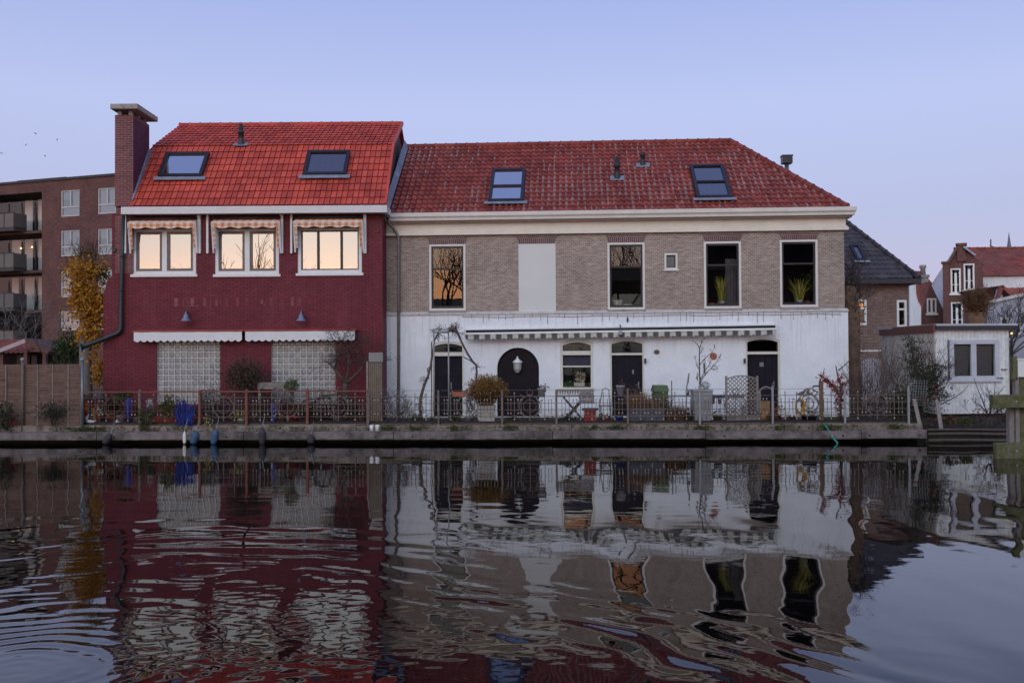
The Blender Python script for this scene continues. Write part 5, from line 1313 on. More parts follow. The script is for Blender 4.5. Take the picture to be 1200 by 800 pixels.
for a, b, r in zip(ps, ps[1:], (None, None, 862, 946, 1028)): railing_panel(fg, qx(a)+.04, qx(b)-.04, qx(r) if r else None, IRON, style=1)
for a in ps[1:]: post(fg, a, (457, 454, 455, 456, 456)[ps.index(a)-1], 506, GALV if a > 800 else IRON, .028)

# ------------------------------------------------------------------ fenders hanging from the quay beam
def fender(px, y0, y1, w, mat, tilt, lab, rope=True):
    v = -.30 - w*.6; a = Q.uz(px + tilt*.5, y0, v); b = Q.uz(px - tilt*.5, y1, v)
    t = thing('fender', lab, 'fender', Q.w(b[0], v, b[1]), -Q.th, 'fenders hung along the quay beam')
    d = Vector((a[0]-b[0], 0, a[1]-b[1])); n = 9; pr = [.55, .85, 1, 1, 1, 1, 1, .85, .45, .2]
    mb = MB(); mb.tube([d*(i/n) for i in range(n+1)], [w*q for q in pr], 12); mb.build('body', mat, t)
    mb = MB(); mb.tube([d, d + Vector((0, .03, .06)), (d.x*.9, -v-.1, d.z + .32)], .011, 6); mb.build('rope', GALV, t); return t
fender(126, 508.5, 519.8, .10, FENDD, 8, 'dark grey fender slanting below the blue vase')
fender(216.3, 505, 519.8, .050, FENDW, 0, 'slim white fender at the foot of the blue netting')
fender(228, 504.5, 520, .105, FENDB, 5, 'fat blue fender leaning beside the slim white fender')
fender(251.5, 502.5, 520.5, .095, FENDB, 4, 'blue fender hanging alone left of the yellow potted plant')
fender(307.3, 500, 521, .092, FENDD, .5, 'long upright dark fender below the blue and white vase')
fender(364.5, 509, 519.5, .10, FENDD, 1, 'short round dark fender below the rusty post')

# ------------------------------------------------------------------ terrace plants, pots and furniture
def atq(px, py, Y):
    d = ray(px, py); t = ((Q.o - CAM).dot(Q.v) + (Y - 27.42)) / d.dot(Q.v); return CAM + d*t
def yq(px, Y): return atq(px, 480, Y).y
def spot(px, Y): p = atq(px, 480, Y); return (p.x, p.y, DECK)
def sz(Y): return Y/F                      # metres in one photo pixel at that distance
def pot_round(name, lab, px, Y, w, h, mat, z0=0, cat='pot', rim=True, parent=None, group=None, taper=.75):
    s = sz(Y); r = w*s/2; H = h*s
    t = thing(name, lab, cat, spot(px, Y), 0, group); t.location.z = DECK + z0; mb = MB()
    mb.lathe([(r*taper, 0), (r, H*.88), (r*1.06, H*.89), (r*1.06, H), (r*.92, H), (r*.9, H*.9)], n=16); mb.build('pot', mat, t); return t
def put(t, name, mb, mat): return mb.build(name, mat, t, fix=False)
# far left group by the first post
Y = 28.0; s = sz(Y)
t = thing('garden_ornament', 'red, yellow and green bird-like ornament hanging by the first railing post', 'ornament', spot(100.5, 27.75)); H = lambda py: atq(100, py, 27.75).z-DECK
mb = MB(); mb.lathe([(.02, H(487)), (.07, H(482)), (.085, H(476)), (.075, H(471)), (.03, H(467))], n=12); mb.build('body', REDP, t); mb = MB(); 
for py in (474, 479, 477): mb.lathe([(.088, H(py)-.012), (.088, H(py)+.012)], n=12, cap=False)
mb.build('yellow_bands', YELLOW, t); mb = MB(); mb = leafy(26, (.02, 0, H(465.5)), (.08, .06, .08), .09, 4, mb=mb); put(t, 'green_crest', mb, L_GREEN)
t = thing('driftwood_stump', 'brown driftwood stump hung with red leaves behind the railing', 'driftwood', spot(109, 28)); mb = MB(); mb.tube([(-.02,0,0), (.04,0,.22), (.0,.02,.40), (-.06,0,.55)], [.07, .055, .05, .03], 8); mb.tube([(.04,0,.2), (.14,0,.42), (.12,0,.6)], [.05, .035, .02], 7); mb.build('wood', WOODO, t); mb = leafy(70, (.0, 0, .6), (.24, .1, .10), .085, 8); put(t, 'red_leaves', mb, L_RED)
t = pot_round('flower_pot', 'terracotta pot with pale blooms right of the driftwood', 116, 28, 5, 13, TERRA, taper=.85); mb = leafy(40, (0, 0, .36), (.09, .08, .07), .06, 3); put(t, 'blooms', mb, rm('pale_petals', (.5, .45, .4), (.65, .6, .5)))
t = thing('stone_bird', 'small white stone bird at the foot of the railing', 'ornament', spot(105.5, 27.75)); mb = MB(); mb.ball((0,0,.07), .08, 8, sx=1.3); mb.tube([(-.06,0,.1), (-.10,0,.2), (-.06,0,.24)], [.05, .03, .035], 8); mb.tube([(.08,0,.08), (.18,0,.12)], [.05, .01], 6); mb.build('body', WHITEC, t)
t = thing('stone_frog', 'little pale stone figure under the palm-like plant', 'ornament', spot(137.5, 27.75)); mb = MB(); mb.ball((0,0,.045), .075, 8, sz=.7); mb.ball((0,-.02,.11), .04, 8); mb.build('body', WHITEC, t)
t = pot_round('potted_palm', 'dark spiky palm-like plant left of the blue vase', 131, 28.5, 16, 12, TERRA, cat='plant'); mb = MB(); blades(mb, (0,0,.22), 130, .62, .38, .035); put(t, 'fronds', mb, L_DARK)
t = pot_round('potted_shrub', 'thin leggy shrub with small dark leaves behind the first panel', 142, 28.3, 11, 10, GREYPOT, cat='plant'); mb = MB(); 
for k in range(5): twig_tree(mb, (0,0,.2), (R.gauss(0,.3), 0, 1), .34, .012, 2)
mb.build('stems', BARKD, t); put(t, 'leaves', leafy(120, (0,0,.55), (.25, .2, .3), .06, 6), L_OLIVE)
t = thing('tall_vase', 'tall tapering cobalt blue vase on the railing under a dome of greenery', 'vase', spot(150.5, 28.1)); Hh = lambda py: atq(150, py, 28.1).z-DECK
mb = MB(); mb.lathe([(.03, 0), (.03, Hh(491)), (.05, Hh(489)), (.09, Hh(476)), (.10, Hh(469)), (.085, Hh(467)), (.07, Hh(467))], n=14); mb.build('body', BLUEPOT, t)
t = thing('dome_shrub', 'dome of fine green foliage on top of the cobalt blue vase', 'plant', (spot(154, 28.1)[0], 28.1, DECK+Hh(466))); mb = leafy(330, (0,0,.10), (.24, .18, .13), .05, 5, hollow=.3, lump=.2); put(t, 'foliage', mb, L_GREEN); mb = MB(); 
for k in range(8): twig_tree(mb, (0,0,-.03), (R.gauss(0,.5), 0, 1), .12, .008, 1)
mb.build('stems', BARKD, t)
t = thing('hanging_shrub', 'dark green cone of foliage hanging over the quay edge in front of the railing', 'shrub', (atq(170, 478, 27.36).x, yq(170, 27.36), atq(170, 506, 27.36).z)); 
mb = MB()
for k in range(620):
    f = R.random()**.8; r = .10+.13*f; a = R.uniform(0, 2*PI); q = Vector((r*math.cos(a)*R.uniform(.5, 1)+.08*(f-.5), r*.8*math.sin(a)*R.uniform(.5, 1), f*.66)); mb.leaf(q, .055*R.uniform(.6, 1.3), 0, None, Vector((math.cos(a), math.sin(a), -.5)))
put(t, 'foliage', mb, L_MOSS); mb = MB(); mb.tube([(0,.05,0), (.02,.05,.6)], .02, 6); mb.build('stem', BARKD, t)
t = thing('flower_box', 'long bright red flower box behind the railing under the glass blocks', 'flower box', spot(191, 28.05)); mb = MB(); a = 17*s; mb.prism([(-a, 0), (a, 0), (a+.02, .26), (a-.03, .26), (a-.03, .22), (-a+.03, .22), (-a+.03, .26), (-a-.02, .26)], -.11, .11); mb.build('box', REDP, t)
t = thing('variegated_shrub', 'bushy green shrub planted in the red flower box', 'shrub', (spot(205, 28.05)[0], 28.05, DECK+.22)); put(t, 'foliage', leafy(460, (0,0,.27), (.30, .24, .30), .075, 11, lump=.4), L_OLIVE); mb = MB()
for k in range(6): twig_tree(mb, (0,0,0), (R.gauss(0,.4), 0, 1), .22, .01, 2)
mb.build('stems', BARKD, t)
t = thing('grey_jar', 'pale grey stoneware jar behind the railing right of the cobalt blue vase', 'jar', spot(176, 28.7)); mb = MB(); mb.lathe([(.07, 0), (.10, .2), (.11, .5), (.06, .62), (.08, .68)], n=14); mb.build('body', GREYPOT, t)
def net(name, lab, px, y0, y1, w, yy):
    p = atq(px, y0, yy); p2 = atq(px, y1, yy); t = thing(name, lab, 'netting', (p.x, p.y, p2.z), 0, 'blue netting on the railing'); H = p.z-p2.z; W_ = w*sz(yy); mb = MB()
    for k in range(42):
        x = R.gauss(0, W_*.22); pts = []; f0 = R.uniform(.55, 1); f1 = R.uniform(0, .35)
        for i in range(6): f = f0+(f1-f0)*i/5; pts.append((x*(1.0+.3*math.sin(i)) + R.gauss(0, .015), R.uniform(-.06, .05), f*H + R.gauss(0, .01)))
        mb.tube(pts, .010, 4, 0, False)
    mb.build('net_cords', BLUEF, t); return t
net('blue_net', 'bundle of blue netting hanging from the railing against the red flower box', 213, 467, 503, 13, 27.45); net('blue_net', 'looser blue netting bundle next to the rusty post', 223.5, 473, 500, 10, 27.42)
# middle left
t = shrub('flower_clump', 'thin yellow flowering weed at the foot of the railing', 'plant', 243.5, 492, 27.75, (.12, .1, .12), 60, .05, L_INDOOR, 6, 3)
t = pot_round('flower_pot', 'small white pot of yellow-green leaves behind the railing', 282.5, 28, 7.5, 6, WHITEC, cat='plant'); put(t, 'leaves', leafy(170, (0,0,.26), (.20, .15, .12), .07, 8), rm('lime_leaves', (.16, .17, .02), (.36, .33, .05)))
t = pot_round('flower_pot', 'plain grey clay pot beside the blue and white vase', 298.5, 28, 6.5, 10, pm('clay_grey', (.13, .10, .09), .2))
t = thing('patterned_vase', 'tall blue vase with white blossom pattern behind the railing', 'vase', spot(320.5, 27.9)); Hh = lambda py: atq(320, py, 27.9).z-DECK
mb = MB(); mb.lathe([(.06, 0), (.085, .1), (.07, .3), (.09, .42), (.085, .52), (.06, .58), (.07, Hh(472))], n=14); mb.build('body', pm('cobalt_pattern', (.018, .02, .17), .3, 6, .35, .02, c2=(.55, .55, .62), mix2=.53, s2=14), t)
t = thing('garden_box', 'long grey timber garden box standing high behind the railing', 'planter', spot(324, 28.9)); mb = MB(); z0, z1 = atq(320, 455.5, 28.9).z-DECK, atq(320, 447.8, 28.9).z-DECK; a = 20.5*sz(28.9)
for q in (0, .34, .68): mb.box(-a, a, -.2, .2, z0+(z1-z0)*q, z0+(z1-z0)*(q+.32))
mb.build('boards', WOODG, t); mb = MB(); 
for x in (-a+.05, a-.05): mb = MB(); mb.box(x-.03, x+.03, -.17, .17, 0, z0); mb.build('leg', WOODG, t)
t = thing('topiary_ball', 'green topiary ball on a thin stem rising above the railing', 'plant', spot(341.5, 28.2)); zc = atq(341, 452, 28.2).z-DECK
put(t, 'foliage', leafy(520, (0,0,zc), (.21, .2, .20), .05, 4, hollow=.4, lump=.12), rm('box_leaves', (.035, .06, .012), (.09, .12, .025))); mb = MB(); mb.tube([(0,0,.1), (0,0,zc)], .018, 6); mb.build('stem', BARK, t); mb = MB(); mb.lathe([(.12, 0), (.15, .22), (.13, .22)], n=14); mb.build('pot', GREYPOT, t)
t = pot_round('flower_pot', 'dull red pot with a palm-leaved plant in front of the topiary', 344, 27.9, 12, 10, REDP, cat='plant'); mb = MB(); blades(mb, (0,0,.22), 60, .5, .28, .05); put(t, 'fronds', mb, L_BROWN)
t = thing('driftwood_branch', 'curved dark driftwood branch arching along the railing', 'driftwood', spot(371, 27.9)); H = lambda px, py: ((px-371)*sz(27.9), 0, atq(px, py, 27.9).z-DECK)
mb = MB(); mb.tube([H(349, 480), H(356, 476), H(366, 471.5), H(374, 466.5), H(382, 464), H(388, 466.5)], [.022, .03, .04, .045, .05, .03], 8); mb.tube([H(366, 471), H(371, 480), H(372, 494)], [.03, .03, .03], 7); mb.tube([H(384, 465), H(389, 478), H(390, 495)], [.03, .025, .025], 7); mb.build('wood', BARKD, t)
t = thing('garden_bench', 'pale grey slatted bench behind the driftwood branch', 'bench', spot(376, 28.9)); mb = MB()
for k in range(3): mb.box(-.45, .45, -.2+k*.14, -.08+k*.14, .42, .45)
mb.build('seat', WOODG, t); mb = MB()
for k in range(5): mb.box(-.45+k*.19, -.33+k*.19, .24, .27, .5, .88)
mb.box(-.47, .47, .24, .28, .86, .92); mb.build('backrest', WOODG, t)
for x in (-.40, .40):
    for y in (-.16, .2): mb = MB(); mb.box(x-.03, x+.03, y-.03, y+.03, 0, .42); mb.build('leg', WOODG, t)
t = shrub('rounded_shrub', 'broad rounded dark shrub in front of the red wall between the glass blocks', 'shrub', 287, 441, 29.2, (.66, .4, .56), 1500, .085, rm('dusky_leaves', (.02, .022, .014), (.055, .05, .028), (.10, .055, .04)), 17, 8, lump=.35, hollow=.2)
# small bare tree with an umbrella of twigs
t = thing('small_tree', 'small crooked tree with a thin twiggy crown before the right glass blocks', 'tree', spot(405, 28.9)); rs = 28.9; H = lambda px, py, y=0: Vector(((px-405)*sz(rs), y, atq(px, py, rs).z-DECK))
mb = MB(); mb.tube([(0,0,0), (.0,0,.5), H(404, 458), H(405, 449)], [.09, .08, .07, .07], 9); mb.tube([H(405, 449), H(398, 440), H(392, 432), H(386, 426)], [.055, .045, .04, .02], 8); mb.tube([H(405, 449), H(408, 438), H(409, 426), H(408, 414)], [.055, .04, .03, .02], 8); mb.tube([H(405, 450), H(414, 442), H(423, 433), H(430, 420)], [.05, .04, .03, .02], 8); mb.tube([H(392, 432), H(396, 418), H(400, 402)], [.03, .025, .015], 7)
mb.build('trunk', BARK, t); mb = MB(); tips = []
for (px, py) in ((400, 402), (408, 414), (386, 426), (430, 420), (396, 418), (409, 426), (415, 405), (423, 428), (405, 408)):
    for k in range(4): twig_tree(mb, H(px, py, R.uniform(-.2, .2)), (R.gauss(0, .9), R.gauss(0, .5), .35), .30, .012, 3, 0, .8, .0, .004, (2, 3), .25, tips)
mb.build('twigs', BARKD, t); mb = MB()
for k in range(1000):
    a = R.choice(tips)[0]; mb.leaf(a + Vector((R.gauss(0, .09), R.gauss(0, .09), R.gauss(0, .06))), .05, 0)
put(t, 'leaves', mb, rm('sparse_dusky_leaves', (.05, .03, .03), (.10, .065, .045), (.07, .06, .03)))
# slatted screen at the corner of the red house
t = thing('slat_screen', 'narrow upright screen of brown vertical slats at the corner of the red house', 'screen', spot(440, 28.0)); H = lambda py: atq(440, py, 28.0).z-DECK; a = 8*sz(28)
for k in range(7): 
    x = -a + 2*a*(k+.5)/7; mb = MB() if k == 0 else mb; mb.box(x-.022, x+.022, -.01, .01, -.1, H(425))
mb.build('slats', pm('slat_brown', (.16, .12, .09), .25), t); mb = MB(); mb.box(-a+.02, a, .012, .03, -.0, H(424)); mb.build('backing', DARKMETAL, t); mb = MB(); mb.box(-a+.01, a+.02, -.02, .04, H(424), H(413)); mb.build('top_panel', GREYMETAL, t)
mb = MB(); mb.box(-a-.06, -a-.01, -.04, .02, -.1, H(423)); mb.build('post', WOODG, t)
# ---- white wall, left part
t = thing('bare_climber', 'leafless grey blue climber beside the drainpipe of the white wall', 'shrub', spot(461, 28.3)); mb = MB()
for k in range(14): twig_tree(mb, (R.gauss(0,.2),R.gauss(0,.1),0), (R.gauss(0,.35), R.gauss(0,.2), 1), .42, .014, 3, 0, .6, .1)
mb.build('twigs', pm('grey_blue_twig', (.13, .125, .16), .3), t); put(t, 'leaves', leafy(120, (0, 0, .55), (.5, .2, .5), .045, 14), L_BROWN)
# trellis frame and grape vine round the first door
t = thing('vine_frame', 'tall thin grey metal frame carrying a vine in front of the first black door', 'trellis', spot(518, 28.6)); Yf = 28.6; H = lambda px, py, y=0: Vector(((px-518)*sz(Yf), y, atq(px, py, Yf).z-DECK))
for px in (508.8, 526): mb = MB(); mb.tube([H(px, 500), H(px, 385)], .022, 8); mb.build('upright', GALV, t)
mb = MB(); mb.tube([H(508.8, 386), H(526, 386)], .020, 8); mb.tube([H(508.8, 389), H(526, 389)], .03, 8); mb.build('top_bar', GALV, t); mb = MB(); mb.tube([H(504.6, 500, .4), H(504.6, 400, .4), H(509, 399, .3), H(508.8, 398)], .014, 6); mb.build('side_wire', IRON, t)
t = thing('grape_vine', 'leafless brown vine climbing over the thin frame at the first black door', 'vine', spot(496, 28.6)); H = lambda px, py, y=0: Vector(((px-496)*sz(Yf), y, atq(px, py, Yf).z-DECK))
mb = MB(); mb.tube([H(494, 493), H(492, 478), H(493, 466), H(497, 452), H(502, 440), H(505, 428), H(507, 415, .02), H(509.5, 399), H(514, 390, .03), H(518, 384)], [.05, .045, .045, .04, .035, .032, .028, .026, .024, .02], 8)
mb.tube([H(507, 428), H(501, 432), H(503, 444)], [.02, .018, .012], 6); mb.tube([H(526, 386), H(532, 387), H(537, 390), H(541, 400, .05), H(548, 414, .1), H(554, 423, .1), H(558.5, 428, .1), H(559, 436, .1), H(558.5, 446, .1)], [.03, .04, .035, .028, .03, .03, .03, .028, .026], 8)
mb.tube([H(543, 418, .05), H(551, 422, .1), H(557, 427, .1)], .016, 6); mb.tube([H(514, 390), H(512, 395), H(515, 400)], .015, 6)
mb.build('stem', VINE, t); mb = MB()
for (px, py) in ((510, 386), (514, 388), (527, 385), (530, 386), (534, 386), (538, 390), (516, 392), (531, 389), (529, 384), (500, 445), (494, 470), (559, 430)):
    for k in range(5): twig_tree(mb, H(px, py), (R.gauss(0, 1), R.gauss(0, .5), R.gauss(0, .6)), .12, .010, 2, 0, .9, 0)
mb.build('twigs', BARKD, t); put(t, 'dead_leaves', leafy(55, H(531, 387), (.16, .1, .09), .06, 7), L_BROWN)
t = thing('trough', 'terracotta trough hung on the railing in front of the first black door', 'planter', (atq(538, 460, 27.6).x, yq(538, 27.62), atq(538, 464, 27.6).z)); mb = MB(); mb.prism([(-.17, 0), (.17, 0), (.215, .15), (.18, .15), (.17, .12), (-.17, .12), (-.18, .15), (-.215, .15)], -.09, .09); mb.build('body', TERRA, t)
# big ornamental grass in stone pot
t = thing('stone_planter', 'square tiered pale stone planter beneath the big golden grass', 'planter', spot(570, 28.0)); a = 10.6*sz(28); zt_ = atq(570, 474.5, 28).z-DECK; mb = MB()
for (f0, f1, k) in ((0, .12, 1), (.12, .34, .92), (.345, .56, .95), (.565, .8, .97), (.8, 1, 1.03)): mb.box(-a*k, a*k, -a*k, a*k, zt_*f0+.002, zt_*f1)
mb.build('body', STONEPOT, t, bevel=.012)
t = thing('ornamental_grass', 'large rounded clump of golden brown grass in the stone planter', 'plant', (spot(570, 28)[0], 28.0, DECK+zt_)); mb = MB()
for k in range(1900):
    a = R.uniform(0, 2*PI); rr = .16*math.sqrt(R.random()); b = Vector((rr*math.cos(a), rr*math.sin(a), -.02)); s_ = R.random()**.7; o = Vector((math.cos(a), math.sin(a), 0)); L_ = .88*math.sqrt(max(.05, 1-.80*s_*s_))*R.uniform(.6, 1.03); e = b + o*.56*s_ + Vector((0, 0, L_)); m_ = b + o*.30*s_ + Vector((0, 0, L_*.66)); tt = Vector((-o.y, o.x, 0))*.010
    mb.add([b-tt, b+tt, m_+tt, m_-tt, e], [(0,1,2,3), (3,2,4)])
    if R.random() < .75: mb.leaf(e, .06, 0, None, Vector((R.gauss(0,1), R.gauss(0,1), R.gauss(0,1))), .4); mb.leaf(m_+(e-m_)*R.random(), .06, 0)
put(t, 'blades', mb, L_GOLD)
t = thing('dry_shrub', 'small brown withered shrub left of the stone planter', 'shrub', spot(554, 28.2)); mb = MB()
for k in range(10): twig_tree(mb, (R.gauss(0,.08),0,0), (R.gauss(0,.3), 0, 1), .34, .012, 3)
mb.build('twigs', BARKD, t); put(t, 'leaves', leafy(170, (0,0,.5), (.22, .15, .36), .055, 9), L_BROWN)
# wall lantern on the arched door
t = thing('wall_lantern', 'white six sided lantern on the arched black door', 'lantern', M.w(M.uz(606.5, 435, -.06)[0], -.08, M.uz(607, 436.5, -.1)[1]), -M.th); mb = MB()
mb.lathe([(.05, 0), (.115, .10), (.125, .30), (.13, .31)], n=6, smooth=False); mb.build('body', pm('lantern_glass_white', (.36, .36, .36), .06, 4, .4, .02), t); mb = MB(); mb.lathe([(.15, .31), (.14, .335), (.05, .42), (.03, .44), (.02, .50)], n=6, smooth=False); mb.box(-.02, .02, .0, .12, .16, .2); mb.build('roof', WPAINT, t)
# pot hanging on the railing, bench, crates
def rail_bucket(px, y0, y1, w, lab, plant):
    p = atq(px, y1, 27.55); t = thing('hanging_pot', lab, 'pot', (p.x, yq(px, 27.62), p.z), 0, 'grey pots hooked on the railing'); H_ = atq(px, y0, 27.55).z-p.z; r = w*sz(27.55)/2
    mb = MB(); mb.lathe([(r*.72, 0), (r*.98, H_*.85), (r*1.06, H_*.86), (r*1.06, H_), (r*.93, H_), (r*.9, H_*.85)], n=14); mb.build('pot', GREYPOT, t); put(t, 'plant', plant(H_), L_BROWN)
    mb = MB(); mb.tube([(0, r*.9, H_), (0, .19-.14, H_+.03), (0, .1, H_-.06)], .008, 5); mb.build('hook', GALV, t)
rail_bucket(635, 454.8, 465.3, 10, 'grey pot with a dead plant hooked on the railing beside the arched door', lambda h: leafy(40, (.05, 0, h+.02), (.10, .06, .07), .07, 3))
rail_bucket(727.5, 451.5, 463, 10, 'grey pot hooked on the railing in front of the second black door', lambda h: leafy(50, (0, 0, h+.03), (.09, .06, .08), .06, 4))
t = thing('garden_table', 'weathered grey slatted folding table with crossed dark legs below the blind window', 'table', spot(672.5, 28.3)); H = lambda px, py, y=0: Vector(((px-672.5)*sz(28.3), y, atq(px, py, 28.3).z-DECK))
mb = MB(); zt_ = H(672, 463)[2]
for k in range(5): mb.box(H(652, 460)[0], H(696, 460)[0], -.32+k*.13, -.20+k*.13, zt_-.03, zt_)
mb.build('top', WOODG, t); mb = MB()
for k in range(15): x = H(653.5, 460)[0] + k*.072; mb.box(x, x+.045, .36, .39, zt_+.02, H(672, 457.5)[2])
mb.box(H(652, 460)[0], H(697, 460)[0], .35, .4, H(672, 457.8)[2], H(672, 456.3)[2]); mb.build('back_slats', WOODG, t)
for y in (-.25, .22):
    for sx in (-1, 1): mb = MB(); mb.bar((sx*-.30, y+.02*sx, .0), (sx*.30, y+.02*sx, zt_-.04), .04, .05); mb.build('leg', DARKMETAL, t)
t = thing('table_cloth', 'grey cloth bundle draped over the right end of the folding table', 'cloth', (spot(687, 28.15)[0], 28.15, DECK+zt_-.22)); mb = MB(); nx_, nz_ = 14, 8; vs = []
for j in range(nz_+1):
    for i in range(nx_+1): x = -.22+.44*i/nx_; vs.append((x*(1-.1*j/nz_), -.24 + .035*math.sin(i*1.3+j*.4) - .02*math.sin(j), .36*j/nz_ + .03*math.sin(i*.9)*(j/nz_)))
mb.add(vs, [(j*(nx_+1)+i, j*(nx_+1)+i+1, (j+1)*(nx_+1)+i+1, (j+1)*(nx_+1)+i) for j in range(nz_) for i in range(nx_)], smooth=True)
n0 = len(mb.v); vs2 = [(x, .2, z) for (x, y, z) in vs[-(nx_+1):]]; mb.add(vs[-(nx_+1):] + vs2, [(i, i+1, nx_+2+i, nx_+1+i) for i in range(nx_)], smooth=True)
o = mb.build('cloth', pm('grey_cloth', (.26, .24, .25), .15, 6, .95, .2), t, fix=False); s_ = o.modifiers.new('thick', 'SOLIDIFY'); s_.thickness = .012
t = thing('red_crate', 'dull red crate with diagonal brace standing under the table end', 'crate', spot(691, 27.85)); a = 6.5*sz(27.85); h_ = atq(691, 480.5, 27.85).z-DECK; mb = MB(); mb.box(-a, a, -.12, .12, 0, h_); frame_box(mb, -a-.005, a+.005, 0, h_, .035, -.135, -.121); mb.bar((-a+.03, -.13, .03), (a-.03, -.13, h_-.03), .02, .03, up=(0,1,0)); mb.build('body', REDP, t, bevel=.008); mb = MB(); mb.box(-a-.05, a+.08, -.15, .15, h_, h_+.06); mb.build('lid', DARKMETAL, t)
t = pot_round('flower_pot', 'low terracotta pot with bronze leaves right of the red crate', 709, 27.9, 9, 6, TERRA, cat='plant'); put(t, 'leaves', leafy(70, (0,0,.17), (.16, .1, .08), .07, 5), L_BROWN)
t = pot_round('flower_pot', 'small cobalt blue pot at the foot of the second black door', 725, 27.95, 10, 7, BLUEPOT); put(t, 'plant', leafy(60, (0,0,.22), (.13, .1, .08), .06, 5), L_DARK)
t = thing('garden_chair', 'curved grey wire chair right of the folding table', 'chair', spot(703, 28.5)); mb = MB(); mb.tube([(.0,.2,0), (.02,.2,.5), (.1,.22,.92), (.2,.22,.95)], .016, 6); mb.tube([(.32,.2,0), (.3,.2,.5), (.28,.22,.9), (.2,.22,.95)], .016, 6); mb.build('backrest', GALV, t); mb = MB(); mb.lathe([(.2, .43), (.21, .46), (.19, .47)], (.16, 0, 0), 16); mb.build('seat', GALV, t)
for x, y in ((.0, -.18), (.32, -.18)): mb = MB(); mb.tube([(x, y, 0), (x+.02, y, .44)], .014, 6); mb.build('leg', GALV, t)
# trough with dry grasses
t = thing('planter_trough', 'long grey blue planter trough filled with dry grass', 'planter', spot(757.5, 28.0)); a = 20.5*sz(28); h_ = atq(757, 478.5, 28).z-DECK; mb = MB()
for k in range(3): mb.box(-a, a, -.2, .2, h_*k/3+.004, h_*(k+1)/3)
mb.box(-a-.012, a+.012, -.215, .215, h_-.04, h_+.012); mb.build('body', TROUGH, t, bevel=.01)
t = thing('dry_grass_clump', 'wide tuft of pale dry grass drooping over the grey blue trough', 'plant', (spot(757.5, 28)[0], 28.0, DECK+h_)); mb = MB()
for k in range(15): f = R.random(); blades(mb, (-a+.06+(2*a-.1)*f, R.uniform(-.12, .1), -.02), 60, R.uniform(.30, .62) + .16*math.exp(-((f-.3)/.2)**2), R.uniform(.22, .55), .010, 0, R.uniform(.4, 1.0), .07)
put(t, 'blades', mb, L_GRASS)
t = thing('dead_shrub', 'heap of dead brown plant stems right of the planter trough', 'shrub', spot(791, 28.0)); mb = MB()
for k in range(8): blades(mb, (R.gauss(0, .14), R.gauss(0, .08), 0), 70, .62, .32, .012, 0, .8, .08)
put(t, 'blades', mb, rm('dead_stems', (.14, .075, .045), (.24, .14, .085), (.09, .05, .035))); put(t, 'leaves', leafy(260, (.1, .1, .22), (.42, .2, .25), .07, 19), L_BROWN)
t = thing('wheelie_bin', 'green lidded wheeled refuse bin behind the dry grass', 'bin', spot(773.5, 29.2)); sb = sz(29.2); a = 8*sb; zt_ = atq(773, 459, 29.2).z-DECK; z2 = atq(773, 451, 29.2).z-DECK; mb = MB(); mb.prism([(-a*.82, .08), (a*.82, .08), (a, zt_), (-a, zt_)], -.28, .28); mb.build('body', GREENPL, t, bevel=.02); mb = MB(); mb.prism([(-a*1.08, zt_), (a*1.08, zt_), (a*1.06, zt_+.08), (a*.9, z2), (-a*.9, z2), (-a*1.06, zt_+.08)], -.31, .31); mb.build('lid', pm('lid_green', (.085, .13, .065), .12, 5, .5, .05), t, bevel=.015)
for x in (-a*.7, a*.7): mb = MB(); mb.tube([(x-.03, .26, .1), (x+.03, .26, .1)], .1, 14); mb.build('wheel', DARKMETAL, t)
for px, y0, lean, lab, feather in ((787.3, 446, 0, 'thin grey garden pole leaning upright beside the green bin', False), (805, 437, .12, 'feather topped garden stake against the white wall', True)):
    t = thing('garden_stake', lab, 'stake', spot(px, 29)); h_ = atq(px, y0, 29).z-DECK; mb = MB(); mb.tube([(-lean*.3, 0, 0), (0, 0, h_*.7), (lean*.6, 0, h_)], .018, 6); mb.build('pole', GREYMETAL, t)
    if feather:
        mb = MB(); mb.prism([(0.0, h_*.72), (.06, h_*.8), (.085, h_), (.03, h_*.92)], -.02, .02); mb.build('feather', WOODG, t)
t = thing('potting_rack', 'low grey rack with crossbar behind the dead stems', 'rack', spot(797, 29)); mb = MB(); 
zc = atq(797, 463, 29).z-DECK; mb.box(-.42, .42, -.08, .08, zc-.04, zc); mb.build('shelf', WOODG, t)
for x in (-.36, .34): mb = MB(); mb.box(x-.025, x+.025, -.05, .05, 0, zc-.04); mb.build('leg', DARKMETAL, t)
mb = MB(); mb.lathe([(.05, zc), (.06, zc+.12), (.03, zc+.18)], (.22, 0, 0), 12); mb.build('finial', GREYMETAL, t)
# tall square planter and the young tree tied to a post
t = thing('tall_planter', 'tall tapered grey square planter beside the young bare tree', 'planter', spot(822, 28.0)); a = 11*sz(28); h_ = atq(822, 456, 28).z-DECK; mb = MB(); mb.add([(x*a*k, y*a*k, z) for z, k in ((0, .78), (h_*.93, 1.0)) for x, y in ((-1,-1),(1,-1),(1,1),(-1,1))], [(0,1,2,3), (4,5,6,7), (0,1,5,4), (1,2,6,5), (2,3,7,6), (3,0,4,7)]); frame_box(mb, -a*1.05, a*1.05, h_*.93, h_, .03, -a*1.05, a*1.05) if False else mb.box(-a*1.06, a*1.06, -a*1.06, a*1.06, h_*.93+.002, h_); mb.build('body', GREYPOT, t, bevel=.012)
t = thing('potted_plant', 'round silvery plant sitting in the tall grey planter', 'plant', (spot(828, 28)[0], 28, DECK+h_)); mb = leafy(150, (0,0,.08), (.13, .13, .12), .05, 3); put(t, 'foliage', mb, rm('silver_leaves', (.10, .11, .11), (.26, .27, .28))); mb = MB()
for k in range(5): twig_tree(mb, (0,0,-.02), (R.gauss(0,.4), 0, 1), .08, .006, 1)
mb.build('stems', BARKD, t)
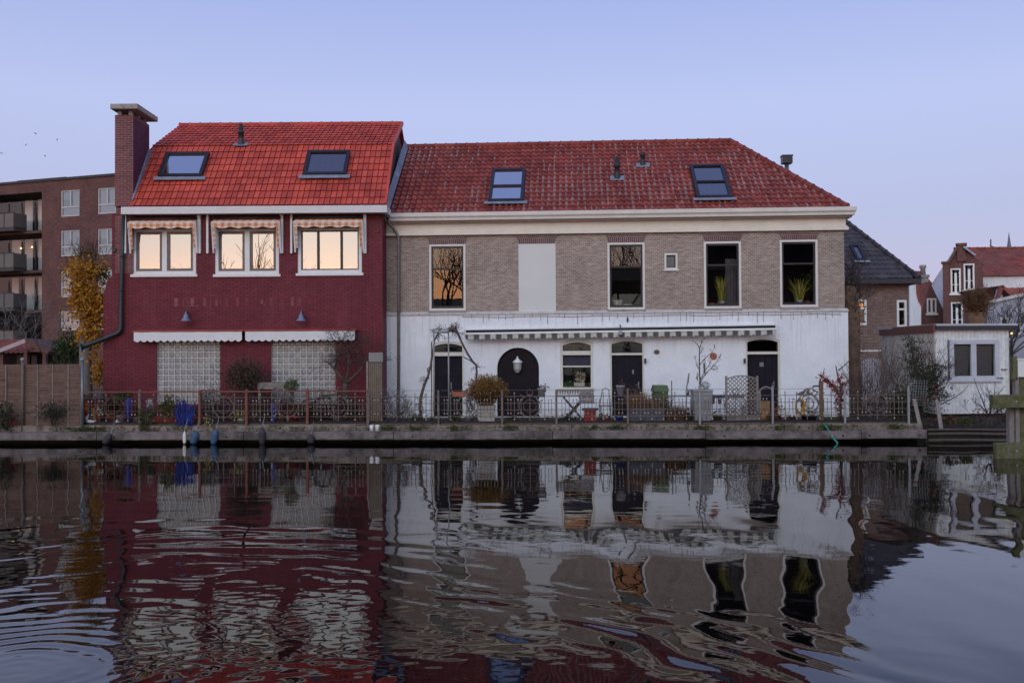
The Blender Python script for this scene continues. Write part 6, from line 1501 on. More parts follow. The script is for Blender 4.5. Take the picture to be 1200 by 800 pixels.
t = thing('young_tree', 'young leafless tree with upswept twigs tied to a railing post', 'tree', spot(820.5, 27.8)); Yf = 27.8; H = lambda px, py, y=0: Vector(((px-820.5)*sz(Yf), y, atq(px, py, Yf).z-DECK)); mb = MB(); tips = []
mb.tube([H(820.5, 497), H(820.5, 450), H(820, 425), H(820.5, 408), H(818, 403), H(812, 399)], [.022, .02, .018, .014, .011, .006], 7)
for pts in (((820.5, 408), (823, 403), (824.5, 398.5)), ((820, 428), (827, 420), (834, 413), (840.5, 408)), ((821, 448), (827, 438), (835, 431), (842, 421), (843, 418)), ((821, 445), (826, 434), (831, 427), (834, 423)), ((820, 433), (817, 428), (815, 421)), ((834, 432), (838, 433), (841, 431)), ((827, 440), (826, 430), (825.5, 424)), ((820, 415), (823, 412), (824, 409)), ((818, 446), (817, 442), (817, 440))):
    q = [H(*p, R.uniform(-.1, .1)*i) for i, p in enumerate(pts)]; mb.tube(q, [.014-.009*i/(len(q)-1) for i in range(len(q))], 6)
    for p in q[1:]:
        for k in range(2): twig_tree(mb, p, (R.gauss(0,.6), R.gauss(0,.4), .8), .07, .005, 1, 0, .6)
        tips.append(p)
mb.build('trunk', VINE, t); mb = MB()
for p in tips:
    for k in range(3): mb.leaf(p + Vector((R.gauss(0,.03), 0, R.gauss(0,.04))), .05, 0)
for k in range(12): mb.leaf(H(820+R.uniform(-3, 3), R.uniform(440, 456)), .07, 0)
put(t, 'buds', mb, rm('dark_buds', (.05, .03, .03), (.14, .06, .035)))
# plaques on the white wall
def plaque(px, py, w, h, mat, lab, cat, name, v=-.07):
    u_, z_ = M.uz(px, py, v); t = thing(name, lab, cat, M.w(u_, v, z_), -M.th); r = w*sz(30.4)/2; q = h/w; mb = MB(); vs = [(r*k*math.cos(2*PI*i/20), y, r*k*q*math.sin(2*PI*i/20)) for k, y in ((1, .005), (1, -.012), (.86, -.03)) for i in range(20)]
    mb.add(vs, [(a*20+i, a*20+(i+1) % 20, (a+1)*20+(i+1) % 20, (a+1)*20+i) for a in (0, 1) for i in range(20)] + [tuple(range(40, 60))]); mb.build('disc', mat, t); mb = MB(); mb.lathe([(r*.22, 0), (r*.16, .03)], (0, -.04, 0), 10) if False else mb.ball((0, -.032, 0), r*.28, 8, sz=.9); mb.build('boss', mat, t)
plaque(836, 417.3, 8.4, 8.2, TERRA, 'round terracotta sun plaque on the white wall behind the young tree', 'plaque', 'wall_plaque')
plaque(769.5, 412.3, 6.8, 5.4, pm('brown_plaque', (.13, .075, .05), .3), 'small oval brown plaque on the white wall right of the second door', 'plaque', 'wall_plaque')
u_, z_ = M.uz(825.5, 430, -.08); t = thing('thermometer', 'slim white thermometer on the white wall behind the young tree', 'thermometer', M.w(u_, -.07, z_), -M.th); mb = MB(); mb.box(-.03, .03, -.02, .008, -.13, .13); mb.build('plate', GREYPOT, t); mb = MB(); mb.tube([(0, -.026, -.1), (0, -.026, .1)], .006, 6); mb.build('tube', DARKMETAL, t)
# benches, trellis, armchair by the third door
t = thing('garden_bench', 'white bench with dark blue top board against the wall by the trellis', 'bench', spot(852, 29.4)); H = lambda py: atq(852, py, 29.4).z-DECK; mb = MB(); mb.box(-.55, .55, .15, .19, H(466.5), H(462.5)); mb.build('back_board', pm('navy_board', (.03, .035, .07), .2), t); mb = MB(); mb.box(-.55, .55, -.2, .15, .40, .44); mb.build('seat', WPAINT, t)
for x in (-.5, .5): mb = MB(); mb.box(x-.03, x+.03, -.18, .18, 0, .4); mb.build('leg', WPAINT, t)
for x in (-.36, -.16): mb = MB(); mb.lathe([(.05, 0), (.06, .14), (.05, .14)], n=10); q = thing('jar', 'dark jar on the white bench, %s' % ('nearer the tall grey planter' if x < -.3 else 'nearer the wooden trellis'), 'jar', (spot(852, 29.4)[0]+x, 29.35, DECK+.441)); mb.build('body', DARKMETAL, q); mb = MB(); mb.lathe([(.055, .14), (.055, .17)], n=10); mb.build('lid', GREYMETAL, q)
t = thing('trellis_planter', 'wooden planter box with an arched diamond lattice screen', 'planter', spot(869.5, 28.3)); Yf = 28.3; H = lambda px, py, y=0: Vector(((px-869.5)*sz(Yf), y, atq(px, py, Yf).z-DECK)); xa, xb = H(851.5, 460)[0], H(887.5, 460)[0]; ztl = H(869, 441)[2]; z0 = H(869, 486)[2]
mb = MB(); mb.box(xa-.02, xb+.02, -.2, .2, 0.02, z0-.01); frame_box(mb, xa-.03, xb+.03, .02, z0, .04, -.215, -.201); mb.build('box', WOODG, t, bevel=.006)
for x in (xa, xb): mb = MB(); mb.box(x-.025, x+.025, -.03, .03, .02, ztl-.02); mb.box(x-.03, x+.03, -.035, .035, ztl-.02, ztl+.015); mb.build('post', WOODG, t)
mb = MB(); arc = arch(xa, xb, ztl+.02, .10, 12)
for p, q in zip(arc, arc[1:]): mb.bar((p[0], 0, p[1]), (q[0], 0, q[1]), .03, .03)
mb.build('arched_rail', WOODG, t); mb = MB(); st = .115
def topz(x): 
    for p, q in zip(arc, arc[1:]):
        if p[0] <= x <= q[0]: return p[1] + (q[1]-p[1])*(x-p[0])/max(1e-6, q[0]-p[0])
    return arc[0][1]
for sgn, yy in ((1, -.012), (-1, .012)):
    c = -3.0
    while c < 4:
        # line z = c + sgn*(x-xa), clipped to the frame
        pts = [(x, c + sgn*(x-xa)) for x in np.linspace(xa, xb, 50)]; pts = [p for p in pts if z0 < p[1] < topz(p[0])]
        if len(pts) > 2: mb.bar((pts[0][0], yy, pts[0][1]), (pts[-1][0], yy, pts[-1][1]), .022, .022)
        c += st
mb.build('lattice', WOODG, t); put(t, 'plants', leafy(120, (.05, -.05, z0+.12), (.42, .12, .14), .06, 12), rm('grey_lavender', (.09, .10, .10), (.2, .2, .2))) 
t = thing('wooden_armchair', 'ochre wooden rack with arched top rail right of the lattice planter', 'chair', spot(897, 28.4)); H = lambda py: atq(897, py, 28.4).z-DECK; mb = MB(); a = 7*sz(28.4); mb.box(-a, a, -.2, .2, .02, H(484)); mb.box(-a+.01, a-.01, .14, .18, H(484), H(470)); mb.build('body', WOODO, t, bevel=.006); mb = MB(); ar = arch(-a-.02, a+.02, H(453), .14, 10)
for p, q in zip(ar, ar[1:]): mb.bar((p[0], -.1, p[1]), (q[0], -.1, q[1]), .05, .035)
for x in (-a, a): mb.bar((x, -.1, H(484)), (x, -.1, ar[0][1]), .035, .035)
mb.build('arched_rail', WOODG, t)
t = pot_round('flower_pot', 'reddish pot with orange plant at the foot of the third black door', 911.5, 28.2, 8, 8, REDP, cat='plant'); put(t, 'leaves', leafy(80, (0,0,.3), (.16, .12, .13), .075, 6), rm('rust_leaves', (.22, .05, .02), (.32, .10, .04)))
t = pot_round('flower_pot', 'dark low pot beside the lattice planter', 841, 27.95, 9, 8, pm('brown_pot', (.09, .06, .05), .2)); put(t, 'plant', leafy(70, (0,0,.24), (.15, .1, .10), .06, 5), L_BROWN)
t = thing('hose_coil', 'thick yellow hose coil hanging on the railing', 'hose', (atq(937.5, 477, 27.6).x, yq(937.5, 27.62), atq(937.5, 486.5, 27.6).z)); mb = MB(); hh = (atq(937, 466.8, 27.6).z-atq(937, 486.5, 27.6).z)/2
for k in range(5):
    e = R.uniform(.88, 1.06); mb.tube([(.115*e*math.cos(2*PI*i/20) + R.gauss(0, .004), -.05+.02*k, hh + hh*.86*e*math.sin(2*PI*i/20)) for i in range(21)], .024, 6)
mb.build('coils', YELLOW, t); mb = MB(); mb.bar((0, -.06, hh*2), (0, .06, hh*2), .03); mb.build('hanger', GALV, t)
t = pot_round('flower_pot', 'wide black tub of weeds below the iron scrollwork', 948, 27.9, 18, 8, DARKMETAL, cat='plant'); put(t, 'weeds', leafy(160, (-.05, 0, .25), (.33, .12, .1), .06, 15), L_OLIVE)
t = thing('iron_scroll', 'round iron scrollwork ornament standing behind the railing by the yellow hose', 'ornament', spot(948, 28.0)); Yf = 28.0; H = lambda px, py, y=0: Vector(((px-948)*sz(Yf), y, atq(px, py, Yf).z-DECK)); mb = MB()
def ring2(cx, cy, r, t_, sx=1): mb.tube([H(cx + r*sx*math.cos(2*PI*i/24), cy + r*math.sin(2*PI*i/24)) for i in range(25)], t_, 5)
ring2(949, 472, 10, .016); ring2(949, 472, 6, .013, .8); ring2(943, 461, 3, .012); ring2(950, 458, 3.2, .012); ring2(955, 461, 2.8, .012); mb.tube([H(936, 462), H(942, 458), H(950, 454.5), H(958, 459), H(966, 460.5)], .015, 6); mb.tube([H(948, 497), H(948, 455)], .014, 6); mb.build('scrolls', IRON, t)
mb = MB(); mb = leafy(90, H(943, 461), (.2, .05, .05), .055, 8, mb=mb); put(t, 'dry_leaves', mb, L_BROWN)
t = thing('tap_post', 'dark wooden post with a short side arm behind the teal hose', 'post', spot(962.5, 27.8)); H = lambda py: atq(962, py, 27.8).z-DECK; mb = MB(); mb.box(-.05, .05, -.05, .05, 0, H(446)); mb.build('post', WOODB, t, bevel=.008); mb = MB(); mb.tube([(-.04, 0, H(452)), (-.2, 0, H(452.3)), (-.235, 0, H(454))], .022, 7); mb.build('arm', DARKMETAL, t)
t = thing('red_creeper', 'crimson leaved creeper slanting over the railing at the corner of the white wall', 'plant', spot(978, 27.8)); Yf = 27.8; H = lambda px, py, y=0: Vector(((px-978)*sz(Yf), y, atq(px, py, Yf).z-DECK)); mb = MB(); pp = [(961.5, 439), (968, 444), (974, 450), (979, 455), (983, 462), (984, 478)]
mb.tube([H(*p) for p in pp[::-1]], [.03, .03, .028, .025, .02, .015], 7); mb.tube([H(985, 492), H(984, 470), H(986, 452), H(982, 440), H(980, 428)], [.045, .04, .03, .02, .012], 7); mb.tube([H(984, 470), H(991, 452), H(994.5, 444)], [.03, .02, .012], 6); mb.tube([H(983, 434), H(990, 428), H(997, 421)], [.018, .014, .01], 6); mb.tube([H(964, 442), H(967, 431)], .008, 5)
mb.build('stems', BARK, t); mb = MB()
for (a, b) in zip(pp, pp[1:]): mb = leafy(46, (H(*a)+H(*b))/2, (.13, .08, .12), .085, 9, hollow=.1, mb=mb, up=-.3)
mb = leafy(60, H(983, 474), (.12, .1, .3), .085, 4, mb=mb, up=-.3); mb = leafy(60, H(990, 453), (.12, .1, .2), .08, 5, mb=mb, up=-.3); mb = leafy(40, H(985, 446), (.07, .08, .18), .07, 5, mb=mb); put(t, 'leaves', mb, L_RED)
mb = MB(); x0, x1 = atq(966, 490, 27.8).x, atq(989, 490, 27.8).x; yg = yq(978, 27.8)
for k in range(160): blades(mb, (R.uniform(x0, x1), R.uniform(yg-.1, yg+.7), DECK), 5, .14, .08, .012, 0, .4, .03)
tag(mb.build('grass', rm('lawn_blades', (.04, .07, .015), (.09, .13, .03)), fix=False), kind='stuff')
t = thing('garden_hose', 'teal garden hose running down over the quay into the water', 'hose', Q.w(qx(967), -.02, ZT)); o_ = Vector(t.location); H = lambda px, py, v: atq(px, py, 27.42+v) - o_; hp_ = [H(962, 496.5, .5), H(966.5, 496.5, .0), H(968.5, 500, -.04), H(972, 506, -.2), H(975, 511, -.36), H(978, 515, -.42), H(981.3, 518.3, -.44), H(980, 521, -.46)]; mb = MB(); mb.tube(hp_, .026, 8); mb.build('hose', TEAL, t); mb = MB(); mb.lathe([(.034, -.03), (.034, .03)], hp_[4], 10); mb.build('coupling', GALV, t)
t = thing('watering_buckets', 'pair of white plastic tubs standing on the quay step at the first tan post', 'tub', Q.w(qx(440), .02, ZS+.02), -Q.th)
for x in (-.09, .07): mb = MB(); mb.lathe([(.055, 0), (.06, .17), (.05, .17)], (x, 0, 0), 12); mb.build('tub', WHITEC, t)
# moss on the quay step
mb = MB()
for (px0, px1) in ((446, 466), (478, 498), (526, 543), (688, 702), (708, 732), (590, 606), (812, 826), (905, 915), (955, 985), (1040, 1056), (84, 130)):
    for k in range(int(16*(px1-px0))): x = qx(R.gauss((px0+px1)/2, (px1-px0)*.3) if R.random() < .6 else R.uniform(60, 1070), 503); f = R.random()**2; mb.leaf((x, -.012 - .27*(f < .15)*R.random(), ZS + (ZT-ZS)*(1-f if f > .15 else 0)), .055, 0, None, Vector((R.gauss(0,.6), -.6, R.gauss(-.4,.6))), .7)
o = mb.build('moss', L_MOSS, loc=Q.o, rz=-Q.th, fix=False); tag(o, kind='stuff')
mb = MB()
for k in range(900):
    px = R.uniform(440, 1075); x = qx(px, 497); mb.leaf((x, R.uniform(.02, .5), ZT + .01), R.uniform(.03, .07), 0, None, Vector((R.gauss(0,1), R.gauss(0,1), .5)), .5)
o = mb.build('leaf_litter', L_BROWN, loc=Q.o, rz=-Q.th, fix=False); tag(o, kind='stuff')
# long striped awning over the ground floor, slightly lower at its left end
x0, z0 = M.uz(545.3, 388.5, -.35); x1, z1 = M.uz(909.5, 382.8, -.35); tl = math.atan2(z1-z0, x1-x0)
t = thing('striped_awning', 'long rolled grey and white striped awning across the white wall', 'awning', M.w(x0, 0, z0), -M.th); t.rotation_euler = (0, -tl, -M.th); Lx = math.hypot(x1-x0, z1-z0)
mb = MB(); mb.box(0, Lx, -.20, -.065, -.02, .10); mb.build('cassette', WPAINT, t, bevel=.01); mb = MB(); mb.tube([(0.01, -.26, .01), (Lx-.01, -.26, .01)], .038, 10); mb.build('roller', DARKMETAL, t); mb = MB(); mb.box(0, Lx, -.37, -.30, -.095, -.035); mb.build('front_bar', WPAINT, t, bevel=.008)
mb = MB(); n = int(Lx/.17); s_ = Lx/n
for i in range(n):
    for j in range(4):
        f0, f1 = j/4, (j+1)/4; d0, d1 = [.045*(1-math.sin(PI*f)) for f in (f0, f1)]; xa_, xb_ = i*s_+f0*s_, i*s_+f1*s_; y0_, y1_ = [-.355 + .014*math.sin(x*5) for x in (xa_, xb_)]
        mb.add([(xa_, y0_, -.094), (xb_, y1_, -.094), (xb_, y1_-.01, -.255+d1), (xa_, y0_-.01, -.255+d0)], [(0,1,2,3)], 0, .5, True)
mb.build('valance', STRIPE, t, fix=False)
mb = MB()
for x in np.linspace(.3, Lx-.3, 5): mb.bar((x, -.08, -.0), (x, -.33, -.05), .03)
mb.build('arms', GREYMETAL, t)
u_, z_ = M.uz(727, 386, -.42); mb = MB(); q = thing('awning_lamp', 'small lamp on a bracket above the second black door, at the awning front', 'lamp', M.w(u_, -.42, z_), -M.th); mb.lathe([(.085, -.16), (.04, -.06), (.02, .0)], n=10, cap=False); mb.build('shade', GALV, q); mb = MB(); mb.tube([(0, 0, -.02), (0, .0, .13), (0, .35, .14)], .014, 6); mb.build('bracket', DARKMETAL, q)
# indoor plants on the sills of the buff house
def sill_plant(k, px, py, lab, h, w, n, green=False):
    a, b, c, d = UR[k]; u_ = M.uz(px, py, .3)[0]; t = thing('sill_plant', lab, 'plant', M.w(u_, .27, c+.07), -M.th); mb = MB(); mb.lathe([(.09, 0), (.14, .13), (.15, .15), (.12, .15)], n=14); mb.build('pot', GREYPOT, t); mb = MB(); blades(mb, (0,0,.1), n, h, w, .035, 0, .12, .10); put(t, 'blades', mb, L_INDOOR); return t
sill_plant('w4', 845.5, 357, 'yellow-green spiky plant behind the glass beside an orange gourd', .86, .20, 85)
sill_plant('w5', 936, 355, 'yellow-green spiky plant in the rightmost upper window', .76, .33, 95)
a, b, c, d = UR['w4']; mb = MB(); vs = []
for j in range(2):
    for i in range(17): vs.append((b-.42+.36*i/16, .40+.03*math.sin(i*1.7), c+.08 if j == 0 else d-.5))
mb.add(vs, [(i, i+1, 18+i, 17+i) for i in range(16)], smooth=True)
q = thing('curtain', 'dim grey curtain gathered behind the spiky plant beside the orange gourd', 'curtain', M.o, -M.th); mb.build('cloth', pm('dim_curtain', (.14, .13, .16), .2), q, fix=False); mb = MB(); mb.tube([(b-.44, .40, d-.49), (b-.05, .40, d-.49)], .012, 6); mb.build('rod', DARKMETAL, q)
t = thing('sill_gourd', 'orange gourd lying beside the pot on the window sill', 'gourd', M.w(M.uz(834.5, 355, .2)[0], .22, UR['w4'][2]+.07), -M.th); mb = MB(); mb.ball((0,0,.05), .06, 8, sx=2.0); mb.build('body', pm('gourd_orange', (.5, .22, .05), .15), t); mb = MB(); mb.tube([(.1,0,.05), (.18,0,.08)], [.03, .01], 6); mb.build('stalk', WOODO, t)
t = thing('leafy_plant', 'dark green broad leaved plant behind the spiky plant in the rightmost upper window', 'plant', M.w(M.uz(946, 350, .5)[0], .46, UR['w5'][2]+.07), -M.th); mb = MB(); mb.lathe([(.06, 0), (.08, .15)], n=10); mb.build('pot', TERRA, t); put(t, 'leaves', leafy(70, (0,0,.75), (.2, .12, .3), .16, 3, asp=.7), L_GREEN); mb = MB(); mb.tube([(0,0,.1), (0,0,.7)], .012, 6); mb.build('stem', BARKD, t)
t = thing('fruit_bowl', 'white bowl on the sill of the window right of the grey panel', 'bowl', M.w(M.uz(736, 354, .3)[0], .32, UR['w3'][2]+.07), -M.th); mb = MB(); mb.lathe([(.06, 0), (.14, .07), (.17, .10), (.15, .10)], n=16); mb.build('bowl', WHITEC, t)
t = thing('patterned_cup', 'pale patterned pot beside the white bowl on the sill', 'pot', M.w(M.uz(724, 352, .3)[0], .32, UR['w3'][2]+.07), -M.th); mb = MB(); mb.lathe([(.10, 0), (.14, .12), (.15, .24), (.13, .24)], n=14); mb.build('body', pm('patterned_china', (.6, .58, .56), .1, 5, .4, .02, c2=(.06, .05, .06), mix2=.5, s2=16), t)
t = thing('window_flowers', 'white flower arrangement on the ground floor window sill', 'plant', M.w(M.uz(679, 455, .2)[0], .20, LR['win'][2]+.03), -M.th); mb = MB(); mb.box(-.16, .16, -.06, .06, 0, .16); mb.build('pot', WHITEC, t); put(t, 'blooms', leafy(60, (0,0,.34), (.16, .08, .12), .10, 4, asp=.9), rm('cream_petals', (.6, .5, .4), (.75, .66, .55)))
t = thing('herb_tray', 'bright green herb tray on the ground floor window sill', 'plant', M.w(M.uz(666, 455, .2)[0], .20, LR['win'][2]+.03), -M.th); mb = MB(); mb.box(-.16, .16, -.05, .05, 0, .06); mb.build('tray', DARKMETAL, t); put(t, 'leaves', leafy(80, (0,0,.12), (.18, .06, .07), .07, 4), rm('bright_leaves', (.03, .22, .05), (.06, .32, .08)))

# ------------------------------------------------------------------ right side: trunk, gate, cabin, mooring
t = thing('pollard_tree', 'thick ivy wrapped trunk with twiggy pollard head beside the white wall', 'tree', spot(1000, 31.5)); Yf = 31.5; H = lambda px, py, y=0: Vector(((px-1000)*sz(Yf), y, atq(px, py, Yf).z-DECK)); mb = MB()
mb.tube([H(1000, 500), H(1000, 460), H(999, 420), H(999, 380), H(997, 350), H(998, 335)], [.30, .27, .26, .27, .26, .14], 12)
mb.build('trunk', pm('brown_bark', (.135, .082, .058), .4, 8, .9, .9, c2=(.055, .05, .025), mix2=.52, s2=3), t); mb = MB()
for k in range(46): twig_tree(mb, H(R.uniform(992, 1006), R.uniform(332, 372), R.uniform(-.2, .2)), (R.gauss(0, .5), R.gauss(0, .5), .8), .5, .014, 3, 0, .5, .1, .005)
mb.build('twigs', BARKD, t); mb = MB()
for py in range(345, 495, 12): mb = leafy(46, H(1000, py), (.38, .36, .26), .085, py, mb=mb, hollow=.6)
put(t, 'ivy_leaves', mb, rm('brown_ivy', (.05, .032, .022), (.11, .065, .04), (.045, .05, .02)))
t = thing('garden_gate', 'white slatted garden gate with pale top rail under bare branches', 'gate', spot(1019, 32.5)); Yf = 32.5; H = lambda px, py: ((px-1019)*sz(Yf), atq(px, py, Yf).z-DECK); mb = MB()
for k in range(9): x, z = H(1009.5+k*2.9, 420); mb.box(x-.026, x+.026, -.012, .012, .05, z + R.uniform(-.05, .02))
mb.build('slats', pm('lilac_white', (.45, .44, .52), .15, 4), t); mb = MB(); a, b = H(1002, 411), H(1033, 411); mb.box(a[0], b[0], -.03, .03, a[1]-.03, a[1]+.03); mb.box(H(1008, 411)[0], b[0], .013, .03, .4, .48); mb.build('rail', WPAINT, t)
for px in (1003, 1034): mb = MB(); x, z = H(px, 410); mb.box(x-.04, x+.04, -.04, .04, -.05, z); mb.build('post', WOODG, t)
t = thing('bare_thicket', 'thicket of bare brown stems between the white gate and the cabin', 'shrub', spot(1040, 30.2)); mb = MB()
for k in range(17): twig_tree(mb, (R.gauss(-.1,.5), R.gauss(0,.3), 0), (R.gauss(0,.28), R.gauss(0,.2), 1), .85, .02, 3, 0, .45, .16, .005, (2, 3), .15)
mb.build('stems', pm('brown_twig', (.125, .085, .07), .3), t); put(t, 'dead_leaves', leafy(280, (-.1, 0, .9), (.8, .4, 1.1), .05, 21), rm('sparse_rust_leaves', (.12, .06, .04), (.2, .09, .05)))
# cabin
K = Fr(1097, 29.0, -.06, z=DECK, py=430)
kw = K.uz(1183, 430)[0]; kd = 2.9
t = thing('timber_cabin', 'white boarded waterside cabin with flat roof, brown fascia and blinds in its window', 'cabin', fr=K)
zb_, zt_ = K.uz(1140, 484.5)[1], K.uz(1140, 385)[1]; a, b, c, d = K.rect(1112.5, 1170.5, 398, 445.5)
def boards(mb, u0, u1, z0, z1, hole=None, w=.115):
    n = max(1, int((u1-u0)/w)); s_ = (u1-u0)/n
    for i in range(n):
        x0, x1 = u0+i*s_+.003, u0+(i+1)*s_-.003; rr = R.random(); y = R.uniform(-.003, .003); xm = (x0+x1)/2
        if hole and hole[0] < xm < hole[1]:
            mb.box(x0, x1, y, .05, z0, hole[2], 0, rr); mb.box(x0, x1, y, .05, hole[3], z1, 0, rr)
        else: mb.box(x0, x1, y, .05, z0, z1, 0, rr)
    if not hole: mb.box(u0, u1, .03, .06, z0, z1)
mb = MB(); boards(mb, 0, kw, zb_, zt_, (a, b, c, d)); mb.build('front_wall', rm('white_boards', (.68, .68, .70), (.80, .80, .82), (.74, .73, .72), rough=.7), t)
# receding left side: own frame so that its far end lands at the left
E = at(1034.5, 430, 33.0); e_l = Vector(((E - K.o).dot(K.u), (E - K.o).dot(K.v), 0)); sd = e_l.normalized(); sl_ = e_l.length
mb = MB(); n = int(sl_/.16)
for i in range(n):
    p0, p1 = sd*(sl_*i/n+.004), sd*(sl_*(i+1)/n-.004); nr = Vector((sd.y, -sd.x, 0))*.04; nr = nr if nr.y > 0 else -nr; z1_ = zt_ - .02 - (.0)*i
    mb.add([p0+Vector((0,0,zb_)), p1+Vector((0,0,zb_)), p1+Vector((0,0,z1_)), p0+Vector((0,0,z1_)), p0+nr+Vector((0,0,zb_)), p1+nr+Vector((0,0,zb_)), p1+nr+Vector((0,0,z1_)), p0+nr+Vector((0,0,z1_))], [(0,1,2,3), (4,5,6,7), (0,1,5,4), (1,2,6,5), (2,3,7,6), (3,0,4,7)])
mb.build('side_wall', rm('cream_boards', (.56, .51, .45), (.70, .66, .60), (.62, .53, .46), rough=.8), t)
mb = MB(); mb.box(kw-.06, kw, .06, kd, zb_, zt_); mb.add([(kw-.03, kd+1.2, zb_), tuple(sd*sl_*.98 + Vector((0,.1,zb_))), tuple(sd*sl_*.98 + Vector((0,.1,zt_))), (kw-.03, kd+1.2, zt_)], [(0,1,2,3)]); mb.build('rear_wall', WOODG, t)
zr0, zr1 = K.uz(1140, 384.5, -.15)[1], K.uz(1140, 380.3, -.15)[1]
mb = MB(); P0, P1, P2, P3, P4 = Vector((-.05, -.16, 0)), Vector((kw+.18, -.16, 0)), Vector((kw+.18, kd+1.3, 0)), sd*(sl_+.15)+Vector((-.1, .3, 0)), sd*(sl_+.15)+Vector((-.12, -.05, 0))
mb.prism([(p.x, p.y) for p in (P0, P1, P2, P3, P4)], zr1-.03, zr1+.03, axis='z'); mb.build('roof', pm('roof_felt_pale', (.42, .42, .45), .15, 3), t)
mb = MB(); mb.box(-.05, kw+.16, -.155, -.10, zr0-.03, zr1-.031); mb.box(kw+.1, kw+.16, -.1, kd, zr0-.03, zr1-.031); mb.build('fascia', pm('dark_fascia', (.035, .03, .04), .2), t)
mb = MB(); mb.bar((-.09, -.10, (zr0+zr1)/2-.05), tuple(sd*(sl_+.1) + Vector((-.07, -.05, (zr0+zr1)/2-.05))), .05, zr1-zr0+.12); mb.build('side_fascia', pm('brown_fascia', (.14, .05, .032), .25, 6, .6, .1), t)
mb = MB(); frame_box(mb, a, b, c, d, .13, -.04, .06); x = (a+b)/2; mb.box(x-.10, x+.06, -.03, .06, c+.13, d-.13); mb.box(a-.04, b+.04, -.07, -.03, c-.05, c+.03); w_ = mb.build('window', pm('window_lilac_white', (.48, .48, .54), .08, 3, .45, .04), t, bevel=.006)
mb = MB(); nb = 24
for k in range(nb): z = c+.13+(d-c-.26)*(k+.5)/nb; mb.obox((x, .16, z), ((b-a)/2-.14, 0, 0), (0, .02, .012), (0, -.0012, .002))
mb.box(a+.13, b-.13, .2, .21, c+.1, d-.1); mb.build('blinds', pm('taupe_blind', (.085, .075, .085), .12, 3, .7, .02), w_); pane(w_, a+.13, b-.13, c+.13, d-.13, .05, glass('cabin_glass', .03, .8, (.85, .85, .85)), -.05)
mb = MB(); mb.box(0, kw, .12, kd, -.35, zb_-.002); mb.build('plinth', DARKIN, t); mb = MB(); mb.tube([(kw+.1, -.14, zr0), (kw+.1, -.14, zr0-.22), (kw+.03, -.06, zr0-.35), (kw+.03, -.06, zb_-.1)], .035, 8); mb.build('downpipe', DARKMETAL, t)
for px0, px1, y0, y1 in ((1168, 1176, 442, 443.6), (1174, 1181, 432, 433)): r = K.rect(px0, px1, y0, y1, -.05); mb = MB(); mb.box(r[0], r[1], -.05, -.005, r[2], r[3]); mb.build('bracket', GREYMETAL, t)
t = thing('gravel_board', 'weathered timber edging of the bank below the white cabin', 'edging', Q.w(QEND, -.15, 0), -Q.th); xe_ = Q.uz(1184, 510)[0]-QEND
for (z0, z1, y) in ((.02, .10, -.15), (.19, .26, -.1), (.30, .36, .0)): mb = MB(); mb.tube([(x, y+.02*math.sin(x), (z0+z1)/2+.01*math.sin(x*2)) for x in np.linspace(.03, xe_, 12)], (z1-z0)/2, 8); mb.build('log', BARK, t)
mb = MB(); mb.box(.0, xe_, .05, .12, -.4, .36); mb.build('backing', DARKEARTH, t)
mb = MB(); mb.box(QEND-.05, QEND+8, 1.2, 1.3, -.2, .62); 
t = thing('climbing_shrub', 'dense evergreen climber with red berries at the corner of the white cabin', 'shrub', spot(1079, 28.3)); Yf = spot(1079, 28.3)[1]; H = lambda px, py, y=0: Vector(((px-1079)*sz(Yf), y, at(px, py, Yf).z-DECK)); mb = MB()
for (px, py, rx, rz, n) in ((1079, 445, .42, .36, 380), (1083, 462, .5, .42, 420), (1077, 480, .45, .36, 320), (1090, 440, .36, .3, 240), (1072, 425, .26, .28, 170), (1070, 408, .16, .26, 110), (1066, 470, .3, .4, 200), (1096, 458, .3, .22, 150), (1100, 444, .26, .12, 90), (1098, 430, .22, .1, 70), (1104, 464, .3, .07, 60), (1066, 398, .12, .2, 60)): mb = leafy(int(n*1.55), H(px, py), (rx*1.12, .34, rz*1.1), .08, px, mb=mb, hollow=.1, lump=.7, freq=2.5, asp=.4)
put(t, 'foliage', mb, rm('climber_leaves', (.016, .026, .014), (.045, .058, .028), (.075, .07, .04))); mb = MB()
for k in range(20): twig_tree(mb, H(R.uniform(1070, 1090), R.uniform(430, 490)), (R.gauss(.2, .7), R.gauss(0, .3), R.uniform(.2, 1)), .5, .014, 3, 0, .5, .12, .005)
mb.tube([H(1080, 500), H(1079, 470), H(1074, 430), H(1066, 395)], [.05, .04, .03, .01], 7); mb.build('stems', BARKD, t); mb = MB()
for k in range(26): mb.ball(H(R.uniform(1064, 1100), R.choice((455, 466, 468, 489))+R.gauss(0, 2), -.3), .025, 5)
mb.build('berries', REDP, t)
t = thing('wire_trellis', 'pale square wire mesh leaning in the climber by the cabin corner', 'trellis', spot(1076, 27.95)); mb = MB(); Hh = lambda px, py: Vector(((px-1076)*sz(27.5), 0, atq(px, py, 27.95).z-DECK))
for k in range(8): mb.tube([Hh(1066+k*3.0, 445+.1*k), Hh(1063+k*3.0, 475)], .006, 4)
for k in range(10): mb.tube([Hh(1066-k*.3, 445.5+k*3.2), Hh(1087-k*.3, 446+k*3.2)], .006, 4)
mb.build('wires', GALV, t)
for px0, py0, px1, lab in ((1071, 467, 1080, 'grey plank leaning on the bank below the climber'), (1098, 470, 1104, 'pale weathered stake leaning at the foot of the cabin corner')):
    t = thing('leaning_plank', lab, 'plank', atq(px1, 507 if px1 < 1090 else 510, 27.40)); p = atq(px0, py0, 27.75) - Vector(t.location); mb = MB(); mb.bar((0,0,0), tuple(p), .10, .03, up=(0,1,0)); mb.build('plank', WOODG, t)
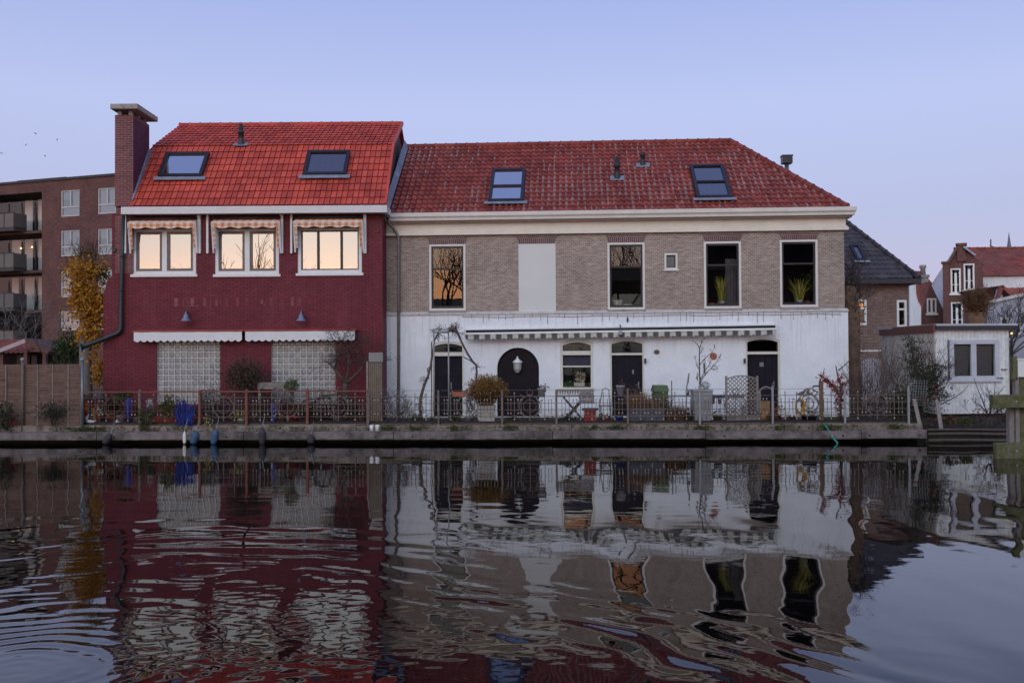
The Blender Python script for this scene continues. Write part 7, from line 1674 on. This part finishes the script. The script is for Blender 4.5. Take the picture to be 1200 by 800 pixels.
t = thing('bare_shrub', 'bare arching stems with dead leaves in front of the cabin window', 'shrub', (at(1158, 490, 27.6).x, 27.6, .42)); Yf = 27.6; H = lambda px, py: Vector(((px-1158)*sz(Yf), 0, at(px, py, Yf).z-.42)); mb = MB()
for pts in (((1158, 487), (1152, 470), (1146, 455), (1142, 443)), ((1160, 488), (1163, 472), (1170, 462), (1178, 452)), ((1160, 488), (1175, 478), (1182, 470)), ((1102, 474), (1118, 466), (1130, 458), (1136, 450)), ((1158, 488), (1165, 468), (1167, 448)), ((1159, 487), (1150, 476), (1140, 470))): q = [H(*p) for p in pts]; mb.tube(q, [.018-.012*i/(len(q)-1) for i in range(len(q))], 5)
for k in range(14): twig_tree(mb, H(R.uniform(1145, 1180), R.uniform(476, 490)), (R.gauss(0,.8), R.gauss(0,.3), .5), .3, .008, 3)
mb.build('stems', BARKD, t); put(t, 'dead_leaves', leafy(170, H(1163, 484), (.55, .2, .15), .06, 13), rm('crimson_brown', (.12, .035, .03), (.2, .06, .04)))
t = thing('pollard_tree', 'pollarded tree head with dense golden brown shoots above the cabin roof', 'tree', (at(1144, 400, 38).x, 38, .44)); Yf = 38; H = lambda px, py, y=0: Vector(((px-1144)*sz(Yf), y, at(px, py, Yf).z-.44)); mb = MB(); mb.tube([(0,0,0), H(1144, 400), H(1144, 378), H(1144, 366)], [.36, .33, .36, .34], 10); mb.build('trunk', pm('pollard_bark', (.17, .095, .055), .35, 7, .9, .8), t); mb = MB()
for k in range(170): twig_tree(mb, H(1144+R.uniform(-8, 8), R.uniform(356, 374), R.uniform(-.3, .3)), (R.gauss(0, .55), R.gauss(0, .5), .9), .36, .014, 2, 0, .5, .15, .006)
mb.build('shoots', pm('golden_shoot', (.15, .075, .035), .3), t); put(t, 'dead_leaves', leafy(700, H(1144, 360), (.42, .36, .36), .10, 25, hollow=.2, lump=.5), rm('tan_leaves', (.13, .065, .03), (.22, .115, .05), (.09, .05, .03)))
for px, y, h_, lab in ((1185, 42, 3.6, 'bare tree with fine branches in front of the whitewashed house'), (1168, 44, 2.6, 'smaller bare tree beside the pollarded head')):
    p = at(px, 400, y); t = thing('bare_tree', lab, 'tree', (p.x, y, .44)); mb = MB(); mb.tube([(0,0,0), (0,0,2.2)], [.12, .08], 7); mb.build('trunk', BARKD, t); mb = MB()
    for k in range(7): twig_tree(mb, (0, 0, 1.8+R.random()*.4), (R.gauss(0, .6), R.gauss(0, .5), 1), h_*.30, .035, 4, 0, .6, .12, .008, (2, 3), .14)
    mb.build('branches', BARKD, t)
# mooring timbers at the right edge
Ym = 22.6; Hm = lambda px, py: Vector((at(px, py, Ym).x, Ym, at(px, py, Ym).z)); p = Hm(1191, 536); t = thing('mooring_post', 'mossy timber mooring frame with white capped post at the right edge', 'mooring', (p.x, Ym, 0)); q = lambda px, py: (at(px, py, Ym).x-p.x, at(px, py, Ym).z)
for k, (px0, px1, y) in enumerate(((1184, 1190, .05), (1190.5, 1195, .0), (1195.5, 1206, .06))): x0, x1 = q(px0, 480)[0], q(px1, 480)[0]; mb = MB(); mb.box(x0, x1, y, y+.16, -.6, q(1190, 442)[1] if k else q(1190, 470)[1]); mb.build('pile', WOODG if k < 2 else MOSSC, t, bevel=.01)
for (px0, px1, y0, y1) in ((1159, 1222, 462, 477.3), (1162.5, 1222, 518, 536.5)): x0, x1 = q(px0, 470)[0], q(px1, 470)[0]; mb = MB(); mb.box(x0, x1, -.19, -.005, q(1190, y1)[1], q(1190, y0)[1]); o = mb.build('beam', MOSSC, t, bevel=.015); mb = MB(); mb.tube([(q(1186, 470)[0], -.20, (q(1190, y0)[1]+q(1190, y1)[1])/2), (q(1186, 470)[0], -.18, (q(1190, y0)[1]+q(1190, y1)[1])/2)], .022, 8); mb.build('bolt', GALV, o)
x0, x1 = q(1192.5, 430)[0], q(1212, 430)[0]; mb = MB(); mb.box(x0, x1, -.02, .26, q(1190, 441.5)[1], q(1190, 422)[1]); mb.box(x0-.015, x1+.015, -.035, .275, q(1190, 422)[1], q(1190, 420)[1]); mb.build('white_cap', WHITEC, t, bevel=.008)
x0, x1 = q(1187, 430)[0], q(1192, 430)[0]; mb = MB(); mb.box(x0, x1, .0, .14, q(1190, 445)[1], q(1190, 417)[1]); mb.build('short_post', MOSSC, t)
# ------------------------------------------------------------------ more of the crowded terrace
mb = MB(); nx_ = 240
vs = []
for i in range(nx_+1):
    u_ = QL + (QEND-QL)*i/nx_
    for j, v in enumerate((.18, .5, 1.1, 1.55)): vs.append((u_, v + (.12*noise.noise(Vector((u_*.9, j, 0))) if j == 3 else 0), ZT + .006 + (.05 + .05*noise.noise(Vector((u_*2, v*3, 1))) if j in (1, 2) else 0)))
mb.add(vs, [(i*4+j, (i+1)*4+j, (i+1)*4+j+1, i*4+j+1) for i in range(nx_) for j in range(3)], smooth=True)
tag(mb.build('soil', DARKEARTH, loc=Q.o, rz=-Q.th, fix=False), kind='structure')
mb = MB(); mb.box(QL, QEND, .19, .215, ZT+.004, ZT+.085); tag(mb.build('kerb_board', pm('dark_board', (.012, .009, .009), .3), loc=Q.o, rz=-Q.th), kind='structure')
def plant(name, lab, px, Y, y_top, wpx, kind, mat, n=260, pot=None, seed=1):
    b = spot(px, Y); s_ = sz(Y); h = atq(px, y_top, Y).z-DECK; w_ = wpx*s_/2; t = thing(name, lab, 'plant', b); z0 = 0
    if pot: 
        z0 = h*.34; mb = MB(); r = min(.2, w_*.6); mb.lathe([(r*.75, 0), (r, z0*.88), (r*1.07, z0*.9), (r*1.07, z0), (r*.92, z0)], n=14); mb.build('pot', pot, t)
    mb = MB()
    if kind == 'leaf':
        put(t, 'foliage', leafy(n, (0, 0, (z0+h)/2), (w_, w_*.6, (h-z0)/2*1.05), .075, seed, hollow=.15, lump=.5), mat)
        for k in range(6): twig_tree(mb, (0, 0, z0*.8), (R.gauss(0, .5), R.gauss(0,.3), 1), (h-z0)*.5, .012, 2)
        mb.build('stems', BARKD, t)
    elif kind == 'twig':
        for k in range(9): twig_tree(mb, (R.gauss(0, w_*.25), 0, z0*.8), (R.gauss(0, .45), R.gauss(0, .3), 1), (h-z0)*.48, .013, 3)
        mb.build('stems', BARKD, t); put(t, 'leaves', leafy(n//3, (0, 0, (z0+h)/2), (w_, w_*.5, (h-z0)/2), .055, seed), mat)
    else:
        blades(mb, (0, 0, z0*.9), n//2, h-z0, w_, .03, 0, .4, .08); put(t, 'blades', mb, mat)
    return t
plant('leafy_shrub', 'dark shrub filling the corner behind the first rusty post', 120, 28.6, 463, 22, 'leaf', L_DARK, 320, None, 3)
plant('leafy_shrub', 'brown withered shrub between the cobalt vase and second railing post', 160, 28.4, 474, 14, 'twig', L_BROWN, 200, GREYPOT, 4)
plant('potted_plant', 'purple grey leafy plant in a pot right of the second railing post', 176, 27.95, 476, 12, 'leaf', rm('purple_leaves', (.05, .035, .06), (.11, .08, .12)), 180, GREYPOT, 5)
plant('leafy_shrub', 'dusky shrub against the red wall left of the rosette of the third railing bay', 245, 28.5, 462, 18, 'leaf', L_DARK, 300, None, 6)
plant('leafy_shrub', 'low dark purple shrub behind the rosette of the third railing bay', 262, 28.4, 466, 22, 'leaf', rm('plum_leaves', (.03, .02, .03), (.07, .045, .06)), 320, None, 7)
plant('twiggy_shrub', 'twiggy brown shrub right of the white pot with yellow-green leaves', 294, 28.4, 464, 12, 'twig', L_BROWN, 160, None, 8)
plant('leafy_shrub', 'dark shrub behind the blue and white vase', 312, 28.6, 462, 24, 'leaf', L_DARK, 360, None, 9)
plant('twiggy_shrub', 'dry twiggy shrub left of the topiary ball under the garden box', 331, 28.3, 464, 14, 'twig', L_BROWN, 160, TERRA, 10)
plant('leafy_shrub', 'dark low shrub behind the last rosette before the slat screen', 412, 28.5, 470, 26, 'leaf', L_DARK, 360, None, 11)
plant('grass_tuft', 'grey dry grass tuft left of the slat screen', 424, 28.0, 474, 12, 'blade', L_BROWN, 160, None, 12)
plant('twiggy_shrub', 'spiky twig bush right of the white tubs', 472, 27.95, 470, 22, 'twig', L_BROWN, 240, None, 13)
plant('leafy_shrub', 'small green plant at the foot of the vine frame', 533, 28.2, 486, 12, 'leaf', L_OLIVE, 120, None, 14)
plant('leafy_shrub', 'low green weeds in front of the arched door', 600, 28.0, 489, 20, 'leaf', L_OLIVE, 150, None, 15)
plant('leafy_shrub', 'dark green plant under the folding table', 664, 28.0, 487, 18, 'leaf', L_DARK, 160, None, 16)
plant('twiggy_shrub', 'dead twiggy bush behind the right end of the trough', 776, 28.3, 462, 16, 'twig', L_BROWN, 200, None, 17)
plant('leafy_shrub', 'dark low bush between the dead stems and the tall planter', 804, 28.1, 481, 18, 'leaf', L_DARK, 220, None, 18)
plant('leafy_shrub', 'low plant between the wooden rack and the reddish pot', 904, 28.0, 484, 12, 'leaf', L_OLIVE, 120, None, 19)
plant('leafy_shrub', 'straw coloured low plant left of the yellow hose', 928, 28.0, 488, 14, 'leaf', L_BROWN, 120, None, 20)
plant('leafy_shrub', 'dark brown bush behind the rosette of the last railing bay', 1016, 28.6, 466, 40, 'twig', L_BROWN, 420, None, 21)
plant('leafy_shrub', 'dark evergreen bush at the right end of the last railing bay', 1050, 28.4, 458, 26, 'leaf', L_DARK, 420, None, 22)
t = thing('garden_chair', 'folded dark blue grey chair behind the third railing bay', 'chair', spot(241, 28.9)); mb = MB(); mb.box(-.2, .2, -.02, .03, .42, .47); mb.build('seat', TROUGH, t)
for k in range(4): mb = MB() if k == 0 else mb; mb.box(-.2+k*.105, -.12+k*.105, .19, .21, .5, .95)
mb.build('backrest', TROUGH, t)
for x in (-.2, .2): mb = MB(); mb.bar((x, -.15, 0), (x, .2, .95), .03); mb.bar((x, .22, 0), (x, -.02, .46), .03); mb.build('leg', TROUGH, t)
t = thing('bicycle', 'dark bicycle parked behind the last bay of the rusty railing', 'bicycle', spot(385, 28.6)); mb = MB()
for x in (-.52, .52):
    mb = MB(); mb.tube([(x+.33*math.cos(2*PI*i/26), 0, .35+.33*math.sin(2*PI*i/26)) for i in range(27)], .02, 6); w_ = mb.build('wheel', DARKMETAL, t); mb = MB()
    for k in range(10): a = PI*k/5; mb.tube([(x, 0, .35), (x+.32*math.cos(a), 0, .35+.32*math.sin(a))], .003, 3)
    mb.build('spokes', GALV, w_)
mb = MB()
for p, q in (((-.52, .35), (-.2, .85)), ((-.52, .35), (-.02, .32)), ((-.02, .32), (-.2, .85)), ((-.02, .32), (.38, .85)), ((-.18, .78), (.38, .8)), ((.52, .35), (.38, .95))): mb.tube([(p[0], 0, p[1]), (q[0], 0, q[1])], .018, 6)
mb.build('frame', DARKMETAL, t); mb = MB(); mb.lathe([(.02, 0), (.09, .03), (.07, .06)], (-.2, 0, .88), 10, sx=1.5); mb.build('saddle', DARKMETAL, t); mb = MB(); mb.tube([(.30, -.25, 1.0), (.38, -.1, 1.0), (.38, .1, 1.0), (.30, .25, 1.0)], .014, 6); mb.build('handlebar', GREYMETAL, t)

plant('leafy_shrub', 'low weeds on the bank below the left end of the cabin window', 1112, 27.75, 488, 22, 'leaf', L_BROWN, 200, None, 31)
plant('leafy_shrub', 'olive weeds on the bank under the middle of the cabin', 1132, 27.75, 490, 20, 'leaf', L_OLIVE, 160, None, 32)
plant('twiggy_shrub', 'dry twigs on the bank by the right corner of the cabin', 1176, 27.6, 474, 18, 'twig', L_BROWN, 160, None, 33)
plant('twiggy_shrub', 'bare bush between the white gate and the ivy trunk', 1012, 29.6, 440, 22, 'twig', L_BROWN, 200, None, 34)
plant('leafy_shrub', 'green shrub at the foot of the cream cabin side', 1056, 29.4, 452, 24, 'leaf', L_OLIVE, 380, None, 35)
plant('leafy_shrub', 'dense dark bush behind the rosette of the first railing bay', 134, 29.0, 459, 26, 'leaf', L_DARK, 380, None, 36)
plant('potted_plant', 'bronze leaved pot plant right of the loose blue netting', 231, 28.3, 474, 12, 'leaf', L_BROWN, 160, TERRA, 37)
plant('leafy_shrub', 'dark foliage under the curved driftwood', 362, 28.4, 478, 20, 'leaf', L_DARK, 260, None, 38)
plant('grass_tuft', 'small grass tuft at the foot of the slim drainpipe', 487, 28.1, 482, 16, 'blade', L_OLIVE, 120, None, 39)
mb = MB()
for k in range(700):
    u_ = QEND + R.uniform(.05, 2.6); v = R.uniform(.15, 1.1); mb.leaf((u_, v, .40 + .12*min(1, v)), R.uniform(.03, .09), 0, None, Vector((R.gauss(0,1), R.gauss(0,1), .6)), .5)
tag(mb.build('bank_litter', rm('bank_litter', (.06, .04, .03), (.13, .085, .06), (.05, .055, .025)), loc=Q.o, rz=-Q.th, fix=False), kind='stuff')

mb = MB()
for k in range(5200):
    u_ = R.uniform(QL*.62, QEND-.05); v = .25 + 1.1*R.random()**1.3; d_ = noise.noise(Vector((u_*.9, v*1.2, 4))) + .25
    if R.random() > .35 + d_: continue
    h = R.uniform(.04, .10) + max(0, d_)*.16*R.random()
    if R.random() < .45: blades(mb, (u_, v, ZT+.02), 2, h*1.3, .07, .012, 0, .5, .03)
    else: mb.leaf((u_, v, ZT + .03 + h*R.random()), R.uniform(.04, .08), 0, None, Vector((R.gauss(0,1), R.gauss(0,1), .5)), .6)
tag(mb.build('ground_cover', rm('low_brown_cover', (.05, .032, .022), (.11, .07, .045), (.05, .06, .022)), loc=Q.o, rz=-Q.th, fix=False), kind='stuff')
